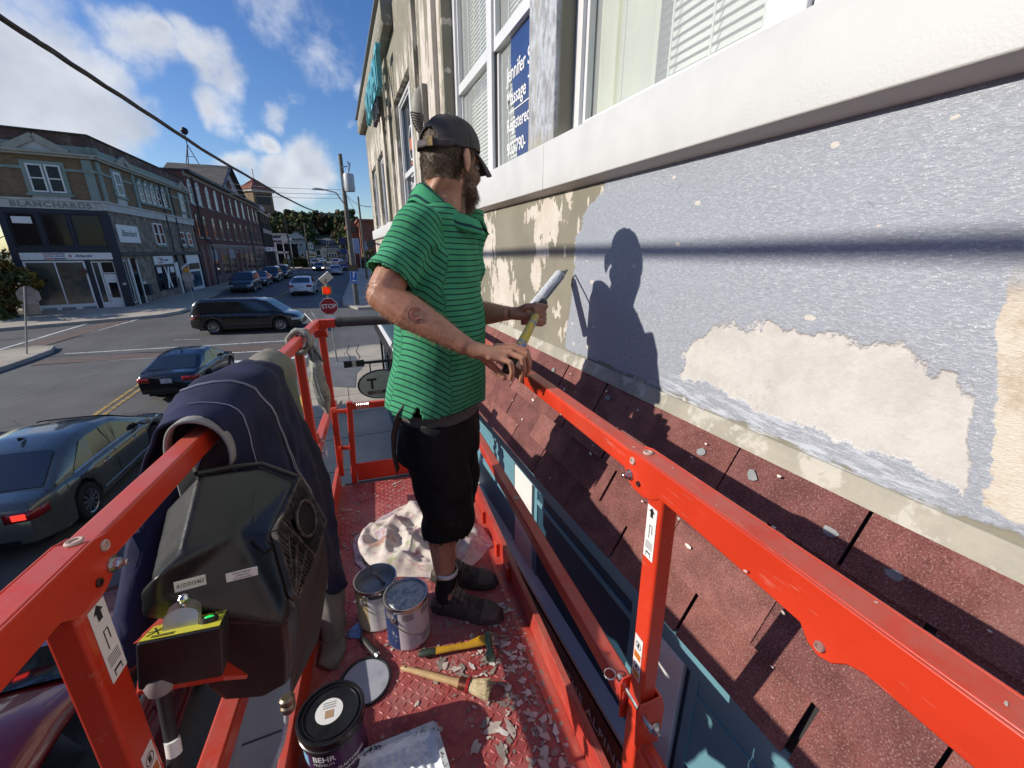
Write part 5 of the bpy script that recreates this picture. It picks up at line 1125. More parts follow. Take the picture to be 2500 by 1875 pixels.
    # wheels
    for a, tag_ in ((ra, 0), (fa, 0)):
        for s in (-1, 1):
            g = G(); xw = s*(hw-.115); wm = Mat.Rotation(R(90)*s, 3, 'Y')
            g.lathe([(wr*.62,-.10),(wr*.9,-.105),(wr*.985,-.08),(wr,-.04),(wr,.04),(wr*.985,.08),(wr*.9,.105),(wr*.66,.10),(wr*.62,.06)], 22, mx=wm); wo = g.build('wheel', m_tyre, o, smooth=True); wo.location = (xw, a, wr)
            if detail:
                g = G(); g.lathe([(wr*.64,.085),(wr*.67,.10),(wr*.61,.085)], 20, mx=wm, cap=False); g.m(1); g.lathe([(wr*.61,.085),(wr*.58,.03),(.02,.03)], 20, mx=wm); g.m(0); 
                for k in range(10):
                    a_ = k*.6283; p0 = wm @ Vec((.03*math.cos(a_), .03*math.sin(a_), .085)); p1 = wm @ Vec((wr*.6*math.cos(a_+.08), wr*.6*math.sin(a_+.08), .080)); g.bar(p0, p1, .030, .025, wm @ Vec((0,0,1)))
                g.lathe([(.05,.08),(.045,.10),(.01,.102)], 10, mx=wm); g.build('rim', [m_rim, m_blackt], wo, smooth=30)
    g = G(); g.box(-hw*.8, hw*.8, yr+.3, yf-.35, .16, .40); g.build('underbody', m_under, o)
    for a in (ra, fa):
        g = G(); g.box(-hw*.93, hw*.93, a-Ra*.98, a+Ra*.98, .35, wr+Ra*.55); g.build('wheel_well', m_under, o)
    def surf(x, z, back): 
        # panel on the tail or nose, following the plan curve
        lo, hi = (yr, yr+.6) if back else (yf-.9, yf)
        for k in range(40):
            y = lo+(hi-lo)*k/40 if back else hi-(hi-lo)*k/40
            if hwid(y)*.985 >= abs(x) and lerp_tab(belt, y) >= z: return y
        return y
    for s in (-1, 1):
        for nm, back, z0, z1, xa, xb, m_ in (('tail_light', True, .70 if kind == 'sedan' else .78, .86 if kind == 'sedan' else 1.05, .52 if kind == 'sedan' else .78, .99, m_tail), ('headlight', False, .55, .68, .55, .98, m_headl)):
            g = G(); nn = 7; pts = []
            for j in range(nn+1):
                x = hw*(xa+(xb-xa)*j/nn)*.97; sh = .02*j/nn
                for z in (z0+sh, z1+sh*.5): y = surf(x*.985, z, back); pts.append((s*(x+.012), y+(-.014 if back else .014), z))
            g.add(pts, [(2*j, 2*j+1, 2*j+3, 2*j+2) for j in range(nn)])
            mm = m_
            if nm == 'headlight' and lights: mm = emis('headlamp_on', (1., .93, .8), 6.)
            g.build(nm, mm, o, solid=.012, smooth=True)
        if brake:
            g = G(); x = s*hw*.72; g.cbox((x, surf(abs(x), .8, True)-.02, .79), (.16,.02,.09)); g.build('brake_light', emis('brake_glow', (1., .05, .03), .9), o)
        if detail:
            g = G(); yy = wins[1]-.02; p = side(yy-.08, .06); g.tube([(s*(p.x-.02), p.y, p.z), (s*(p.x+.10), p.y+.02, p.z+.03)], .02, 6); g.tube([(s*(p.x+.06), p.y+.05, p.z+.05), (s*(p.x+.11), p.y, p.z+.05), (s*(p.x+.21), p.y-.02, p.z+.05)], [.05,.075,.055], 8, flat=.8); g.build('mirror', pm, o, smooth=True)
            for k in (cuts[1], cuts[-1]-.25):
                g = G(); y = k-.34; w_ = hwid(y); g.tube([(s*(w_*.988+.004), y-.10, .80), (s*(w_+.022), y-.05, .805), (s*(w_+.022), y+.05, .805), (s*(w_*.988+.004), y+.10, .80)], .012, 6); g.build('door_handle', m_chrome if kind == 'sedan' and 'grey' in label else pm, o, smooth=True)
            g = G(); y0 = ra+Ra+.05; 
            g.tube([(s*(hwid(y)*.99+.003), y, .36) for y in [y0+(fa-Ra-.05-y0)*j/8 for j in range(9)]], .016, 5); g.build('side_moulding', pm, o)
            for y in (cuts[1], cuts[-2] if npan == 3 else cuts[-1]-.02, cuts[0]+.05):
                g = G(); w_ = hwid(y); g.tube([(s*w_*.990, y, .30), (s*(w_*1.0005), y, .62), (s*w_*.985, y, .88)], .004, 4); g.build('door_seam', m_blackt, o)
    g = G(); y = surf(.1, .72, True); zp = .74 if kind == 'sedan' else .68; g.cbox((0, y-.012, zp), (.32,.012,.16)); g.build('licence_plate', m_plate, o)
    g = G(); g.box(-hw*.62, hw*.62, yr-.006, yr+.04, .30, .40); g.build('rear_valance', m_blackt, o, bevel=.01)
    g = G(); g.box(-hw*.5, hw*.5, yf-.05, yf+.004, .36, .50); g.build('grille', m_blackt, o, bevel=.01)
    if kind == 'sedan': g = G(); yy = yr+1.62; g.add([(0,yy-.12,Hh+.02),(.03,yy-.02,Hh+.02),(-.03,yy-.02,Hh+.02),(0,yy-.13,Hh+.085),(.008,yy-.08,Hh+.08),(-.008,yy-.08,Hh+.08),(0,yy+.06,Hh+.02)], [(0,3,4,1),(0,2,5,3),(1,4,6),(2,6,5),(3,5,4),(4,5,6)]); g.build('roof_fin', m_blackt, o)
    return o
car('parked_car', 'grey-green sedan with glowing brake light right below the lift rail', 'car', (-4.75, 8.9, 0), (.052,1), paint('paint_grey_green', (.13,.135,.11), .4), 4.85, 1.84, 1.46, wb=2.72, rear_oh=1.12, brake=True, wr=.335, scale=.87)
car('parked_car', 'glossy black sedan waiting at the stop line beyond the grey-green sedan', 'car', (-4.59, 15.53, 0), (.087,1), paint('paint_black_blue', (.005,.005,.007), .2), 4.45, 1.78, 1.43, wb=2.55, rear_oh=.95, scale=.83)
car('van', 'black minivan turning across the crossing, seen side-on', 'van', (-4.3, 24.55, gz(24.5)), (.99,-.12), paint('paint_black', (.005,.005,.006), .1), 5.1, 1.98, 1.74, 'van', wb=3.1, rear_oh=1.0, wr=.35, scale=.95)
car('parked_car', 'dark red car parked under the lift at the lower left', 'car', (-2.55, 2.6, 0), (.02,1), paint('paint_dark_red', (.20,.014,.016), .2), 4.6, 1.8, 1.45, wb=2.7, brake=False)
g_ = gz(38)
car('parked_car', 'white sedan driving away down the shaded street', 'car', (-2.72, 39.6, .6), (.07,1), paint('paint_white', (.55,.56,.58), .0), 4.5, 1.78, 1.45)
car('parked_car', 'silver-white sedan farther off, just before the far crossing', 'car', (-.1, 70.0, .6), (.05,1), paint('paint_silver', (.34,.36,.42), .3), 4.6, 1.8, 1.45)
car('parked_car', 'black car with lit headlights coming towards the lift', 'car', (-2.9, 85.0, .6), (-.05,-1), paint('paint_black', (.005,.005,.006)), 4.6, 1.85, 1.5, lights=True)
m_sv = paint('paint_dark_suv', (.008,.009,.012), .2)
car('parked_car', 'dark suv parked nearest along the red brick block', 'car', (-7.75, 44.2, .6), (-.02,-1), m_sv, 4.7, 1.9, 1.72, 'suv', group='cars parked along the brick block', wr=.36)
car('parked_car', 'low dark car parked behind the nearest suv', 'car', (-7.55, 51.0, .6), (-.02,-1), paint('paint_wine', (.02,.008,.014), .2), 4.4, 1.78, 1.45, group='cars parked along the brick block')
car('parked_car', 'second dark suv parked third along the brick block', 'car', (-7.2, 57.3, .6), (-.03,-1), m_sv, 4.7, 1.9, 1.74, 'suv', group='cars parked along the brick block')
car('parked_car', 'dark pickup-like suv parked farthest along the brick block', 'car', (-6.8, 63.6, .6), (-.03,-1), m_sv, 4.8, 1.9, 1.72, 'suv', group='cars parked along the brick block')
for lb, u, v, y, hd_, pc, kd in [('blue car beside the near pole beyond the far crossing', 842, 655, 86, (.1,1), (.015,.02,.10), 'suv'), ('white pickup on the far side of the far crossing', 828, 641, 112, (.4,1), (.5,.5,.5), 'suv'), ('white and black car waiting at the far crossing', 770, 643, 108, (-.1,-1), (.25,.25,.27), 'suv'), ('silver car at the foot of the hill road', 782, 633, 125, (-.3,-1), (.4,.42,.45), 'sedan'), ('dark car on the hill road behind the silver car', 765, 630, 130, (-.2,-1), (.02,.02,.03), 'sedan'), ('small pale car up the hill road', 759, 617, 165, (0,1), (.35,.36,.38), 'sedan')]:
    q = aty(u, v, y); car('parked_car', lb, 'car', (q.x, y, hill(q.x, y)+.02), hd_, paint('paint_far', pc, .1), 4.6, 1.85, 1.7 if kd == 'suv' else 1.45, kd, detail=False)
# ================================================================== THE LIFT
def redpaint(name, c, wear=.5, dust=.25, fine=True):
    t, fin, p = mat(name); co = t.co(); n = t.noise(co, 4, 5, .6); s_ = t.noise(t.map(co, rot=(.3,.2,.1), sc=(9,1.2,9)), 7, 5, .7); k = t.noise(co, 26, 6, .7)
    col = t.mix(n.ss(.3, .7), [x*.86 for x in c], [x*1.08 for x in c])
    col = t.mix(t.noise(co, 3.2, 5, .65).ss(.5, .75)*dust, col, (.42,.22,.17))
    up_ = t.sep(t.new('ShaderNodeNewGeometry').outputs['Normal'])[2]; col = t.mix(up_.ss(.75, .97)*t.noise(co, 14, 6, .7).ss(.30, .60)*.55, col, (.40,.13,.10))  # upward faces pinker: settled dust plus sky reflection put into the colour
    col = t.mix(s_.ss(.60, .68)*wear*.6, col, (.58,.25,.19))
    col = t.mix(k.ss(.70, .715)*wear, col, (.30,.20,.15)); col = t.mix((k*1.+n*.2).ss(.86, .88)*wear, col, (.62,.58,.52)); col = t.mix(t.noise(t.map(co, rot=(.9,.1,.4), sc=(14,1,14)), 5, 4, .75).ss(.66, .70)*wear*.5, col, (.62,.36,.30))
    return fin(col, n.ss(.3, .7, .30, .48)+s_.ss(.6, .7)*.2, nrm=t.bump(t.noise(co, 90, 2)*.25-k.ss(.735, .75), .12, .004), spec=.5)
m_lred = redpaint('lift_red', (.60,.042,.014), .5, .12); m_lred2 = redpaint('lift_red_worn', (.46,.045,.03), .9, .35)
LIFT = thing('scissor_lift', 'bright red work platform with folding guard rails, scuffed paint and tread-plate floor', 'work platform', mx=LM.copy())
RA, RN = .450, 1.033          # right rail centre and top height
# deck
t, fin, p = mat('deck_plate'); co = t.co(); n = t.noise(co, 6, 5, .65); d_ = t.noise(co, 30, 5, .7)
col = t.mix(n.ss(.35, .65), (.27,.040,.040), (.40,.095,.085)); col = t.mix(t.noise(co, 2.2, 6, .7).ss(.42, .66)*.65, col, (.36,.22,.20)); col = t.mix(t.noise(t.map(co, (3,1,0)), 11, 6, .75).ss(.57, .62)*.55, col, (.38,.29,.26)); col = t.mix(d_.ss(.58, .68)*.55, col, (.19,.055,.05)); col = t.mix(t.noise(co, 60, 4, .7).ss(.62, .7)*.5, col, (.45,.36,.33))
m_deck = fin(col, n.ss(.3, .7, .38, .6), nrm=t.bump(d_, .3, .003))
g = G(); g.box(-.35, .442, -.5, 2.575, -.03, 0); deck = g.build('deck', m_deck, LIFT)
t, fin, p = mat('deck_tread'); co = t.co(); n = t.noise(co, 12, 5, .7); m_tread = fin(t.mix(n.ss(.35, .65), (.36,.05,.05), (.50,.13,.115)), .42)
g = G(); sp = .024; ii = 0
for i in range(int(.77/sp)):
    for j in range(int(2.3/sp)):
        a, b = -.335+i*sp, .30+j*sp; q = R(45 if (i+j) % 2 else -45); u, v = Vec((math.cos(q), math.sin(q), 0))*.0105, Vec((-math.sin(q), math.cos(q), 0))*.0036; c_ = Vec((a, b, .0002)); h_ = Vec((0,0,.0022))
        g.add([c_-u, c_-u*.5+v, c_+u*.5+v, c_+u, c_+u*.5-v, c_-u*.5-v, c_-u*.55+h_, c_+u*.55+h_], [(0,1,6),(1,2,7,6),(2,3,7),(3,4,7),(4,5,6,7),(5,0,6)])
stuff(g.build('tread_pattern', m_tread, LIFT, fixn=False))
# flakes of old paint lying on the deck
for nm, c_, N_ in (('flake_cream', (.50,.43,.37), 300), ('flake_taupe', (.25,.21,.18), 340), ('flake_white', (.62,.58,.54), 90)):
    g = G()
    for k in range(N_):
        if k % 3: a, b = .42-abs(random.gauss(0, .14)), random.uniform(.45, 1.35)
        else: a, b = random.uniform(-.33, .43), random.uniform(.45, 2.55)
        if a < -.33: continue
        r_ = random.choice((.0035,.005,.006,.008,.012)) if b > .9 else random.choice((.003,.004,.006,.008,.011,.015)); e = random.uniform(1, 2.6); q = random.random()*6.28; n_ = 9; z = .0028+random.random()*.0015
        tl = (random.uniform(-.15,.15), random.uniform(-.15,.15)); pts = []
        for j in range(n_):
            rr = r_*random.uniform(.35, 1.15); x, y = rr*e*math.cos(j*6.28/n_), rr*math.sin(j*6.28/n_); x, y = x*math.cos(q)-y*math.sin(q), x*math.sin(q)+y*math.cos(q); pts.append((a+x, b+y, max(.0024, z+x*tl[0]+y*tl[1])))
        g.add(pts, [tuple(range(n_))])
    stuff(g.build('paint_flakes', M(nm, c_, .8, var=.12, sc=30), LIFT, fixn=False, solid=.0005))
# toe boards
g = G(); g.box(.442, .447, -.5, 2.58, -.03, .105); g.box(.447, .464, -.5, 2.58, .098, .105); g.box(.459, .464, -.5, 2.58, -.03, .098); g.box(.39, .442, -.5, 2.575, .0005, .004); g.build('toe_board', m_lred2, LIFT, bevel=.0025)
for b in (1.45, 1.62, 1.9):
    g = G(); g.box(.425, .4418, b, b+.035, .0, .075); g.build('bracket', m_lred, LIFT, bevel=.002)
g = G(); g.box(-.372, -.35, -.5, 2.62, -.03, .115); g.build('toe_board', m_lred, LIFT, bevel=.003)
# right rails
def bar(nm, a, b, w_, h=None, m=m_lred, up=(0,0,1), bev=.006, par=None):
    g = G(); g.bar(a, b, w_, h, up); return g.build(nm, m, par or LIFT, bevel=bev, seg=3)
rt_ = bar('top_rail', (RA,.58,RN-.0235), (RA,2.93,RN-.0235), .040, .045)
g = G(); prof = [(-.50,RN-.056),(.10,RN-.054),(.19,RN-.052),(.205,RN-.058),(.218,RN-.072),(.232,RN-.077),(.246,RN-.071),(.258,RN-.055),(.42,RN-.049),(.515,RN-.048),(.535,RN-.062),(.56,RN-.071),(.592,RN-.070),(.614,RN-.060),(.626,RN-.040),(.626,RN-.002),(.60,RN+.004),(-.50,RN+.004)]
for a0, a1 in ((RA-.0225, RA-.0180), (RA+.0180, RA+.0225)): g.prism(prof, a0, a1, lambda u, v, q: (q, u, v))
g.box(RA-.0178, RA+.0178, -.50, .60, RN-.002, RN+.0042); g.build('top_rail_channel', m_lred, LIFT, bevel=.0025)
m_weld = M('primer_ring', (.50,.36,.30), .7); m_bolt = M('zinc_bolt', (.55,.56,.56), .3, .95, var=.15, sc=40)
def ring(c_, ax, r, par=LIFT, m=m_weld, nm='rivet_ring'):
    q = Vec(ax).to_track_quat('Z', 'Y').to_matrix(); g = G(); g.lathe([(r*.55,.0005),(r*.55,.0028),(r*.8,.0035),(r,.0018),(r,.0)], 14, c_, q, cap=False); g.lathe([(r*.54,.0012),(.0005,.0012)], 12, c_, q, cap=False); g.mi[-12:] = [0]*12; return g.build(nm, m, par, smooth=True)
def bolt(c_, ax, r=.009, h=.012, par=LIFT, hexh=True):
    q = Vec(ax).to_track_quat('Z', 'Y').to_matrix(); g = G(); g.lathe([(r*1.45,0),(r*1.45,.0025)], 14, c_, q); g.lathe([(r,.0025),(r,h*.8),(r*.85,h)], 6, c_, q); g.lathe([(r*.5,h),(r*.5,h+.006),(r*.35,h+.007)], 10, c_, q); return g.build('bolt', m_bolt, par, smooth=30)
ring((RA-.001, .585, RN+.0045), (0,0,1), .009); ring((RA-.0228, .598, RN-.014), (-1,0,0), .0075); bolt((RA-.0228, .604, RN-.046), (-1,0,0), .0075, .010); ring((RA-.0228, .575, RN-.050), (-1,0,0), .0055, m=M('hole_dark', (.05,.01,.008))); ring((RA-.0228, .232, RN-.062), (-1,0,0), .006, m=M('hole_pale', (.28,.15,.13)))
g = G()
for k in range(22):
    b = random.uniform(.10, 1.9); r_ = random.choice((.0007,.001,.0014,.0024)); e = random.uniform(1, 2.5); q = random.random()*6; top = random.random() < .7
    pts = []
    for j in range(7):
        rr = r_*random.uniform(.5, 1.1); x, y = rr*math.cos(j*.9)*e, rr*math.sin(j*.9); x, y = x*math.cos(q)-y*math.sin(q), x*math.sin(q)+y*math.cos(q); pts.append((x, y))
    a_, n_ = random.uniform(-.017, .017), random.uniform(-.06, -.012)
    g.add([(RA+a_+x, b+y, RN+(.0050 if b < .63 else .0008)) for x, y in pts] if top else [(RA-(.0268 if b < .63 else .0216), b+x, RN+n_+y) for x, y in pts], [tuple(range(7))])
stuff(g.build('paint_chips', M('flake_cream', (.62,.55,.47)), LIFT, fixn=False, solid=.0005))
ptop = (RA-.002, .530, RN-.03); pbot = (RA-.002, .530, .44)
post = bar('guard_post', pbot, ptop, .036, .042, up=(0,1,0)); 
# safety decals on the posts
m_dec = M('decal_white', (.74,.74,.72), .45, var=.05); m_decb = M('decal_black', (.015,.015,.02), .5); m_deco = M('decal_orange', (.55,.16,.02), .5)
def decal(mx, wd, ht, kind, par=LIFT):
    """flat printed sticker in its own x, y plane"""
    g = G(); g.box(-wd/2, wd/2, -ht/2, ht/2, 0, .0006); o = g.build('decal', m_dec, par, mx=mx)
    o.parent = par; o.matrix_local = mx
    g = G(); z = .0009
    if kind == 'arrow':
        y = ht*.38; g.add([(x*wd, y+yy*wd, z) for x, yy in ((0,.42),(.3,.08),(.14,.08),(.14,-.3),(-.14,-.3),(-.14,.08),(-.3,.08))], [tuple(range(7))])
        g.box(-wd*.12, wd*.18, ht*.14, ht*.155, z-.0002, z); g.box(-wd*.12, -wd*.06, -ht*.1, ht*.14, z-.0002, z); g.box(wd*.14, wd*.2, 0, ht*.14, z-.0002, z)
        for k in range(5): g.box(-wd*.36, wd*.36, -ht*(.17+.032*k), -ht*(.18+.032*k), z-.0002, z)
        g.box(-wd*.25, wd*.25, -ht*.40, -ht*.37, z-.0002, z); g.box(-wd*.25, -wd*.2, -ht*.46, -ht*.37, z-.0002, z); g.box(wd*.2, wd*.25, -ht*.46, -ht*.37, z-.0002, z)
    else:
        for k in range(2):
            y = ht*(.30-.5*k); g.add([(wd*.36*r_*math.cos(j*.449), y+wd*.36*r_*math.sin(j*.449), z) for r_ in (1,.82) for j in range(14)], [(j, (j+1) % 14, 14+(j+1) % 14, 14+j) for j in range(14)]); g.box(-wd*.12, wd*.12, y-wd*.2, y+wd*.2, z-.0002, z)
    stuff(g.build('print', m_decb, o))
    if kind != 'arrow':
        g = G(); 
        for k in range(2): y = ht*(.05-.45*k); g.box(-wd*.42, wd*.42, y-ht*.08, y+ht*.08, .0007, .0008)
        stuff(g.build('print_orange', m_deco, o))
    return o
decal(frame((RA-.0204, .532, .905), (0,-1,0), (0,0,1)), .027, .108, 'arrow', LIFT); decal(frame((RA-.0204, .532, .61), (0,-1,0), (0,0,1)), .025, .105, 'warn', LIFT)
# hinge bracket of the right post
g = G()
for b0, b1 in ((.498,.503),(.558,.563)): g.prism([(RA-.030,.41),(RA+.026,.40),(RA+.032,.44),(RA+.032,.50),(RA+.024,.528),(RA-.030,.524),(RA-.035,.51)], b0, b1, lambda u, v, q: (u, q, v))
g.box(RA+.025, RA+.031, .503, .558, .42, .515); br = g.build('hinge_bracket', m_lred, LIFT, bevel=.002)
bolt((RA+.010, .4975, .450), (0,-1,0), .0095); g = G(); g.cyl((RA-.018,.47,.492),(RA-.018,.59,.492),.006,10); g.build('hinge_pin', m_bolt, LIFT, smooth=True)
g = G(); g.tube([(RA-.042+.013*math.cos(k*.6),.590+.013*math.sin(k*.6),.505) for k in range(11)],.0016,5); g.build('lock_wire', m_bolt, LIFT)
bar('lower_post', (RA-.002,.530,-.02), (RA-.002,.530,.45), .040, .042, up=(0,1,0)); g = G(); g.tube([(RA,.505,.385),(RA,-.5,.385)], .018, 14); g.build('mid_rail', m_lred, LIFT, smooth=True)
bar('mid_rail', (RA-.010,.555,.468), (RA-.010,2.6,.468), .040, .044, m_lred2)
for b in (1.35,): ring((RA-.010, b, .4905), (0,0,1), .012)
bar('guard_post', (RA,2.90,.0), (RA,2.90,RN-.06), .04, .04, up=(0,1,0))
# left rails
LAc = -.407
bar('top_rail', (LAc,.58,RN-.0235), (LAc,2.95,RN-.0235), .040, .045)
g = G()
for a0, a1 in ((LAc-.0225, LAc-.0180), (LAc+.0180, LAc+.0225)): g.prism(prof, a0, a1, lambda u, v, q: (q, u, v))
g.box(LAc-.0178, LAc+.0178, -.50, .60, RN-.002, RN+.0042); g.build('top_rail_channel', m_lred, LIFT, bevel=.0025)
ring((LAc+.002, .600, RN+.0045), (0,0,1), .010); ring((LAc+.0228, .612, RN-.014), (1,0,0), .008); bolt((LAc+.0228, .614, RN-.046), (1,0,0), .008, .011); ring((LAc+.0228, .583, RN-.050), (1,0,0), .006, m=M('hole_dark', (.05,.01,.008)))
bar('guard_post', (LAc+.004,.560,.40), (LAc+.004,.560,RN-.03), .036, .052, up=(0,1,0)); bar('lower_post', (LAc+.004,.560,-.02), (LAc+.004,.560,.40), .036, .052, up=(0,1,0))
decal(frame((LAc+.0224, .566, .905), (0,1,0), (0,0,1)), .032, .115, 'arrow', LIFT); decal(frame((LAc+.0224, .562, .655), (0,1,0), (0,0,1)), .028, .105, 'warn', LIFT)
bar('mid_rail', (LAc,-.5,.42), (LAc,2.95,.40), .044, .05)
bar('guard_post', (LAc+.025,2.93,.42), (LAc+.025,2.93,RN-.02), .042, .042, up=(0,1,0))
g = G(); g.prism([(2.90,.34),(2.975,.34),(2.975,.47),(2.90,.47)], LAc-.005, LAc+.0, lambda u, v, q: (q, u, v)); g.prism([(2.90,.34),(2.975,.34),(2.975,.47),(2.90,.47)], LAc+.048, LAc+.053, lambda u, v, q: (q, u, v)); g.build('hinge_bracket', m_lred, LIFT, bevel=.003); bolt((LAc+.054,2.95,.41), (1,0,0), .009)
g = G(); g.prism([(2.85,RN-.06),(2.97,RN-.06),(2.97,RN-.11),(2.93,RN-.12)], LAc-.02, LAc+.06, lambda u, v, q: (q, u, v)); g.build('corner_gusset', m_lred, LIFT, bevel=.003)
bar('end_rail', (LAc-.02,2.95,RN-.03), (LAc+.115,2.95,RN-.03), .05, .055); bar('end_rail', (.30,2.95,RN-.03), (RA+.02,2.95,RN-.03), .05, .055)
g = G(); g.tube([(LAc+.118,2.95,RN-.025),(LAc+.145,2.95,RN-.025)], .034, 16); g.build('pad_collar', M('pad_collar', (.05,.05,.05), .8), LIFT, smooth=True)
g = G(); g.tube([(LAc+.145,2.95,RN-.025),(.31,2.95,RN-.025)], .032, 16); g.build('foam_pad', M('foam_grey', (.055,.055,.058), .95, var=.3, sc=40, bump=.5, bsc=120), LIFT, smooth=True)
# pinned post further back on the left, with ring pin and lanyard
bar('guard_post', (LAc-.02,2.34,.30), (LAc-.02,2.34,RN-.06), .042, .042, up=(0,1,0)); g = G(); g.prism([(2.30,.27),(2.385,.27),(2.385,.45),(2.37,.47),(2.30,.47)], LAc+.003, LAc+.008, lambda u, v, q: (q, u, v)); g.prism([(2.30,.27),(2.385,.27),(2.385,.45),(2.30,.47)], LAc-.05, LAc-.045, lambda u, v, q: (q, u, v)); g.build('hinge_bracket', m_lred, LIFT, bevel=.002)
bolt((LAc+.008,2.34,.36), (1,0,0), .013, .018); g = G(); c_ = Vec((LAc+.03,2.35,.43)); g.tube([c_+Vec((.003*math.sin(k),.017*math.cos(k*.5236),.02*math.sin(k*.5236))) for k in range(13)], .0018, 6); g.build('pin_ring', m_bolt, LIFT)
g = G(); g.tube([c_+Vec((.004,.02-.03*k/9+.03*math.sin(k*.35),-.01-.11*math.sin(k/9*2.2))) for k in range(10)], .0022, 6); g.build('lanyard', M('lanyard_white', (.6,.58,.55), .6), LIFT, smooth=True)
# end gate
GBx = 2.60
bar('gate_stile', (-.268,GBx,.0), (-.238,GBx,.56), .034, .034, up=(0,1,0)); bar('gate_rail', (-.225,GBx,.528), (.42,GBx,.528), .036, .040)
g = G(); g.box(-.245, .43, GBx-.008, GBx+.008, .012, .135); g.build('gate_toe_board', m_lred, LIFT, bevel=.003)
for z in (.50, .25): bar('gate_hinge_arm', (-.34,GBx+.02,z), (-.245,GBx,z), .022, .026)
bar('hinge_post', (-.345,GBx+.03,.05), (-.335,GBx+.03,.52), .036, .036, up=(0,1,0)); g = G(); g.prism([(GBx-.02,.16),(GBx+.07,.16),(GBx+.07,.27),(GBx-.02,.27)], -.326, -.32, lambda u, v, q: (q, u, v)); g.build('hinge_bracket', m_lred, LIFT, bevel=.002)
g = G()
for k in range(7): c_ = Vec((-.195+.011*k, GBx-.02, .53)); g.tube([c_+Vec((.002*j/12, .026*math.cos(j*.5236), .026*math.sin(j*.5236))) for j in range(13)], .0022, 5)
g.build('gate_spring', m_bolt, LIFT, smooth=True)
g = G(); g.bar((-.325,GBx+.05,.47),(-.285,GBx+.03,.56),.022,.006); g.build('latch', m_bolt, LIFT)
g = G(); g.box(-.33, .44, 2.582, 2.63, -.04, -.012); g.build('threshold', M('threshold_black', (.015,.015,.015), .7), LIFT)
bar('chassis_beam', (-.30,-.5,-.10), (-.30,2.6,-.10), .08, .12); bar('chassis_beam', (.36,-.5,-.10), (.36,2.6,-.10), .08, .12)
for k in range(4):        # scissor arms down to the base
    z0, z1 = -2.4+k*.55, -1.85+k*.55
    for a in (-.22, .28):
        bar('scissor_arm', (a,.1,z0), (a,2.2,z1), .05, .12); bar('scissor_arm', (a+.06,.1,z1), (a+.06,2.2,z0), .05, .12)
g = G(); g.box(-.36, .44, -.1, 2.4, -2.58, -2.35); g.build('base', m_lred2, LIFT, bevel=.02)
# ================================================================== CONTROL BOX ON THE RAIL
def onlift(name, label, cat, a, b, n, rz=0., group=None): return thing(name, label, cat, mx=LM @ Mat.Translation((a, b, n)) @ Mat.Rotation(rz, 4, 'Z'), group=group)
def bp(u, v, b): return bb(u, v, b)
t, fin, p = mat('moulded_black'); co = t.co(); n = t.noise(co, 5, 5, .6); s_ = t.noise(t.map(co, rot=(.4,.3,.9), sc=(1,14,6)), 5, 6, .75)
col = t.mix(n.ss(.35, .7)*.6, (.012,.012,.0125), (.030,.031,.032)); col = t.mix(s_.ss(.60, .75)*.35, col, (.14,.135,.125)); col = t.mix(t.noise(co, 40, 5, .8).ss(.62, .72)*.3, col, (.13,.125,.115)); m_mold = fin(col, n.ss(.3, .7, .30, .46), nrm=t.bump(t.noise(co, 350, 2), .18, .002))
CS = onlift('control_console', 'black moulded plastic control console with vent grille hung inside the left rail', 'control box', 0, 0, 0)
V8 = dict(tl=bp(486,1160,.90), tm=bp(640,1138,1.02), tr=bp(722,1168,1.02), a3=bp(660,1302,.80), lr=bp(702,1455,.74), r2=bp(697,1530,.72), l2=bp(388,1466,.66), ll=bp(385,1402,.66), lm=bp(440,1348,.73), gl=bp(786,1275,1.0), gm=bp(752,1380,.90), gb=bp(714,1466,.80))
P_ = [V8[k] for k in ('tl','tm','tr','a3','lr','r2','l2','ll','lm')]
back = [V8['tl']+Vec((.02,.10,-.11)), V8['tm']+Vec((0,.06,-.08)), V8['gl'], V8['gm'], V8['gb'], V8['r2']+Vec((.01,.06,-.02)), V8['l2']+Vec((.02,.2,-.12)), V8['ll']+Vec((.03,.2,-.08)), V8['lm']+Vec((.03,.16,-.10))]
nf = (V8['tr']-V8['ll']).cross(V8['tl']-V8['lr']).normalized(); nf = nf if nf.dot(Vec((0,0,HB))-V8['a3']) > 0 else -nf
for k, q_ in ((0,.11), (6,.05), (7,.05), (8,.09)): back[k] = P_[k]-nf*q_
cen = sum(P_, Vec())/9+Vec((0,0,.010))
g = G(); g.add(P_+back+[cen], [(k, (k+1) % 9, 18)[::-1] for k in range(9)]+[(k, (k+1) % 9, 9+(k+1) % 9, 9+k) for k in range(9)]+[tuple(range(17, 8, -1))])
ev = bake(g, .0042, m_mold, 'hood', 22, .5); ev.polygons.foreach_set('use_smooth', [True]*len(ev.polygons)); hood = bpy.data.objects.new('hood', ev); COL.objects.link(hood); hood.parent = CS
g = G(); g.tube([V8['tl']+Vec((-.004,0,.004)), V8['tl'].lerp(V8['tm'], .5)+Vec((0,.004,.006)), V8['tm']+Vec((0,0,.006)), V8['tr']+Vec((.004,0,.004))], .0055, 8); g.build('lip', m_mold, CS, smooth=True)
g = G(); g.tube([bp(622,1168,.98), bp(612,1215,.92), bp(606,1265,.865), bp(622,1310,.81), bp(655,1345,.775)], [.010,.014,.016,.015,.009], 12, flat=.55); g.build('moulded_ridge', m_mold, CS, smooth=True)
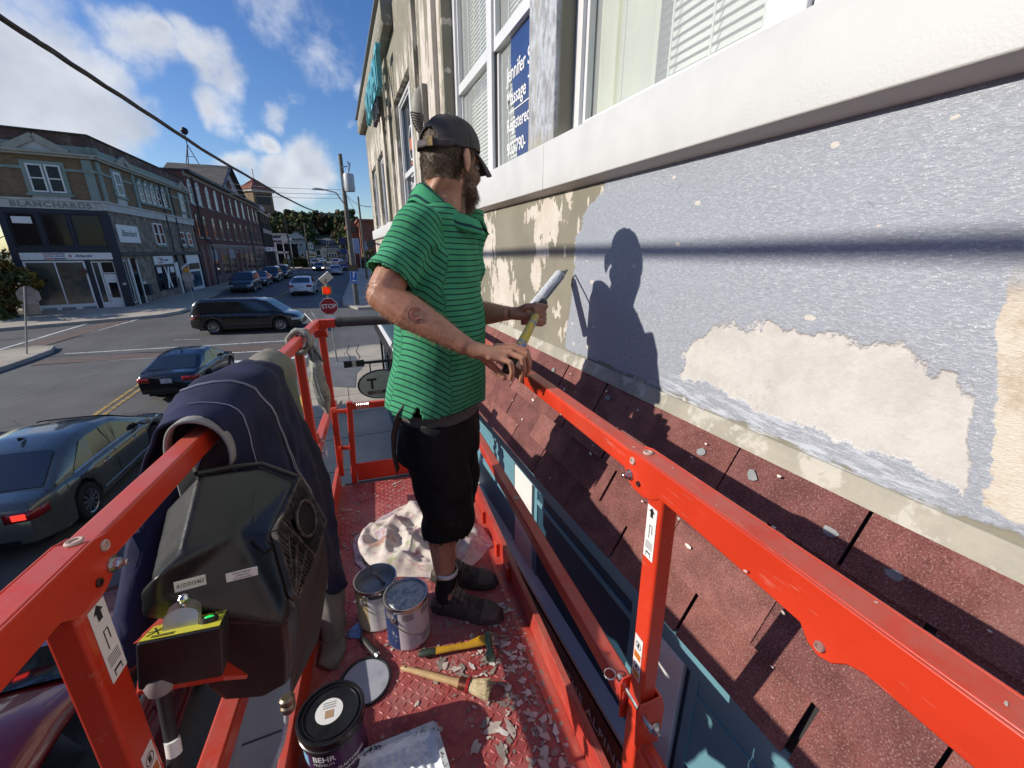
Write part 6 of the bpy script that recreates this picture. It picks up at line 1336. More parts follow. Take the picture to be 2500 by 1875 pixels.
# vent grille on the right face: ribs in a frame with an oval opening
m_gr = M('grille_black', (.040,.037,.033), .5, var=.3, sc=20, c2=(.13,.12,.10), thr=.52)
def pw(a, b, c, v): return a.lerp(b, v*2) if v < .5 else b.lerp(c, v*2-1)
gn = (V8['gl']-V8['tr']).cross(V8['a3']-V8['tr']).normalized(); gn = gn if gn.dot(Vec((0,0,HB))-V8['gm']) > 0 else -gn
def gp(u, v, h=0.): return pw(V8['tr'], V8['a3'], V8['lr'], v).lerp(pw(V8['gl'], V8['gm'], V8['gb'], v), u)+gn*(h+.006)
g = G()
for pts in ([(0,k/8) for k in range(9)], [(1,k/8) for k in range(9)], [(0,0),(1,0)], [(0,1),(1,1)], [(0,.42),(1,.42)], [(.5,k/8) for k in range(4, 9)]):
    for p0, p1 in zip(pts, pts[1:]): g.bar(gp(*p0, .002), gp(*p1, .002), .006, .010, gn)
gf = g.build('grille_frame', m_gr, CS)
for k in range(19):
    v = .02+.051*k
    for s0, s1 in (((0,.22),(.82,1)) if .06 < v < .36 else ((0,1),)):
        g = G(); g.bar(gp(s0, v, .0), gp(s1, min(1, v+.05), .0), .003, .010, gn); g.build('grille_rib', m_gr, CS)
for k in range(3):
    g = G(); g.bar(gp(.25+.25*k-.02, .44, .001), gp(.22+.25*k, 1, .001), .0035, .009, gn); g.build('grille_rib', m_gr, CS)
g = G(); g.tube([gp(.52+.28*math.cos(k*.5236), .21+.15*math.sin(k*.5236), .004) for k in range(13)], .0038, 6); g.build('socket_rim', m_gr, CS, smooth=True)
g = G(); g.add([gp(.52+.26*math.cos(k*.5236), .21+.14*math.sin(k*.5236), .001) for k in range(12)], [tuple(range(12))]); g.build('socket', m_under, CS)
# lower body
lb_ = [bp(420,1500,.70), bp(700,1520,.74), bp(708,1600,.76), bp(704,1672,.78), bp(640,1705,.78), bp(545,1716,.74), bp(505,1690,.72), bp(470,1610,.70)]
g = G(); g.add(lb_+[q+Vec((0,.13,-.02)) for q in lb_], [tuple(range(7, -1, -1)), tuple(range(8, 16))]+[(k, (k+1) % 8, 8+(k+1) % 8, 8+k) for k in range(8)]); g.build('lower_body', m_mold, CS, bevel=.012, seg=3)
g = G(); g.add([bp(700,1480,.80), bp(790,1300,1.0), bp(800,1400,1.0), bp(775,1560,.93), bp(712,1690,.86)], [(0,1,2,3,4)]); g.build('side_plate', M('side_grey', (.045,.042,.04), .6, var=.2), CS, solid=.006)
def label_on(p0, p1, p2, lines, nm='printed_label', lift=.0012):
    """white sticker: p0 lower left, p1 lower right, p2 upper left"""
    x, y = p1-p0, p2-p0; n_ = x.cross(y).normalized(); n_ = n_ if n_.dot(Vec((0,0,HB))-p0) > 0 else -n_; wd, ht = x.length, y.length
    g = G(); g.add([p0+n_*lift, p1+n_*lift, p1+y+n_*lift, p2+n_*lift], [(0,1,2,3)]); o = g.build(nm, m_dec, CS, solid=.0006)
    for i, s_ in enumerate(lines):
        c_ = p0+x*.5+y*(1-(i+.6)/(len(lines)+.2))+n_*(lift+.0008); text('label_print', s_, ht*.78/len(lines)*.72, m_decb, CS, frame(c_, x, y), .0001, .0, 'CENTER', min(1., wd/(len(s_)*ht*.78/len(lines)*.42)))
def onpl(u, v): # the front of the hood
    d = bl(u, v); o_ = Vec((0,0,HB)); n_ = (V8['lr']-V8['ll']).cross(V8['l2']-V8['ll']).normalized(); t_ = (V8['ll']-o_).dot(n_)/d.dot(n_); return o_+d*t_
label_on(onpl(427,1446), onpl(504,1425), onpl(423,1421), ['A101015462']); label_on(onpl(553,1421), onpl(630,1402), onpl(550,1400), ['212837AI 00823 #21', 'S# 880437 034', 'ASSY:ATJP INS:DR/Y'])
g = G(); g.lathe([(.012,0),(.016,.004),(.016,.014),(.013,.018),(.016,.022),(.014,.034),(.008,.04)], 14, bp(700,1700,.80), Mat.Rotation(R(170), 3, 'X')); g.build('cable_gland', M('gland_brass', (.25,.21,.15), .4, .8), CS, smooth=True)
# yellow-topped switch box in front, on its red bracket
SW = onlift('switch_box', 'black switch box with yellow decal top, green lamp and guarded steel toggle', 'switch box', 0, 0, 0)
s = dict(a=bp(328,1574,.60), b=bp(540,1531,.60), c=bp(560,1487,.68), d=bp(372,1531,.68), e=bp(334,1688,.62), f=bp(545,1652,.62), h=bp(588,1590,.68))
g = G(); dn = s['e']-s['a']; dn2 = s['f']-s['b']; vs = [s['a'], s['b'], s['c'], s['d'], s['a']+dn, s['b']+dn2, s['c']+dn2*1.0, s['d']+dn]
g.add(vs, [(0,1,2,3),(4,7,6,5),(0,4,5,1),(1,5,6,2),(2,6,7,3),(3,7,4,0)]); g.build('case', m_mold, SW, bevel=.005, seg=3)
tn_ = (s['b']-s['a']).cross(s['d']-s['a']).normalized(); tn_ = tn_ if tn_.z > 0 else -tn_
def tp(u, v, h=0.): return s['a'].lerp(s['b'], u).lerp(s['d'].lerp(s['c'], u), v)+tn_*h
g = G(); g.add([tp(.03,.06,.0012), tp(.97,.06,.0012), tp(.97,.95,.0012), tp(.03,.95,.0012)], [(0,1,2,3)]); g.build('decal', M('decal_yellow', (.62,.58,.05), .4, var=.05), SW, solid=.0006)
g = G()
for p0, p1 in (((.08,.75),(.22,.25)),((.22,.75),(.08,.25)),((.05,.5),(.3,.5)),((.72,.55),(.92,.9)),((.80,.9),(.9,.55)),((.66,.8),(.96,.8))): g.bar(tp(*p0, .0022), tp(*p1, .0022), .0016, .0006, tn_)
for k in range(3): g.bar(tp(.15,.12+.05*k,.0022), tp(.42,.12+.05*k,.0022), .0014, .0006, tn_)
stuff(g.build('decal_print', m_decb, SW))
gc = tp(.80,.42,.001); q_ = tn_.to_track_quat('Z', 'Y').to_matrix(); g = G(); g.lathe([(.0125,0),(.0125,.006),(.010,.008),(.0075,.0075)], 18, gc, q_, cap=False); g.build('lamp_bezel', m_blackt, SW, smooth=True); g = G(); g.lathe([(.0078,.004),(.006,.008),(.001,.0095)], 14, gc, q_); g.build('green_lamp', emis('lamp_green', (.01,.55,.10), .9), SW, smooth=True)
sx, sy = (s['b']-s['a']).normalized(), (s['d']-s['a']).normalized(); gc = tp(.46,.38,.0)
for off, hh, ww in ((0, .030, .046), (.024, .038, .046)):
    g = G(); c0 = gc+sy*off; n_ = 7; prof_ = [(-ww/2,0),(-ww/2,hh*.6)]+[(-ww/2*math.cos(k*math.pi/n_/1.), hh*.6+hh*.4*math.sin(k*math.pi/n_)) for k in range(1, n_)]+[(ww/2,hh*.6),(ww/2,0)]
    g.add([c0+sx*x+tn_*z for x, z in prof_], [tuple(range(len(prof_)))]); g.build('toggle_guard', M('guard_steel', (.50,.50,.47), .35, .9, var=.1), SW, solid=.002, bevel=0)
g = G(); g.tube([gc+sy*.012, gc+sy*.012+tn_*.035], .004, 8); g.lathe([(.001,0),(.006,.002),(.009,.009),(.006,.015),(.001,.017)], 14, gc+sy*.012+tn_*.032, q_); g.build('toggle', m_chrome, SW, smooth=True)
g = G(); g.add([s['e']+Vec((0,0,-.004)), s['f']+Vec((0,0,-.004)), s['h']+Vec((0,.0,-.06)), s['d']+Vec((-.01,.04,-.02)), s['d']+Vec((-.03,.02,-.03))], [(0,1,2,3,4)]); g.build('bracket', m_lred, SW, solid=.008)
g = G(); g.add([bp(395,1515,.73), bp(432,1498,.76), bp(405,1590,.72), bp(332,1570,.64)], [(0,1,2,3)]); g.build('bracket', m_lred, SW, solid=.008)
g = G(); c0 = bp(395,1668,.63); g.tube([c0, bp(400,1700,.63), bp(412,1770,.62), bp(424,1830,.60), bp(426,1900,.58)], .0095, 10); g.build('cable', M('cable_rubber', (.02,.018,.022), .6), SW, smooth=True)
g = G(); g.tube([bp(420,1806,.605), bp(426,1842,.597)], .0105, 10); g.build('cable_tag', m_dec, SW, smooth=True); g = G(); g.lathe([(.02,-.012),(.022,.0),(.016,.014)], 14, c0+Vec((0,0,.005))); g.build('cable_nut', M('clear_plastic', (.30,.27,.26), .25), SW, smooth=True)
g = G(); g.tube([bp(700,1718,.80), bp(699,1760,.80), bp(690,1810,.78), bp(672,1860,.75), bp(655,1905,.70)], .0055, 8); o = g.build('white_cable', M('cable_white', (.42,.42,.45), .5, var=.2, sc=20), CS, smooth=True)
# ================================================================== CLOTHES ON THE RAIL
def fabric(name, c, sc=420, var=.12, c2=None, thr=.6, rough=.85, det=.35):
    t, fin, p = mat(name); co = t.co(); n = t.noise(co, 9, 5, .6); wv = t.noise(co, sc, 2, .6); col = t.mix(n.ss(.3, .7), [k*(1-var) for k in c], [k*(1+var) for k in c])
    if c2: col = t.mix(t.noise(t.map(co, (2,3,1)), 14, 6, .7).ss(thr, thr+.06)*.8, col, c2)
    return fin(col, rough, nrm=t.bump(wv+t.noise(co, 45, 4, .6)*1.5, det, .002), spec=.25)
m_navyf = fabric('jacket_navy', (.018,.021,.055), var=.25); m_lining = fabric('lining_grey', (.27,.26,.25)); m_khaki = fabric('khaki_cloth', (.20,.185,.155), c2=(.30,.26,.2), thr=.62); m_ragm = fabric('rag_grey', (.30,.30,.26), c2=(.12,.13,.12), thr=.52)
def nz3(p_, s_, seed=0.): return mn.noise(Vec(p_)*s_+Vec((seed, seed*1.7, seed*.3)))
JK = onlift('jacket', 'navy work jacket draped over the left rail beside the control console', 'jacket', 0, 0, 0)
def jk(s_, t_):
    """s_ along the rail, t_ from the outer hem over the rail to the inner hem"""
    b = .985+.61*s_; w_ = .5-.5*math.cos(math.pi*min(1, s_*1.4)) 
    aw = .058+.022*math.sin(math.pi*min(1, s_*1.05))
    drop_o = .30+.06*s_; drop_i = .34+.50*ss(.05, .75, s_)
    top = RN+.026+.022*math.sin(math.pi*min(1, s_*1.1))
    if t_ < .36: q = 1-t_/.36; a = LAc-.024-aw-.05*q-.01*s_; n = top-.035-drop_o*q
    elif t_ < .54:
        q = (t_-.36)/.18; an = math.pi*(1-q); a = LAc-.012+(aw+.012)*math.cos(an); n = top-.035+.045*math.sin(an)
    else: q = (t_-.54)/.46; a = LAc+aw+(.03+.10*s_)*math.sin(q*1.5)-.02*q*s_; n = top-.035-drop_i*q
    p_ = Vec((a, b+((.05-.12*s_)*q if t_ > .54 else -.07*q if t_ < .36 else 0)*(1), n)); f_ = 0.
    f_ += .016*math.sin(s_*17+t_*7+3*nz3(p_, 5))*(abs(t_-.45)*2)**.8
    f_ += .014*nz3(p_, 9, 3)+.007*nz3(p_, 22, 5); p_.x += f_*(1 if t_ > .45 else -1); p_.z += .010*nz3(p_, 11, 8)
    return p_
g = G(); g.grid(60, 70, jk); g.build('shell', m_navyf, JK, smooth='all', solid=.006)
g = G(); 
for w_ in (0., .012): g.tube([jk(.30+.25*q/24+w_, .40+.60*q/24)+Vec((.0,0,.0065 if q < 6 else .001))+Vec((.006 if q > 5 else 0,0,0)) for q in range(25)], .0016, 5)
g.tube([jk(.10+.02*math.sin(q*.4), .44+.5*q/24)+Vec((.005 if q > 4 else 0,0,.006 if q < 6 else .0)) for q in range(25)], .0014, 5)
g.build('stitching', M('thread_pale', (.34,.34,.40), .8), JK, smooth=True)
g = G()
def cuff(u, v):
    an = -.55+u*(math.pi+.85); rr = .062; return Vec((LAc+.002-rr*math.cos(an)*.95, .965+.03*v+.01*math.sin(u*9), RN-.055+(rr+.024)*math.sin(an)*.95+.010*math.sin(u*3.1)))
g.grid(26, 4, cuff); g.build('collar_lining', m_lining, JK, smooth='all', solid=.006)
sl_p = [(LAc-.06,1.03,.96), (LAc-.105,.97,.84), (LAc-.13,.90,.72), (LAc-.14,.86,.62)]
g = G(); rings = []
for k in range(17):
    q = k/16*3; i = min(2, int(q)); c_ = Vec(sl_p[i]).lerp(Vec(sl_p[i+1]), q-i); r_ = .062-.009*q+(.004*math.sin(k*2.1) if k > 12 else 0); rings.append([c_+Vec((r_*.72*math.cos(j*.3927)*(1+.12*math.sin(j*1.9+k*.7)), r_*1.15*math.sin(j*.3927)*(1+.1*math.sin(j*2.7+k*.5)), .008*math.sin(j*2+k))) for j in range(16)])
g.loft(rings, False); g.build('sleeve', m_navyf, JK, smooth='all', solid=.005)
g = G()
for d_ in (-.010, 0, .010): g.tube([Vec(sl_p[i]).lerp(Vec(sl_p[i+1]), q)+Vec((.047,d_-.02,0)) for i in range(3) for q in (0,.33,.66)], .0013, 4)
g.build('stitching', M('thread_pale', (.34,.34,.40), .8), JK)
g = G(); c_ = bb(460,1182,.93); c_.y = .93; g.add([c_+Vec((-.01,-.02,.05)), c_+Vec((.012,.0,.045)), c_+Vec((.016,.01,-.05)), c_+Vec((-.012,-.015,-.045))], [(0,1,2,3)]); g.build('zip_flap', m_lining, JK, solid=.005)
g = G()
for k in range(18): q = c_+Vec((.013,.004,.045-.0052*k)); g.cbox(q, (.008,.006,.0026))
g.build('zip_teeth', m_white, JK)
TR = onlift('trousers', 'khaki work trousers hung over the left rail, one leg reaching the deck', 'trousers', 0, 0, 0)
lg = [bn(700,905,RN-.02), ba(745,1180,-.30), ba(782,1330,-.285), bb(806,1450,1.44), bb(812,1545,1.42), bn(812,1605,.012)]
lg[0] = Vec((LAc+.04,1.60,RN-.05)); lg[1] = Vec((-.35,1.53,.72)); lg[2] = Vec((-.325,1.50,.42)); rr_ = [.05,.055,.058,.056,.052,.047]; g = G(); rings = []; n = 26
for k in range(n+1):
    q = k/n*5; i = min(4, int(q)); c_ = lg[i].lerp(lg[i+1], q-i); r_ = rr_[i]+(rr_[i+1]-rr_[i])*(q-i)
    rings.append([c_+Vec(((r_*.92+.006*math.sin(j*2.3+k*.9)+.006*nz3((j*.5, k*.4, 0), 1.3))*math.cos(j*.3491), (r_+.006*math.sin(j*1.7-k*.6))*math.sin(j*.3491), 0)) for j in range(18)])
g.loft(rings, True); g.build('trouser_leg', m_khaki, TR, smooth='all')
g = G()
def seat(u, v):
    an = math.pi*(v*1.3-.15); b = 1.54+.20*u; rr = .066+.012*math.sin(u*3.1); p_ = Vec((LAc-rr*math.cos(an), b+.02*math.sin(an*2), RN-.035+rr*1.05*math.sin(an)-(.10*(v-.75) if v > .75 else 0)))
    return p_+Vec((0,0,.014*nz3(p_, 14)))
g.grid(14, 22, seat); g.build('waist', m_khaki, TR, smooth='all', solid=.006)
RG = onlift('rag', 'dirty grey rag knotted round the far end of the left rail', 'rag', 0, 0, 0)
g = G()
for s_ in range(2):
    rings = []
    for k in range(21):
        an = 2*math.pi*k/20; c_ = Vec((LAc-.043*math.cos(an)*1.1, 2.27+.035*s_+.015*math.sin(an), RN-.03+.052*math.sin(an))); r_ = .014+.004*math.sin(k*1.9+s_); t_ = Vec((math.sin(an), 0, math.cos(an))); x_ = Vec((0,1,0)); y_ = t_.cross(x_)
        rings.append([c_+x_*1.5*r_*math.cos(j*.628)*(1+.2*math.sin(j*3+k))+y_*r_*math.sin(j*.628) for j in range(10)])
    g.loft(rings, False)
tl_ = [Vec((LAc+.055,2.28,RN-.06)), Vec((LAc+.060,2.27,RN-.11)), Vec((LAc+.066,2.25,RN-.17)), Vec((LAc+.075,2.23,RN-.26)), Vec((LAc+.085,2.22,RN-.33)), Vec((LAc+.095,2.21,RN-.40))]; rd_ = [.03,.022,.035,.045,.04,.008]; rings = []
for k in range(26):
    q = k/5; i = min(4, int(q)); c_ = tl_[i].lerp(tl_[i+1], q-i); r_ = rd_[i]+(rd_[i+1]-rd_[i])*(q-i)
    rings.append([c_+Vec((r_*(.75+.28*math.sin(j*1.6+k*.25)+.2*nz3((j*.6,k*.3,2), 1.5))*math.cos(j*.3927), r_*(1+.25*math.sin(j*2.4-k*.2))*math.sin(j*.3927), .01*math.sin(j*2))) for j in range(16)])
g.loft(rings, True); g.tube([tl_[0]+Vec((.01,-.02,.0)), tl_[0]+Vec((.03,-.01,-.05)), tl_[0]+Vec((.045,.0,-.10))], [.014,.02,.006], 8, flat=.4); g.build('cloth', m_ragm, RG, smooth='all')
g = G(); g.tube([Vec((LAc+.0,2.80,RN+.0)), Vec((LAc-.05,2.86,RN+.05)), Vec((LAc-.02,2.90,RN+.06)), Vec((LAc+.02,2.85,RN+.01))], .003, 6); tag(g.build('wire_loop', M('wire_white', (.6,.6,.58), .5), smooth=True, mx=LM.copy()), 'thin white wire loop sticking up at the far left rail corner', 'wire')
# ================================================================== PAINT AND TOOLS ON THE DECK
m_tin = M('tin_steel', (.55,.55,.54), .28, .95, var=.12, sc=20)
def canlabel(name, bands):
    t, fin, p = mat(name); co = t.co(); x, y, z = t.sep(co); an = y.m('ARCTAN2', x); n = t.noise(co, 30, 5, .7); col = bands(t, an, z, n); return fin(col, .45, nrm=t.bump(n, .05, .002))
def cl1(t, an, z, n):
    c = t.mix(an.ss(-2.05, -1.95), (.42,.33,.17), (.62,.60,.57)); c = t.mix(z.ss(.155, .158)*an.ss(-1.95, -1.9)*an.ss(-1.2, -1.25), c, (.05,.05,.055))
    ln = (z*150.).m('SINE').ss(.2, .5)*t.noise(t.map(t.co(), sc=(60,60,3)), 3, 2).ss(.4, .5)*z.ss(.05, .055)*z.ss(.15, .145)*an.ss(-1.85, -1.8); c = t.mix(ln*.35, c, (.3,.3,.3)); return t.mix(n.ss(.64, .68)*.5, c, (.45,.47,.47))
def cl2(t, an, z, n):
    c = t.mix(an.ss(-2.05, -2.0), (.022,.035,.11), (.52,.47,.48)); bx = (an*7.).m('SINE').ss(-.3, -.2)*z.ss(.135, .137)*z.ss(.165, .163); c = t.mix(bx*.8, c, (.20,.17,.16))
    br = (an*190.).m('SINE').ss(-.1, .1)*z.ss(.02, .022)*z.ss(.055, .053)*an.ss(-1.05, -1.0)*an.ss(-.6, -.65); c = t.mix(br, c, (.05,.05,.05)); sm_ = t.noise(t.map(t.co(), sc=(1,1,.5)), 18, 6, .75); c = t.mix(sm_.ss(.57, .63)*.8, c, (.36,.37,.39)); return t.mix(n.ss(.66, .7)*.7, c, (.75,.75,.75))
def cl3(t, an, z, n):
    c = t.mix(z.ss(.02, .10), (.035,.012,.045), (.06,.02,.075)); return t.mix(an.ss(-2.35, -2.45)*z.ss(.03,.04)*z.ss(.13,.12), c, t.mix(z.ss(.06, .10), (.30,.13,.06), (.20,.42,.62)))
def can(label, px, mlab, group='paint cans on the deck', lid=None, h=.19, r=.0815, rz=0., kind='tin'):
    q = bn(*px, h); o = onlift('paint_can', label, 'paint can', q.x, q.y, .0022, rz, group)
    g = G(); g.lathe([(.001,.0),(r*.985,0),(r,.004),(r,.010),(r*.985,.012),(r*.985,h-.018)], 40, cap=False); g.build('body', mlab, o, smooth=True)
    if kind == 'tin':
        g = G(); g.lathe([(r*.985,h-.020),(r*1.01,h-.012),(r*1.02,h-.004),(r*1.0,h),(r*.96,h-.001),(r*.94,h-.007),(r*.915,h-.006),(r*.90,h-.011),(r*.90,h-.03)], 44, cap=False); g.build('rim', m_tin, o, smooth=True)
        g = G(); g.lathe([(r*1.005,.0),(r*1.015,.003),(r*1.0,.008)], 40, cap=False); g.build('base_rim', m_tin, o, smooth=True)
        for a_ in (-2.25, .9):
            g = G(); cx_, cy_ = r*math.cos(a_), r*math.sin(a_); q_ = Vec((cx_,cy_,0)).to_track_quat('Z','Y').to_matrix(); g.lathe([(.013,-.002),(.012,.003),(.006,.006),(.005,.010),(.001,.011)], 12, (cx_,cy_,h*.74), q_); g.build('bail_ear', m_tin, o, smooth=True)
        g = G(); e1, e2 = Vec((r*1.06*math.cos(-2.25), r*1.06*math.sin(-2.25), h*.74)), Vec((r*1.06*math.cos(.9), r*1.06*math.sin(.9), h*.74)); g.tube([(r*1.09*math.cos(-2.25+3.15*k/18), r*1.09*math.sin(-2.25+3.15*k/18), h*.74-.085*math.sin(math.pi*k/18)) for k in range(19)], .0018, 6); g.build('handle', m_tin, o, smooth=True)
    return o
C1 = can('open paint can of grey paint with a stir stick, farther of the two tins', (916,1411), canlabel('label_cream', cl1))
m_gpaint = M('wet_grey_paint', (.33,.35,.37), .18, var=.08, sc=10); r = .0815
g = G(); g.lathe([(r*.895,.188),(r*.895,.152)], 40, cap=False); g.build('inner_wall', M('can_inside', (.40,.42,.43), .35, .3, var=.1, sc=20, c2=(.6,.62,.63), thr=.55), C1, smooth=True); g = G(); g.lathe([(r*.893,.153),(.001,.153)], 40, cap=False); g.build('paint', m_gpaint, C1)
g = G(); g.bar((.035,-.005,.150), (-.055,.055,.262), .020, .004, (0,.3,1)); st = g.build('stir_stick', M('stick_dark', (.045,.04,.045), .6, var=.3, sc=30, c2=(.3,.32,.35), thr=.5), smooth=False, bevel=.001); st.matrix_world = C1.matrix_world.copy() if False else LM @ Mat.Translation((bn(916,1411,.19).x, bn(916,1411,.19).y, .0022)); tag(st, 'dark stir stick leaning in the open paint can', 'stir stick')
C2_ = can('closed paint can with smeared lid, nearer of the two tins', (990,1449), canlabel('label_lilac', cl2))
t, fin, p = mat('smeared_lid'); co = t.co(); n = t.noise(co, 28, 6, .75, .5); k = t.noise(t.map(co, (1,2,0)), 60, 4, .7); cc = t.mix(n.ss(.38, .62), (.20,.25,.30), (.50,.53,.52)); cc = t.mix(t.noise(co, 17, 4, .6).ss(.52, .62)*.6, cc, (.42,.46,.36)); cc = t.mix(k.ss(.6, .66)*.8, cc, (.72,.73,.72)); m_lidsm = fin(cc, n.ss(.4, .6, .2, .5), k.ss(.4, .5)*-.2+.35, nrm=t.bump(n+k*.5, .5, .003))
g = G(); g.lathe([(r*.93,.183),(r*.90,.181),(r*.86,.180),(r*.82,.183),(.001,.183)], 40, cap=False); g.build('lid', m_lidsm, C2_, smooth=30)
BC = can('full black-lidded paint can with purple label at the near end of the deck', (808,1738), canlabel('label_purple', cl3), h=.185, r=.082, kind='plastic')
g = G(); r = .082; g.lathe([(r*1.0,.150),(r*1.06,.150),(r*1.065,.158),(r*1.03,.160),(r*1.03,.174),(r*1.075,.176),(r*1.08,.186),(r*1.05,.190),(r*.99,.190),(r*.965,.183),(r*.90,.182),(r*.89,.186),(r*.86,.186),(r*.85,.182),(.001,.182)], 48, cap=False); g.build('lid', M('lid_black', (.014,.014,.015), .32, var=.25, sc=14), BC, smooth=30)
g = G(); g.lathe([(.036,.1825),(.036,.1832),(.001,.1832)], 30, (-.005,.004,0)); g.build('lid_sticker', m_dec, BC)
g = G(); 
for k in range(3): g.box(-.022, .012, .026-.007*k, .029-.007*k, .1832, .1836)
g.build('sticker_print', M('print_grey', (.3,.3,.3), .6), BC); g = G(); g.box(-.015, .008, -.016, .006, .1832, .1836); g.build('sticker_picture', M('print_tan', (.40,.26,.16), .6), BC)
def wraptext(s_, size, m, par, r_, a0, z0, bold=0.):
    o = text('label_print', s_, size, m, par, None, .0, bold, 'LEFT', .95)
    for v in o.data.vertices: a_ = a0+v.co.x/r_; v.co = Vec(((r_+.0012)*math.cos(a_), (r_+.0012)*math.sin(a_), z0+v.co.y))
    return o
g = G(); g.grid(10, 1, lambda u, v: ((r+.0006)*math.cos(-2.18+.62*u), (r+.0006)*math.sin(-2.18+.62*u), .098+.043*v)); g.build('label_block', m_decb, BC)
wraptext('BEHR', .026, m_ltr, BC, r, -2.15, .126, .0006); wraptext('PREMIUM', .014, m_ltr, BC, r, -2.15, .107)
for i, s_ in enumerate(('PEINTURE ÉLASTOMÈRE', 'POUR MAÇONNERIE,', 'STUC & BRIQUE')): wraptext(s_, .0135, m_ltr, BC, r, -2.15, .082-.0165*i, .0002)
q = bn(893,1668,.0); LD = onlift('can_lid', 'loose can lid with grey painted underside lying against the black-lidded can', 'lid', q.x, q.y, .004, 0.); LD.matrix_world = LD.matrix_world @ Mat.Rotation(R(4), 4, 'X')
g = G(); g.lathe([(.001,.0),(.080,.0),(.086,.003),(.086,.010),(.080,.011),(.076,.006)], 44, cap=False); g.build('lid_rim', M('lid_black', (.014,.014,.015)), LD, smooth=30); g = G(); g.lathe([(.077,.0065),(.001,.0065)], 40, cap=False); g.build('lid_face', M('lid_grey', (.36,.37,.41), .4, var=.1, sc=12, c2=(.25,.26,.29), thr=.6), LD)
# scraper
a, b = bn(868,1545,.004), bn(926,1602,.02); o = onlift('scraper', 'painter\'s multi-tool scraper with black handle lying by the tins', 'scraper', a.x, a.y, .006); x = (b-a); x.z = 0; ln = x.length; x.normalize(); y = Vec((-x.y, x.x, 0)); o.matrix_world = LM @ frame((a.x, a.y, .006), x, y)
g = G(); g.add([(u_, v_, .0) for u_, v_ in ((-.035,.030),(-.030,-.012),(-.012,-.034),(.01,-.026),(.03,-.008),(.055,-.006),(.055,.006),(.03,.010),(.0,.034))], [tuple(range(9))]); g.build('blade', M('blade_blue_steel', (.24,.30,.40), .25, .9, var=.2, sc=30), o, solid=.0016)
g = G(); g.tube([(.045,0,.006),(.06,0,.008),(.10,0,.010),(.14,0,.010),(.155,0,.010)], [.010,.0125,.0115,.0135,.012], 14, flat=.8); g.build('handle', M('handle_black', (.02,.018,.018), .6, var=.3, sc=40), o, smooth=True); g = G(); g.cyl((.155,0,.010),(.168,0,.010),.0115,12); g.build('end_cap', m_tin, o, smooth=True)
# hammer
a, b = bn(1022,1598,.015), bn(1215,1562,.018); x = b-a; x.z = 0; ln = x.length; x.normalize(); o = thing('hammer', 'hammer with yellow and black handle and green painted head', 'hammer', mx=LM @ frame((a.x, a.y, .018), x, (-x.y, x.x, 0)))
g = G(); g.tube([(0,0,0),(.01,0,0),(.06,0,0)], [.009,.0155,.0145], 14, flat=.7); g.build('grip_end', M('grip_green_black', (.02,.03,.02), .6), o, smooth=True)
g = G(); g.tube([(.06,0,0),(.12,0,0),(.18,.0,0),(.205,.004,0),(.225,.008,0),(.27,.010,0)], [.0145,.0125,.0135,.017,.021,.020], 14, flat=.6); g.build('handle', M('handle_yellow', (.52,.28,.015), .45, var=.12, sc=20, c2=(.3,.2,.06), thr=.62), o, smooth=True)
g = G(); g.tube([(.255,-.055,.008),(.255,-.03,.008),(.255,.0,.008),(.257,.03,.008)], [.013,.011,.014,.010], 12); g.lathe([(.001,0),(.017,.0),(.0185,.006),(.0185,.02),(.012,.026)], 14, (.255,-.075,.006), Mat.Rotation(R(-90), 3, 'X')); g.build('head', M('head_green', (.10,.20,.15), .4, .5, var=.3, sc=30, c2=(.3,.4,.33), thr=.6), o, smooth=True)
# brush
a, b = bn(980,1632,.012), bn(1125,1668,.018); x = b-a; x.z = 0; ln = x.length; x.normalize(); o = thing('paint_brush', 'round wooden-handled paint brush with pale bristles and red string', 'brush', mx=LM @ frame((a.x, a.y, .017), x, (-x.y, x.x, 0)))
m_wd = M('brush_wood', (.50,.33,.16), .5, var=.12, sc=25); g = G(); g.tube([(0,0,0),(.012,0,0),(.04,0,0),(.09,0,0),(ln-.03,0,0),(ln,0,0)], [.007,.0105,.0095,.0115,.0125,.016], 16, flat=.85); g.build('handle', m_wd, o, smooth=True)
g = G(); g.lathe([(.0005,.0),(.0035,.0),(.0035,.0006)], 10, (.018,0,.0088)); g.build('hang_hole', m_decb, o)
g = G(); g.tube([(ln-.004,0,0),(ln+.02,0,.002),(ln+.034,0,.003)], [.020,.0215,.022], 18, flat=.85); g.build('ferrule', M('ferrule_copper', (.16,.055,.03), .4, .7, var=.2, sc=30), o, smooth=True); g = G()
for k in range(3): g.tube([(ln+.024+.004*k, .0225*math.cos(j*.5236), .003+.0195*math.sin(j*.5236)) for j in range(13)], .0018, 5)
g.build('string', M('string_red', (.38,.02,.02), .7), o)
g = G(); rb = random.Random(2)
g.tube([(ln+.03,0,.003),(ln+.06,0,.005),(ln+.095,0,.005)], [.020,.025,.027], 16, flat=.7)
for k in range(520):
    a_, q = rb.random()*6.28, math.sqrt(rb.random()); p0 = Vec((ln+.03, .019*q*math.cos(a_), .003+.016*q*math.sin(a_))); p1 = Vec((ln+.095+rb.uniform(0,.014), .036*q*math.cos(a_)+rb.uniform(-.003,.003), .005+.021*q*math.sin(a_)+rb.uniform(-.002,.002))); g.tube([p0, p0.lerp(p1, .5)*1.0, p1], [.0008,.0009,.0004], 3, cap=False)
g.build('bristles', M('bristle_pale', (.52,.42,.24), .7, var=.2, sc=60), o)
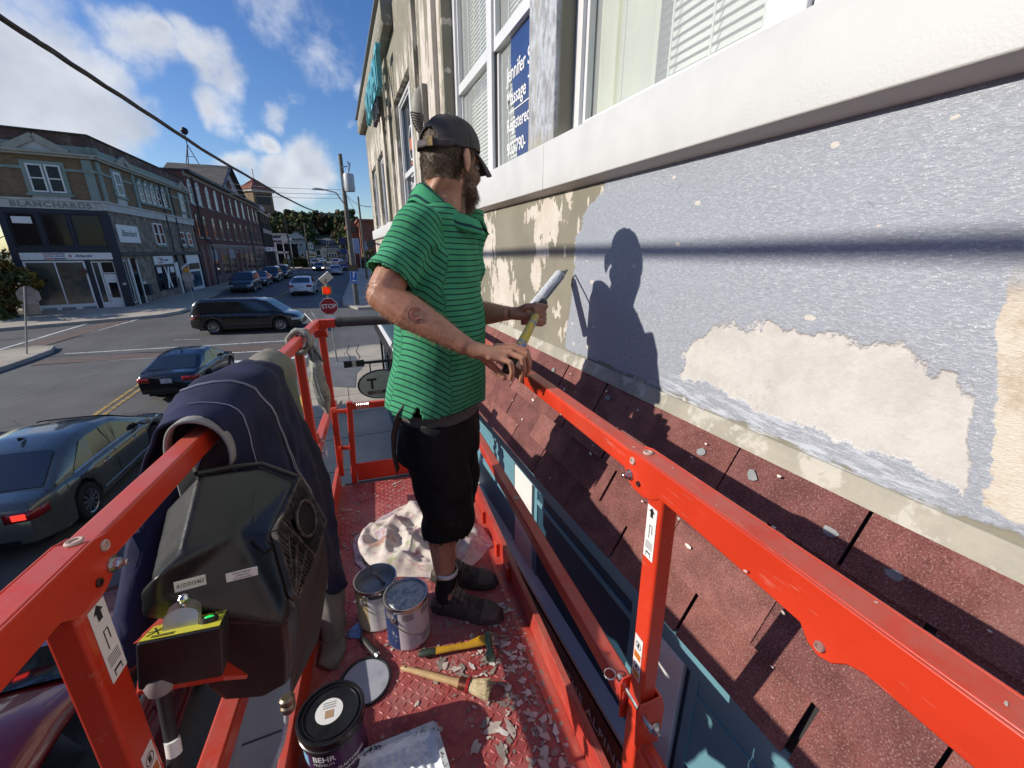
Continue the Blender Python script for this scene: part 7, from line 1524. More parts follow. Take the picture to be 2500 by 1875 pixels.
# roller tray
c0, c1, c2, c3 = bn(830,1862,.055), bn(1060,1768,.055), bn(1092,1880,.05), bn(900,1960,.05)
o = onlift('roller_tray', 'paint tray thick with white paint at the near end of the deck', 'paint tray', 0, 0, 0)
g = G()
def tr_(u, v): 
    p_ = c0.lerp(c1, u).lerp(c3.lerp(c2, u), v); e = min(u, 1-u, v, 1-v); p_.z += -.028*ss(.0, .10, e)+.0035*nz3(p_, 60)+.004*nz3(p_, 25, 4)+.0025*math.sin(u*70+3*nz3(p_, 20))*ss(.05, .2, e); return p_
g.grid(60, 50, tr_); t, fin, p = mat('wet_white_paint'); co = t.co(); n = t.noise(co, 18, 6, .7); kk = t.noise(t.map(co, sc=(1,4,1)), 30, 4, .7); m_wetw = fin(t.mix(n.ss(.58, .66)*.7, t.mix(kk.ss(.4, .6), (.62,.66,.70), (.78,.79,.79)), (.30,.38,.48)), .22, nrm=t.bump(kk+n, .5, .004)); g.build('paint', m_wetw, o, smooth='all')
for (p0, p1) in ((c0,c1),(c1,c2),(c3,c0)):
    g = G(); q0, q1 = p0.copy(), p1.copy(); g.bar(q0+Vec((0,0,.001)), q1+Vec((0,0,.001)), .014, .006); lo0, lo1 = q0.lerp((c0+c2)*.5, .12), q1.lerp((c0+c2)*.5, .12); lo0.z = lo1.z = .004; g.add([q0, q1, lo1, lo0], [(0,1,2,3)]); g.build('tray_wall', M('tray_plastic', (.55,.57,.58), .35, var=.2, sc=25, c2=(.02,.02,.025), thr=.56, amt=1.), o, solid=.003)
# drop cloth
DC = onlift('drop_cloth', 'crumpled paint-stained canvas drop cloth behind the painter\'s feet', 'drop cloth', 0, 0, 0)
t, fin, p = mat('drop_canvas'); co = t.co(); n = t.noise(co, 7, 5, .6); col = t.mix(n.ss(.3, .7), (.50,.44,.38), (.64,.58,.52))
for i, (c_, sc_, th, of) in enumerate([((.36,.26,.38),9,.54,1),((.34,.09,.04),5,.60,2.3),((.26,.32,.10),7,.60,4.1),((.40,.19,.23),12,.56,6.2),((.20,.28,.45),9,.62,8.8),((.10,.09,.085),34,.65,9.9)]): col = t.mix(t.noise(t.map(co, (of,of*.7,of*.2)), sc_, 5, .65).ss(th, th+.04)*.58, col, c_)
m_canv = fin(col, .9, nrm=t.bump(t.noise(co, 500, 2), .25, .001)); 
cc_ = [bn(858,1330,.0), bn(985,1265,.0), bn(1190,1290,.0), bn(1080,1420,.0), bn(1040,1425,0), bn(880,1420,0)]
ctr = Vec((-.02,1.86,0)); outl = [bn(868,1310,0), bn(935,1262,0), bn(1010,1225,0), bn(1100,1255,0), bn(1180,1290,0), bn(1205,1330,0), bn(1150,1390,0), bn(1068,1415,0), bn(985,1410,0), bn(905,1405,0), bn(866,1375,0), bn(862,1340,0)]
ctr = sum(outl, Vec())/len(outl)
def dc(u, v):
    q = u*len(outl); i = int(q) % len(outl); f_ = q-int(q); e = outl[i].lerp(outl[(i+1) % len(outl)], f_*f_*(3-2*f_)); p_ = ctr.lerp(e, v); p_.x = min(p_.x, .43); h = .045*max(0, 1-v)**.5*.9+.004
    rdg = abs(nz3(p_, 6, 2)); rd2 = abs(nz3(p_, 13, 5)); dirr = 1-abs(math.sin((p_.x*1.3+p_.y*.8)*16+2.5*nz3(p_, 4, 9)))
    p_.z = .004+(h*.5+.055*(1-rdg*2.2)*.6+.026*dirr+.016*(1-rd2*2))*ss(1.0, .80, v)*1.0+.003*nz3(p_, 40); p_.z = max(.004, p_.z); p_.x += .012*nz3(p_, 9, 7); p_.y += .012*nz3(p_, 9, 11); p_.x = min(p_.x, .435); return p_
g = G(); g.grid(150, 44, dc); g.build('cloth', m_canv, DC, smooth='all', solid=.003)
# ================================================================== THE PAINTER
FLZ = (LM @ Vec((.1,1.45,0))).z
PB = thing('person', 'man painting, in green striped polo shirt, black shorts and dark cap, holding a paint roller', 'person', (.33, 1.38, FLZ))
PB0 = Mat.Translation(-Vec((.33, 1.38, FLZ)))
def loc(o): o.data.transform(PB0); return o
def fin_mesh(ev, name, par, mod=None):
    ev.polygons.foreach_set('use_smooth', [True]*len(ev.polygons)); o = bpy.data.objects.new(name, ev); COL.objects.link(o); loc(o); o.parent = par
    if mod: md = o.modifiers.new('thickness', 'SOLIDIFY'); md.thickness = mod; md.offset = 0
    return o
def cutmesh(ev, kill):
    bm = bmesh.new(); bm.from_mesh(ev); bmesh.ops.delete(bm, geom=[v for v in bm.verts if kill(v.co)], context='VERTS'); bm.to_mesh(ev); bm.free(); return ev
def ell(g, c, r, mx=None, n=16):
    rings = []
    for k in range(1, n//2+1):
        a_ = math.pi*k/(n//2+1); rings.append([Vec((r[0]*math.sin(a_)*math.cos(j*2*math.pi/n), r[1]*math.sin(a_)*math.sin(j*2*math.pi/n), r[2]*math.cos(a_))) for j in range(n)])
    if mx is not None: rings = [[mx @ v for v in q] for q in rings]
    g.loft([[v+Vec(c) for v in q] for q in rings], True)
f_ = Vec((.83,-.55,0)).normalized(); r_s = Vec((f_.y, -f_.x, 0)); UP = Vec((0,0,1))      # facing, right-hand side
neck = atd(1084, 492, 1.42); pelv = atd(1078, 1010, 1.42)
def tors(z, fo=0., so=0.):
    q = (z-pelv.z)/(neck.z-pelv.z); c = pelv.lerp(neck, q); return Vec((c.x, c.y, z))+f_*fo+r_s*so
shz = neck.z-.085
shR, shL = atd(1014, 578, 1.26), Vec((neck.x, neck.y, shz))-r_s*.165+f_*.02
elR = atd(930, 722, 1.155); wrR = atd(1139, 846, 1.125)
elL = atd(1135, 765, 1.60); wrL = atd(1243, 765, 1.505)
# ---- skin
t, fin, p = mat('skin'); co = t.co(); n = t.noise(co, 9, 5, .6); b = t.noise(co, 120, 3, .6); fr = t.noise(co, 55, 3, .6)
col = t.mix(n.ss(.3, .7), (.36,.165,.10), (.46,.235,.15)); col = t.mix(fr.ss(.56, .66)*.35, col, (.30,.12,.065)); col = t.mix(t.noise(co, 4, 3).ss(.5, .7)*.3, col, (.42,.15,.10))
p.inputs['Subsurface Weight'].default_value = .12; p.inputs['Subsurface Radius'].default_value = (.6,.25,.12); p.inputs['Subsurface Scale'].default_value = .008
m_skin = fin(col, n.ss(.3, .7, .42, .58), nrm=t.bump(b+t.noise(co, 30, 3)*1.2, .25, .002), spec=.4)
g = G()
g.tube([tors(pelv.z-.06), tors(pelv.z+.1), tors(neck.z-.3), tors(neck.z-.12), tors(neck.z-.03)], [(.13,.09),(.13,.09),(.135,.085),(.13,.075),(.065,.055)], 18, up=f_)
for s_, e_, w_ in ((shR, elR, wrR), (shL, elL, wrL)):
    d1, d2 = (e_-s_), (w_-e_); g.tube([s_+Vec((0,0,.01)), s_+d1*.3, s_+d1*.7, e_-d1*.06], [.052,.053,.049,.045], 14); g.tube([e_-d2*.05, e_+d2*.12, e_+d2*.32, e_+d2*.62, e_+d2*.88, w_], [.043,.052,.055,.044,.032,.029], 14, flat=.9)
    ell(g, e_, (.040,.040,.040)); ell(g, s_, (.055,.055,.055))
# head frame
hf = Vec((.86,.50,-.03)).normalized(); hc = atd(1102, 398, 1.43); hx_ = hf.cross(UP).normalized(); hz_ = hx_.cross(hf); hz_ = (hz_+hf*.10).normalized(); hf = hz_.cross(hx_)
HM = Mat.Identity(3)
for i in range(3): HM[i][0], HM[i][1], HM[i][2] = hx_[i], hf[i], hz_[i]
def hp(x, y, z): return hc+HM @ Vec((x, y, z))
ell(g, hp(0,-.008,.028), (.0735,.094,.092), HM, 20); ell(g, hp(0,.026,-.040), (.058,.066,.075), HM); ell(g, hp(0,.060,-.090), (.032,.028,.022), HM); ell(g, hp(0,-.055,-.015), (.058,.045,.06), HM)
for s in (-1, 1):
    ell(g, hp(s*.040,.062,-.028), (.020,.022,.024), HM); g.tube([hp(s*.012,.088,.028), hp(s*.030,.086,.031), hp(s*.052,.070,.026)], [.008,.009,.007], 8); g.tube([hp(s*.058,.03,-.06), hp(s*.045,.055,-.088), hp(0,.075,-.105)], [.016,.017,.016], 8)
    em = HM @ Mat.Rotation(R(s*18), 3, 'Z') @ Mat.Rotation(R(-8), 3, 'X'); ell(g, hp(s*.079,-.010,-.008), (.007,.019,.031), em, 14)
    g.tube([hp(s*.074,-.004,-.035), hp(s*.080,-.022,-.02), hp(s*.083,-.030,.004), hp(s*.081,-.022,.022), hp(s*.077,-.004,.026)], [.005,.005,.0055,.005,.004], 8)
g.tube([hp(0,.088,.022), hp(0,.104,.0), hp(0,.113,-.020), hp(0,.100,-.030)], [.008,.010,.013,.010], 10); g.tube([hp(-.022,.080,-.058), hp(0,.092,-.055), hp(.022,.080,-.058)], [.005,.007,.005], 8); g.tube([hp(-.02,.079,-.068), hp(0,.090,-.067), hp(.02,.079,-.068)], [.005,.0075,.005], 8)
# neck, with the two tendons at the nape
g.tube([neck-UP*.06, neck+UP*.0+f_*.005, (neck+hp(0,-.01,-.05))*.5, hp(0,-.018,-.045)], [(.080,.068),(.067,.062),(.059,.060),(.058,.062)], 16, up=f_)
for s in (-1, 1): g.tube([neck+r_s*s*.07-UP*.07-f_*.02, neck+r_s*s*.038+UP*.0-f_*.028, hp(s*.030,-.058,-.05)], [.030,.030,.021], 10)
# legs
hcR, hcL = pelv+r_s*.09, pelv-r_s*.09
hlR, toR = bn(1060,1472,.02), bn(1208,1498,.02); hlR, toR = LM @ hlR, LM @ toR
dirR = (toR-hlR); dirR.z = 0; dirR.normalize(); toL = LM @ bn(1204,1417,.02); dirL = dirR.copy(); dirL.rotate(Mat.Rotation(R(4), 3, 'Z')); hlL = toL-dirL*.275
anR, anL = hlR+dirR*.065+UP*.09, hlL+dirL*.065+UP*.09
for h_, a_ in ((hcR, anR), (hcL, anL)):
    k_ = h_.lerp(a_, .50)+f_*.025; calf = k_.lerp(a_, .32)-f_*.022
    g.tube([h_, h_.lerp(k_, .5), k_], [.085,.075,.056], 14); g.tube([k_-UP*-.02, k_.lerp(calf,.5), calf, calf.lerp(a_, .55)-f_*.004, a_+UP*.02, a_-UP*.03], [.053,.054,.056,.043,.034,.036], 14)
# hands: each finger is its own bent chain rooted in the palm
def P3(u, v, D): return atd(u, v, D)
def fing(pts, r0, r1=None):
    pts = [P3(*q) for q in pts]; n_ = len(pts); r1 = r1 or r0*.78; rr = [r0+(r1-r0)*k/(n_-1) for k in range(n_)]
    out, ro = [], []
    for k in range(n_-1): out += [pts[k], pts[k].lerp(pts[k+1], .5)]; ro += [rr[k]*1.06, rr[k]*.95]
    out.append(pts[-1]); ro.append(rr[-1]*.9); g.tube(out, ro, 10); ell(g, pts[-1], (rr[-1]*.95,)*3, None, 10)
g.tube([wrR, P3(1160,855,1.128), P3(1195,862,1.135), P3(1232,868,1.145)], [(.027,.024),(.031,.024),(.038,.021),(.041,.017)], 14, up=UP)
fing([(1190,872,1.105),(1222,877,1.108),(1247,885,1.098),(1251,908,1.10),(1247,926,1.112)], .0098); fing([(1205,862,1.125),(1248,864,1.128),(1276,874,1.115),(1279,903,1.118),(1271,929,1.13)], .0106)
fing([(1205,852,1.145),(1255,852,1.152),(1286,864,1.142),(1291,892,1.145),(1285,917,1.155)], .0106); fing([(1205,846,1.165),(1254,845,1.178),(1286,856,1.172),(1293,880,1.172),(1287,901,1.178)], .0102)
fing([(1170,866,1.135),(1198,890,1.165),(1216,908,1.175),(1231,922,1.165)], .0125, .0105)
g.tube([wrL, P3(1258,765,1.505), P3(1280,768,1.512), P3(1300,775,1.52)], [(.027,.023),(.034,.024),(.039,.022),(.036,.018)], 14, up=UP)
for dv, q in ((-9,0),(3,.0),(15,-.001),(25,-.004)):
    y0 = 762+dv*1.05; fing([(1272,y0,1.525),(1306,y0+1,1.535),(1330,y0+2-dv*.1,1.505),(1322,y0+5,1.468),(1303-dv*.2,y0+3,1.462)], .0104 if dv < 20 else .0090)
fing([(1262,760,1.495),(1284,749,1.478),(1310,746,1.472),(1333,748,1.472)], .0135, .0105)
ev = bake(g, .0042, m_skin, 'body', 4, .45); ob = fin_mesh(ev, 'body', PB)
ew = M('eye_white', (.65,.62,.58), .2)
for s in (-1, 1):
    gg = G(); ell(gg, hp(s*.031,.079,.008), (.0125,.0125,.0125), HM, 14); loc(gg.build('eye', ew, PB, smooth=True)); gg = G(); ell(gg, hp(s*.031,.0875,.008), (.006,.0045,.006), HM, 10); loc(gg.build('iris', M('iris_dark', (.05,.035,.025), .2), PB, smooth=True))
# tattoos: flat ink following the skin
from mathutils.bvhtree import BVHTree
bvh = BVHTree.FromPolygons([v.co.copy() for v in ev.vertices], [tuple(q.vertices) for q in ev.polygons])
camL = Vec((0,0,CAMZ))+PB0.translation
def onskin(u, v):
    h = bvh.ray_cast(camL, skydir(u, v)); return (h[0]+h[1]*.0007) if h[0] else None
def ink(name, strokes, m, r=.0016):
    gg = G()
    for st in strokes:
        pts = [q for q in (onskin(*s) for s in st) if q is not None]
        if len(pts) > 1: gg.tube(pts, r, 5)
    if gg.v: gg.build(name, m, PB)
m_ink, m_inkr = M('ink_grey', (.25,.13,.095), .6), M('ink_red', (.38,.13,.10), .6)
ink('tattoo', [[(1016+13*math.cos(a*.45)*(1.1), 768+12*math.sin(a*.45)) for a in range(2, 13)]], m_inkr, .003); ink('tattoo', [[(1014+19*math.cos(a*.4), 768+17*math.sin(a*.4)) for a in range(1, 15)]], m_ink, .0015)
ink('tattoo', [[(1042,1310),(1058,1325),(1068,1340),(1075,1318),(1085,1308)],[(1045,1322),(1070,1348)],[(1060,1302),(1082,1312),(1094,1304)]], m_ink, .0022); ink('tattoo', [[(1080,1312),(1092,1316),(1098,1308)],[(1076,1322),(1090,1310)]], m_inkr, .003)
# ---- hair and beard: fine strands over a thin scalp layer
m_hair = M('hair_brown', (.14,.095,.06), .6, var=.35, sc=90); m_beard = M('beard_brown', (.19,.115,.07), .6, var=.4, sc=90)
rh = random.Random(11)
bvw = bvh
def strands(name, cnt, pick, ln, m, wd=.0006, down=.6, shell=None):
    gg = G(); k = 0; tr = 0
    while k < cnt and tr < cnt*30:
        tr += 1; q = pick(); 
        if q is None: continue
        base, nrm_, l_ = q; d_ = (nrm_+UP*-down+Vec((rh.gauss(0,.25), rh.gauss(0,.25), rh.gauss(0,.2)))).normalized(); sd = d_.cross(Vec((rh.random()-.5, rh.random()-.5, rh.random()-.5))).normalized()*wd; l = ln*l_*rh.uniform(.6, 1.25)
        m1 = base+(d_+nrm_*.3).normalized()*l*.5; t1 = base+d_*l
        gg.add([base-sd, base+sd, m1+sd*.8, m1-sd*.8, t1], [(0,1,2,3),(3,2,4)]); k += 1
    return gg.build(name, m, PB, fixn=False)
hmI = HM.inverted(); hcl = hc+PB0.translation
def headpt(cond):
    def f():
        d_ = Vec((rh.gauss(0,1), rh.gauss(0,1), rh.gauss(0,1))).normalized(); w_ = HM @ d_; h = bvw.ray_cast(hcl+w_*.35+HM @ Vec((0,0,-.02)), -w_)
        if h[0] is None: return None
        q = hmI @ (h[0]-hcl); l_ = cond(q)
        return (h[0]-h[1]*.0015, h[1], l_) if l_ else None
    return f
def c_hair(q):
    if q.z > .075 or q.y > .035 or abs(q.x) > .0765: return 0
    lim = -.062+max(0, q.y+.02)*1.3
    if q.y > -.005 and q.z < .0: return 0
    if q.z < lim: return 0
    return .45+.55*ss(lim, lim+.05, q.z)
def c_beard(q):
    if q.y < .0 or q.z > .012 or abs(q.x) > .078: return 0
    if q.y < .03 and q.z > .0-(.03-q.y)*0 and q.z > .0: return 0
    if q.z > -.045 and abs(q.x) < .045 and q.y > .06 and not (-.052 < q.z < -.036): return 0
    return .30+1.7*ss(-.05, -.115, q.z)*ss(.02, .06, q.y)+.3*ss(-.0, -.05, q.z)
def layer(name, m, cond, off):
    gg = G(); idx = {}
    for pl in ev.polygons:
        c_ = Vec(pl.center); q = hmI @ (c_-hcl)
        if q.length > .17 or not cond(q): continue
        f = []
        for i in pl.vertices:
            if i not in idx: idx[i] = len(gg.v); gg.v.append(tuple(ev.vertices[i].co+ev.vertices[i].normal*off))
            f.append(idx[i])
        gg.f.append(tuple(f)); gg.mi.append(0)
    if gg.f: gg.build(name, m, PB, smooth='all')
layer('scalp_hair', m_hair, c_hair, .0015); layer('stubble', m_beard, c_beard, .0012)
strands('hair', 12000, headpt(c_hair), .011, m_hair, .0005, .9); strands('beard', 9000, headpt(c_beard), .013, m_beard, .0005, .9)
gg = G(); g2 = G(); ell(g2, hp(0,.064,-.103), (.027,.021,.022), HM, 14); bvb = BVHTree.FromPolygons([Vec(v) for v in g2.v], g2.f)
o = g2.build('beard_mass', m_beard, PB, smooth=True); loc(o)
def tuft():
    d_ = Vec((rh.gauss(0,1), rh.gauss(0,1), rh.gauss(0,1))).normalized(); c_ = hp(0,.064,-.103)+PB0.translation; b_ = c_+HM @ Vec((d_.x*.026, d_.y*.020, d_.z*.021)); return (b_, (HM @ d_).normalized(), 1.)
strands('beard', 4200, tuft, .009, m_beard, .0006, 1.)
def armh():
    e, w_, = (elR, wrR) if rh.random() < .7 else (elL, wrL); q = e.lerp(w_, rh.uniform(-.1, .95))+PB0.translation; d_ = Vec((rh.gauss(0,1), rh.gauss(0,1), rh.gauss(0,1))).normalized(); h = bvw.ray_cast(q+d_*.12, -d_)
    return (h[0], h[1], 1.) if h[0] is not None else None
strands('arm_hair', 2600, armh, .011, M('arm_hair', (.36,.20,.10), .6), .00022, .5)
# ---- cap
m_cap = fabric('cap_charcoal', (.052,.047,.048), 600, .25, c2=(.105,.095,.092), thr=.58, det=.3); gg = G(); CRX, CRY, CRZ = .081, .103, .108
def dome(u, v):
    az = u*2*math.pi; e0 = .06-.05*math.sin(az)*.0; el_ = v*math.pi/2; fy = math.sin(az); z0 = .030+.016*fy; c_, s_ = math.cos(el_), math.sin(el_)
    flat = 1+.05*math.cos(az*6)*0; return hp(CRX*math.cos(az)*c_**.85*flat, -.008+CRY*fy*c_**.85, z0+(CRZ-.012-(z0-.03))*s_**.95*(.985)+.0015*math.sin(az*9+v*6))
def inopen(p_):
    q = hmI @ (p_-hc); return q.y < -.04 and (q.x/.040)**2+((q.z-.032)/.040)**2 < 1 
gg.grid(96, 30, dome); gg.f = [f for f in gg.f if not all(inopen(Vec(gg.v[i])) for i in f)]; gg.mi = [0]*len(gg.f)
CP = loc(gg.build('cap', m_cap, PB, smooth='all', solid=.0025, fixn=False))
gg = G()
for k in range(6): gg.tube([dome((k*60+30)/360, q/14)+HM @ Vec((0,0,.001)) for q in range(0 if k not in (3,4) else 5, 15)], .0011, 5)
for i_ in (0, .02): gg.tube([dome((a)/96, .035+i_)+HM @ Vec((0,0,0)) for a in range(-20, 69)], .0009, 4)
ell(gg, hp(0,-.008,.127), (.007,.007,.004), HM, 10); loc(gg.build('cap_seam', M('cap_thread', (.022,.02,.022), .8), CP, smooth=True))
gg = G(); gg.grid(24, 3, lambda u, v: dome(.75+(u-.5)*.33, 0.)+HM @ Vec((0,-.0035-.0015*math.sin(u*3.1),-.004+.021*v))); loc(gg.build('cap_strap', M('strap_brown', (.05,.04,.042), .7, var=.2, sc=60), CP, smooth='all', solid=.002))
bu = dome(.75+.05, 0)+HM @ Vec((0,-.0065,.0065)); bm_ = Mat.Identity(3); q_ = (bu-hp(0,-.008,.04)); q_.z = 0; q_ = q_.normalized().to_track_quat('Y','Z').to_matrix(); gg = G(); gg.cbox(bu, (.021,.003,.024), q_); loc(gg.build('cap_buckle', M('brass_old', (.11,.08,.04), .4, .8, var=.2, sc=50), CP, bevel=.001))
gg = G()
def bill(u, v):
    a_ = (u-.5)*2.35; rx, ry = .074, .098; b0 = Vec((rx*math.sin(a_), -.008+ry*math.cos(a_), .040)); l_ = .072*math.cos(a_*.62)**.8; x = b0.x*(1+.10*v); return hp(x, b0.y+l_*v*1.0, b0.z-.020*v-.014*v*v-(.024+.008*v)*(abs(x)/.075)**2*(.35+.65*v))
gg.grid(26, 10, bill); BL_ = loc(gg.build('cap_bill', m_cap, CP, smooth='all', solid=.004)); gg = G()
for k in range(3): gg.tube([bill(q/24, .35+.27*k)+HM @ Vec((0,0,.0025)) for q in range(1, 24)], .0008, 4)
loc(gg.build('cap_seam', M('cap_thread', (.022,.02,.022), .8), BL_))
# ---- polo shirt
g = G(); hem = tors(pelv.z+.005); zt = [(.0,.205,.172,-.022),(.06,.205,.170,-.020),(.16,.198,.158,-.008),(.26,.192,.146,-.002),(.36,.192,.132,-.008),(.45,.192,.120,-.014),(.510,.176,.105,-.016),(.548,.135,.090,-.012),(.578,.085,.075,-.008)]
zs = neck.z-pelv.z; rings = []
for dz, rx, ry, fo in zt:
    z = pelv.z+dz*zs/.58; c_ = tors(z, fo); rings.append([c_+r_s*rx*math.cos(k*2*math.pi/36)+f_*ry*math.sin(k*2*math.pi/36) for k in range(36)])
g.loft(rings)
axR, axL = (elR-shR).normalized(), (elL-shL).normalized(); slR, slL = .150, .17
for s_, a_, l_ in ((shR, axR, slR), (shL, axL, slL)): g.tube([s_-a_*.06+UP*.015, s_+UP*.006, s_+a_*.06, s_+a_*.12, s_+a_*(l_+.04)], [.060,.068,.066,.066,.067], 18); ell(g, s_+UP*.004, (.074,.074,.066))
hz0 = pelv.z+.055
def shirt_disp(c):
    q = (c.z-hz0)/.6; w_ = .0035*nz3(c, 7)+.0022*nz3((c.x, c.y, c.z*.4), 16, 2)
    fold = math.sin((c.dot(r_s)*30)+c.z*12+4*nz3(c, 4, 5)); w_ += .0058*fold*ss(.45, -.0, q)+.0045*math.sin((c.dot(f_)*16)-c.z*26+5*nz3(c, 3.5, 11))*ss(.0, .35, q)*ss(1., .5, q)
    for s_, e_ in ((shR, elR), (shL, elL)):
        d_ = (c-s_-Vec((0,0,-.07))).length; w_ += .0050*math.sin(d_*95+4*nz3(c, 7, 9))*ss(.26, .05, d_)
    return w_
ev = bake(g, .0065, None, 'shirt', 5, .5, shirt_disp)
ntop = neck.z+.002
cutmesh(ev, lambda c: c.z < hz0+.012*math.sin((c-neck).dot(r_s)*14) or (c.z > neck.z-.018-.55*max(0, (c-neck).dot(f_)+.02) and (Vec((c.x,c.y,0))-Vec((neck.x,neck.y,0))).length < .085) or any((c-s_).dot(a_) > l_ and (c-(s_+a_*l_)).length < .13 and (c-s_-a_*(c-s_).dot(a_)).length < .095 and ((c-tors(c.z)).dot(r_s)/.20)**2+((c-tors(c.z)).dot(f_)/.155)**2 > 1.04 for s_, a_, l_ in ((shR, axR, slR), (shL, axL, slL))))
# side vents in the hem
cutmesh(ev, lambda c: c.z < hz0+.05 and abs((c-tors(c.z)).dot(f_)+.005) < .016*(1-(c.z-hz0)/.05) )
at = ev.attributes.new('stripe', 'FLOAT', 'POINT'); at2 = ev.attributes.new('seam', 'FLOAT', 'POINT'); vals, v2 = [], []
for v in ev.vertices:
    c = v.co; best = None; sv = c.z+.006*nz3(c, 3.2, 7)+.010*(c-tors(c.z)).dot(f_)*1.2
    for s_, a_, sgn in ((shR, axR, 1), (shL, axL, -1)):
        d_ = (c-s_).dot(a_); out = (c-tors(c.z)).dot(r_s)*sgn; lim = .140+.02*ss(.0, -.14, c.z-s_.z)
        if out > lim or d_ > .11 and (c-s_-a_*d_).length < .10 and out > .12: best = 2.3-d_+.12*(c-s_).dot(f_)*0; 
        if sgn == 1: sm_ = abs(out-lim)
    vals.append(best if best is not None else sv); v2.append(min(1., sm_*60))
at.data.foreach_set('value', vals); at2.data.foreach_set('value', v2)
t, fin, p = mat('polo_stripes'); co = t.co(); an = t.new('ShaderNodeAttribute', attribute_name='stripe'); sv = V(t.t, an.outputs['Fac']); am = t.new('ShaderNodeAttribute', attribute_name='seam'); sv = sv+(t.noise(co, 25, 3)-.5)*.002
ph = (sv*(1/.0168)).m('FRACT'); st_ = ph.ss(.36, .39)*ph.ss(.63, .60); n = t.noise(co, 10, 5, .6); wv = t.noise(co, 500, 2, .6); fade = t.noise(t.map(co, (1,1,1)), 5, 5, .65)
c_ = t.mix(n.ss(.3, .7), (.044,.255,.115), (.066,.335,.165)); c_ = t.mix(fade.ss(.50, .72)*.4, c_, (.11,.35,.20)); c_ = t.mix(st_*.94, c_, (.010,.030,.045)); c_ = t.mix(V(t.t, am.outputs['Fac']).ss(.22, .05)*.5, c_, (.015,.11,.05))
m_polo = fin(c_, .88, nrm=t.bump(wv+t.noise(co, 60, 4, .6)*1.4, .35, .002), spec=.2); 
ev.materials.clear(); ev.materials.append(m_polo); SHO = fin_mesh(ev, 'shirt', PB, .004)
# hem bands
m_pgreen = fabric('polo_plain', (.030,.245,.10), 500)
gg = G(); n_ = 40
def neckring(k, rr, dz, n=40):
    a_ = 2*math.pi*k/n; fr_ = math.sin(a_); q = neck+r_s*rr*1.0*math.cos(a_)+f_*(rr*.98*fr_-.004); q.z += dz-.088*ss(-.5, 1., fr_)+.006*ss(0, -1, fr_); q += f_*.022*ss(0, 1, fr_); return q
prof = [(.071,-.01),(.069,.022),(.071,.042),(.080,.040),(.093,.022),(.107,.0),(.115,-.010)]; a0, a1 = 14, 14+38-4
rings = []
for k in range(-29, 10):
    w_ = 1.+.25*ss(.2, .9, math.sin(2*math.pi*k/40)); row = [neckring(k, rr+(.012*ss(.2, 1, math.sin(2*math.pi*k/40)) if i > 3 else 0), dz*(1. if i < 4 else w_)+.002*math.sin(k*1.3)) for i, (rr, dz) in enumerate(prof)]; rings.append(row)
gg.loft(rings, False, False); me_c = gg.build('collar', m_polo, SHO, smooth='all', solid=.003, fixn=True); at = me_c.data.attributes.new('stripe', 'FLOAT', 'POINT'); at.data.foreach_set('value', [(.0085*(i % 7)+i//7*.0) for i in range(len(me_c.data.vertices))]); at = me_c.data.attributes.new('seam', 'FLOAT', 'POINT'); at.data.foreach_set('value', [1.]*len(me_c.data.vertices)); loc(me_c)
# ---- shorts, belt
m_shorts = fabric('shorts_black', (.0085,.0085,.009), 500, .3, c2=(.018,.018,.018), thr=.6, det=.3)
g = G(); wz = pelv.z+.048
rings = []
for dz, rx, ry in ((.085,.165,.122),(.02,.170,.128),(-.02,.172,.130),(-.09,.182,.140),(-.15,.184,.142)):
    c_ = tors(pelv.z+dz, -.005); rings.append([c_+r_s*rx*math.cos(k*2*math.pi/30)+f_*ry*math.sin(k*2*math.pi/30) for k in range(30)])
g.loft(rings)
hemz = atd(1100, 1285, 1.34).z
for h_, a_, sg in ((hcR, anR, 1), (hcL, anL, -1)):
    k_ = h_.lerp(a_, .50)+f_*.03; end = h_.lerp(a_, .66)+f_*.015; mid_ = h_.lerp(k_, .5)
    g.tube([h_+UP*.01, h_-UP*.12, mid_, k_, end, end-UP*.06], [(.100,.108),(.103,.115),(.100,.104),(.097,.095),(.094,.090),(.094,.090)], 20, up=f_)
def sh_disp(c): return .006*nz3(c, 8)+.005*math.sin((c.dot(f_)+c.z*.8)*34+5*nz3(c, 4, 2))+.0035*nz3((c.x, c.y, c.z*.35), 18, 3)+.003*math.sin(c.z*60+5*nz3(c, 5))*ss(pelv.z-.1, pelv.z-.4, c.z)
ev = bake(g, .0075, m_shorts, 'shorts', 5, .5, sh_disp)
cutmesh(ev, lambda c: c.z < hemz+.006*nz3(c, 60) or c.z > wz+.012); SRT = fin_mesh(ev, 'shorts', PB, .004)
gg = G()
bvs = [v.co for v in ev.vertices if v.co.z < hemz+PB0.translation.z+.012]
for k in range(420):
    q = rh.choice(bvs); d_ = Vec((rh.gauss(0,.35), rh.gauss(0,.35), -1)).normalized()*rh.uniform(.006,.02); s_ = Vec((rh.random()-.5, rh.random()-.5, 0)).normalized()*.0009; gg.add([q-s_, q+s_, q+d_*.6+s_, q+d_], [(0,1,2),(0,2,3)])
gg.build('frayed_hem', M('fray_black', (.012,.012,.012), .9), SRT, fixn=False)
gg = G(); rings = []
for k in range(41):
    a_ = 2*math.pi*k/40; c_ = tors(wz-.012, -.005)+r_s*.176*math.cos(a_)+f_*.134*math.sin(a_); rings.append([c_+Vec((0,0,-.019)), c_+Vec((0,0,.019))])
gg.loft(rings, False, False); m_belt = M('belt_webbing', (.085,.082,.072), .75, var=.25, sc=50, bump=.6, bsc=300); loc(gg.build('belt', m_belt, PB, solid=.003))
bt = [atd(1030,975,1.27), atd(1000,985,1.25), atd(975,1015,1.245), atd(962,1060,1.25), atd(962,1110,1.26), atd(972,1150,1.27)]
gg = G(); pts = []
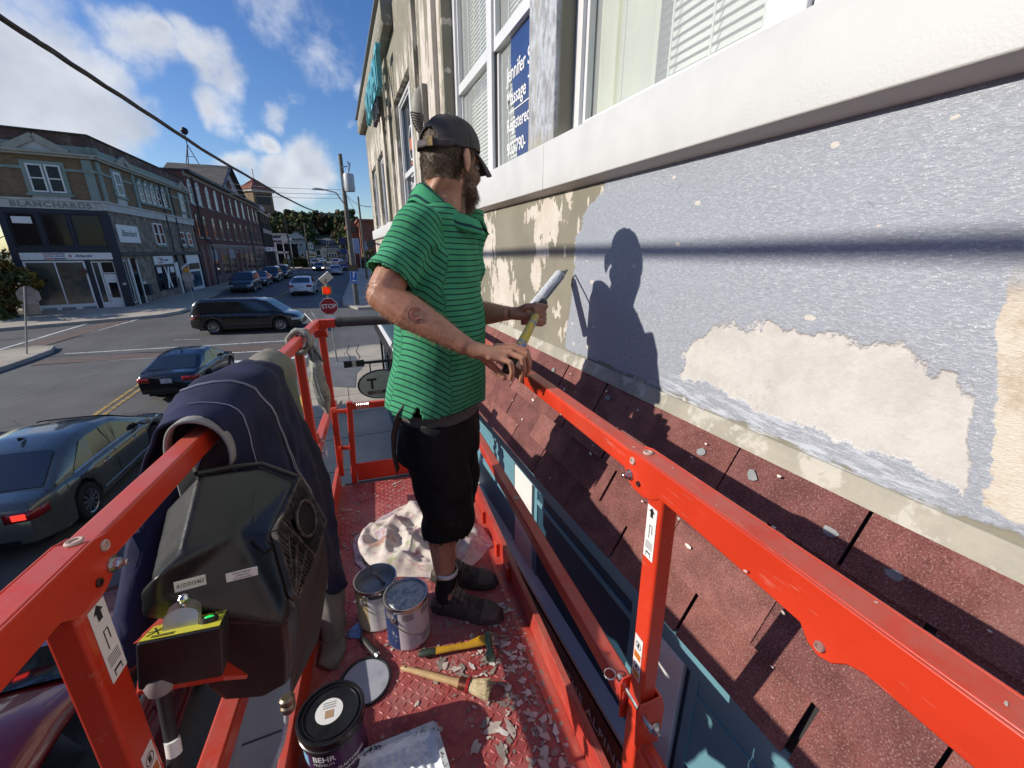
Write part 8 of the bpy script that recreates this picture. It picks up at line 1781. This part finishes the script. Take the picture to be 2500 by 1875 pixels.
for i in range(5):
    for q in (0,.25,.5,.75): pts.append(bt[i].lerp(bt[i+1], q))
pts.append(bt[5]); rings = []
for i, q in enumerate(pts):
    tn = (pts[min(i+1, len(pts)-1)]-pts[max(0, i-1)]).normalized(); sd = (tn.cross(Vec((.25,.97,0)))).normalized(); tw = sd.lerp(Vec((.3,.9,.1)), .15+.045*i if i < 16 else .9).normalized(); rings.append([q-tw*.016, q+tw*.016])
gg.loft(rings, False, False); loc(gg.build('belt_tail', M('belt_brown', (.055,.042,.032), .75, var=.25, sc=50, bump=.6, bsc=300), PB, solid=.003, smooth='all'))
# ---- socks and shoes
m_sock = fabric('sock_black', (.012,.012,.013), 350); m_sockw = fabric('sock_white', (.60,.58,.56), 300)
t, fin, p = mat('shoe_brown'); co = t.co(); n = t.noise(co, 25, 5, .65); m_shoe = fin(t.mix(n.ss(.35, .68), (.030,.022,.019), (.075,.056,.046)), .8, nrm=t.bump(t.noise(co, 220, 3), .4, .002))
m_sole = M('shoe_sole', (.045,.037,.032), .8, var=.3, sc=30, c2=(.2,.17,.13), thr=.62); m_shoe2 = M('shoe_overlay', (.085,.066,.056), .75, var=.3, sc=40); m_lace = M('shoe_lace', (.030,.020,.018), .9)
def footwear(hl, dr, an, side):
    sd = dr.cross(UP).normalized(); fz = hl.z-.018
    def q(x, y, z): return Vec((hl.x, hl.y, fz))+dr*x+sd*y+UP*z
    tp = [(-.002,.012,.034),(.01,.026,.052),(.04,.035,.094),(.075,.037,.104),(.105,.039,.098),(.14,.042,.082),(.18,.047,.064),(.22,.047,.054),(.255,.040,.046),(.278,.026,.036),(.288,.010,.026)]
    gg = G(); rings = []
    for x, hw, ht in tp: rings.append([q(x-.004, hw*1.04*math.cos(a_), .020+ max(0, (ht-.020))*max(0, math.sin(a_))**.75 if math.sin(a_) > 0 else .018) for a_ in [k*2*math.pi/24 for k in range(24)]])
    gg.loft(rings); up_ = loc(gg.build('shoe', m_shoe, PB, smooth='all', sub=1))
    gg = G(); out = [(-.012,0),(-.006,.026),(.03,.038),(.09,.037),(.15,.044),(.20,.051),(.25,.046),(.283,.030),(.296,0)]; out = out+[(x, -y) for x, y in out[-2:0:-1]]; rings = [[q(x*s_-(.0), y*s_, z) for x, y in out] for s_, z in ((.97,-.006),(1.,.0),(1.02,.010),(1.0,.024),(.95,.028))]; gg.loft(rings); loc(gg.build('sole', m_sole, up_, smooth=50, bevel=0))
    for x0, x1, z0, z1, yy in ((.215,.285,.024,.052,1.05),(-.002,.05,.026,.075,1.06)):
        gg = G()
        def f(u, v):
            x = x0+(x1-x0)*u; 
            for (xa, ha, ta), (xb, hb_, tb) in zip(tp, tp[1:]):
                if xa <= x <= xb: w_ = (x-xa)/(xb-xa); hw, ht = ha+(hb_-ha)*w_, ta+(tb-ta)*w_; break
            else: hw, ht = tp[-1][1], tp[-1][2]
            a_ = math.pi*(.02+.96*v) if x0 > .1 else math.pi*(.03+.94*v); return q(x-.002, hw*1.065*math.cos(a_), .022+max(0, ht-.0185)*math.sin(a_)**.75*(.99 if x0 > .1 else .85))
        gg.grid(8, 16, f); loc(gg.build('overlay', m_shoe2, up_, smooth='all', solid=.002))
    gg = G(); gg.grid(6, 10, lambda u, v: q(.085+.06*u+.0, (v-.5)*.05, .105+.020*(1-u)-.026*u-.012*(abs(v-.5)*2)**2)); loc(gg.build('tongue', M('tongue_taupe', (.13,.105,.09), .85, var=.2, sc=30), up_, smooth='all', solid=.004))
    gg = G()
    for k in range(5): x = .10+.019*k; z = .106-.0125*k; gg.tube([q(x-.004, -.034, z-.016), q(x, -.014, z+.004), q(x+.003, .014, z+.004), q(x-.004, .034, z-.016)], .0028, 6)
    gg.tube([q(.10,-.004,.112), q(.093,.02,.126), q(.085,.028,.112)], .0022, 5); gg.tube([q(.10,.004,.112), q(.098,-.022,.124), q(.10,-.032,.108)], .0022, 5); loc(gg.build('laces', m_lace, up_, smooth=True))
    gg = G(); gg.tube([q(.055,0,.06), q(.052,0,.10), an+UP*.055, an+UP*.085], [.040,.041,.0405,.041], 16); loc(gg.build('sock', m_sock, PB, smooth=True)); gg = G(); gg.tube([an+UP*.080, an+UP*.088, an+UP*.100], [.0425,.0435,.0425], 18, cap=False); loc(gg.build('sock_band', m_sockw, PB, smooth=True, solid=.003))
footwear(hlR, dirR, anR, 1); footwear(hlL, dirL, anL, -1)
# ---- the roller he holds
e0, e1, e2, e3 = atd(1234,908,1.150), atd(1262,862,1.195), atd(1312,764,1.495), atd(1327,738,1.56)
RO = thing('paint_roller', 'paint roller with yellow and blue smeared handle and wet white nap, held in both hands', 'paint roller', e2); ro = -e2
gg = G(); gg.tube([e0+ro, e0.lerp(e1,.4)+ro, e1+ro], [.013,.0155,.0145], 14); gg.build('grip_end', M('grip_black', (.02,.02,.022), .6), RO, smooth=True)
t, fin, p = mat('handle_smeared'); co = t.co(); n = t.noise(co, 22, 5, .7, .4); k = t.noise(t.map(co, (4,1,2)), 16, 5, .7); cc = t.mix(n.ss(.52, .60), (.60,.43,.03), (.10,.20,.45)); cc = t.mix(k.ss(.58, .63), cc, (.72,.72,.70)); m_hand = fin(cc, .4)
gg = G(); gg.tube([e1+ro, e1.lerp(e2,.15)+ro, e1.lerp(e2,.5)+ro, e1.lerp(e2,.8)+ro, e2+ro], [.0150,.0165,.0150,.0145,.0135], 16); gg.build('handle', m_hand, RO, smooth=True)
gg = G(); gg.tube([e2+ro, e2.lerp(e3,.6)+ro], [.0125,.0135], 14); gg.build('ferrule_base', M('ferrule_yellow', (.55,.40,.04), .4), RO, smooth=True); gg = G(); gg.tube([e2.lerp(e3,.6)+ro, e2.lerp(e3,.75)+ro, e3+ro], [.0155,.018,.016], 14); gg.build('ferrule', M('ferrule_black', (.02,.02,.02), .5), RO, smooth=True)
q0, q1 = atd(1303,750,1.72), atd(1368,670,1.87); 
gg = G(); gg.tube([e3+ro, atd(1345,714,1.66)+ro, atd(1368,685,1.76)+ro, atd(1384,660,1.86)+ro, q1.lerp(q0,-.07)+ro, q1+ro], .0042, 8); gg.build('frame_wire', M('wire_painted', (.05,.05,.055), .5, var=.3, sc=40, c2=(.6,.62,.65), thr=.6), RO, smooth=True)
gg = G(); ax_ = (q1-q0); rings = []
x_ = ax_.cross(UP).normalized(); y_ = ax_.cross(x_).normalized()
for k in range(41):
    c_ = q0.lerp(q1, k/40); rings.append([c_+ro+(x_*math.cos(j*.2618)+y_*math.sin(j*.2618))*(.024*(.90 if k in (0,40) else 1)+.0022*nz3((k*.35,j*.7,1),1.)+.0016*nz3((k*1.1,j*1.3,4),1.)) for j in range(24)])
gg.loft(rings); t, fin, p = mat('nap_white'); co = t.co(); n = t.noise(co, 130, 5, .75); m_nap = fin(t.mix(n.ss(.35, .65), (.50,.53,.58), (.80,.81,.82)), .45, nrm=t.bump(n, 1., .006)); gg.build('nap', m_nap, RO, smooth='all')
gg = G(); gg.tube([q1+ro, q1+ax_.normalized()*.012+ro], [.014,.012], 12); gg.build('end_cap', M('ferrule_black', (.02,.02,.02)), RO)
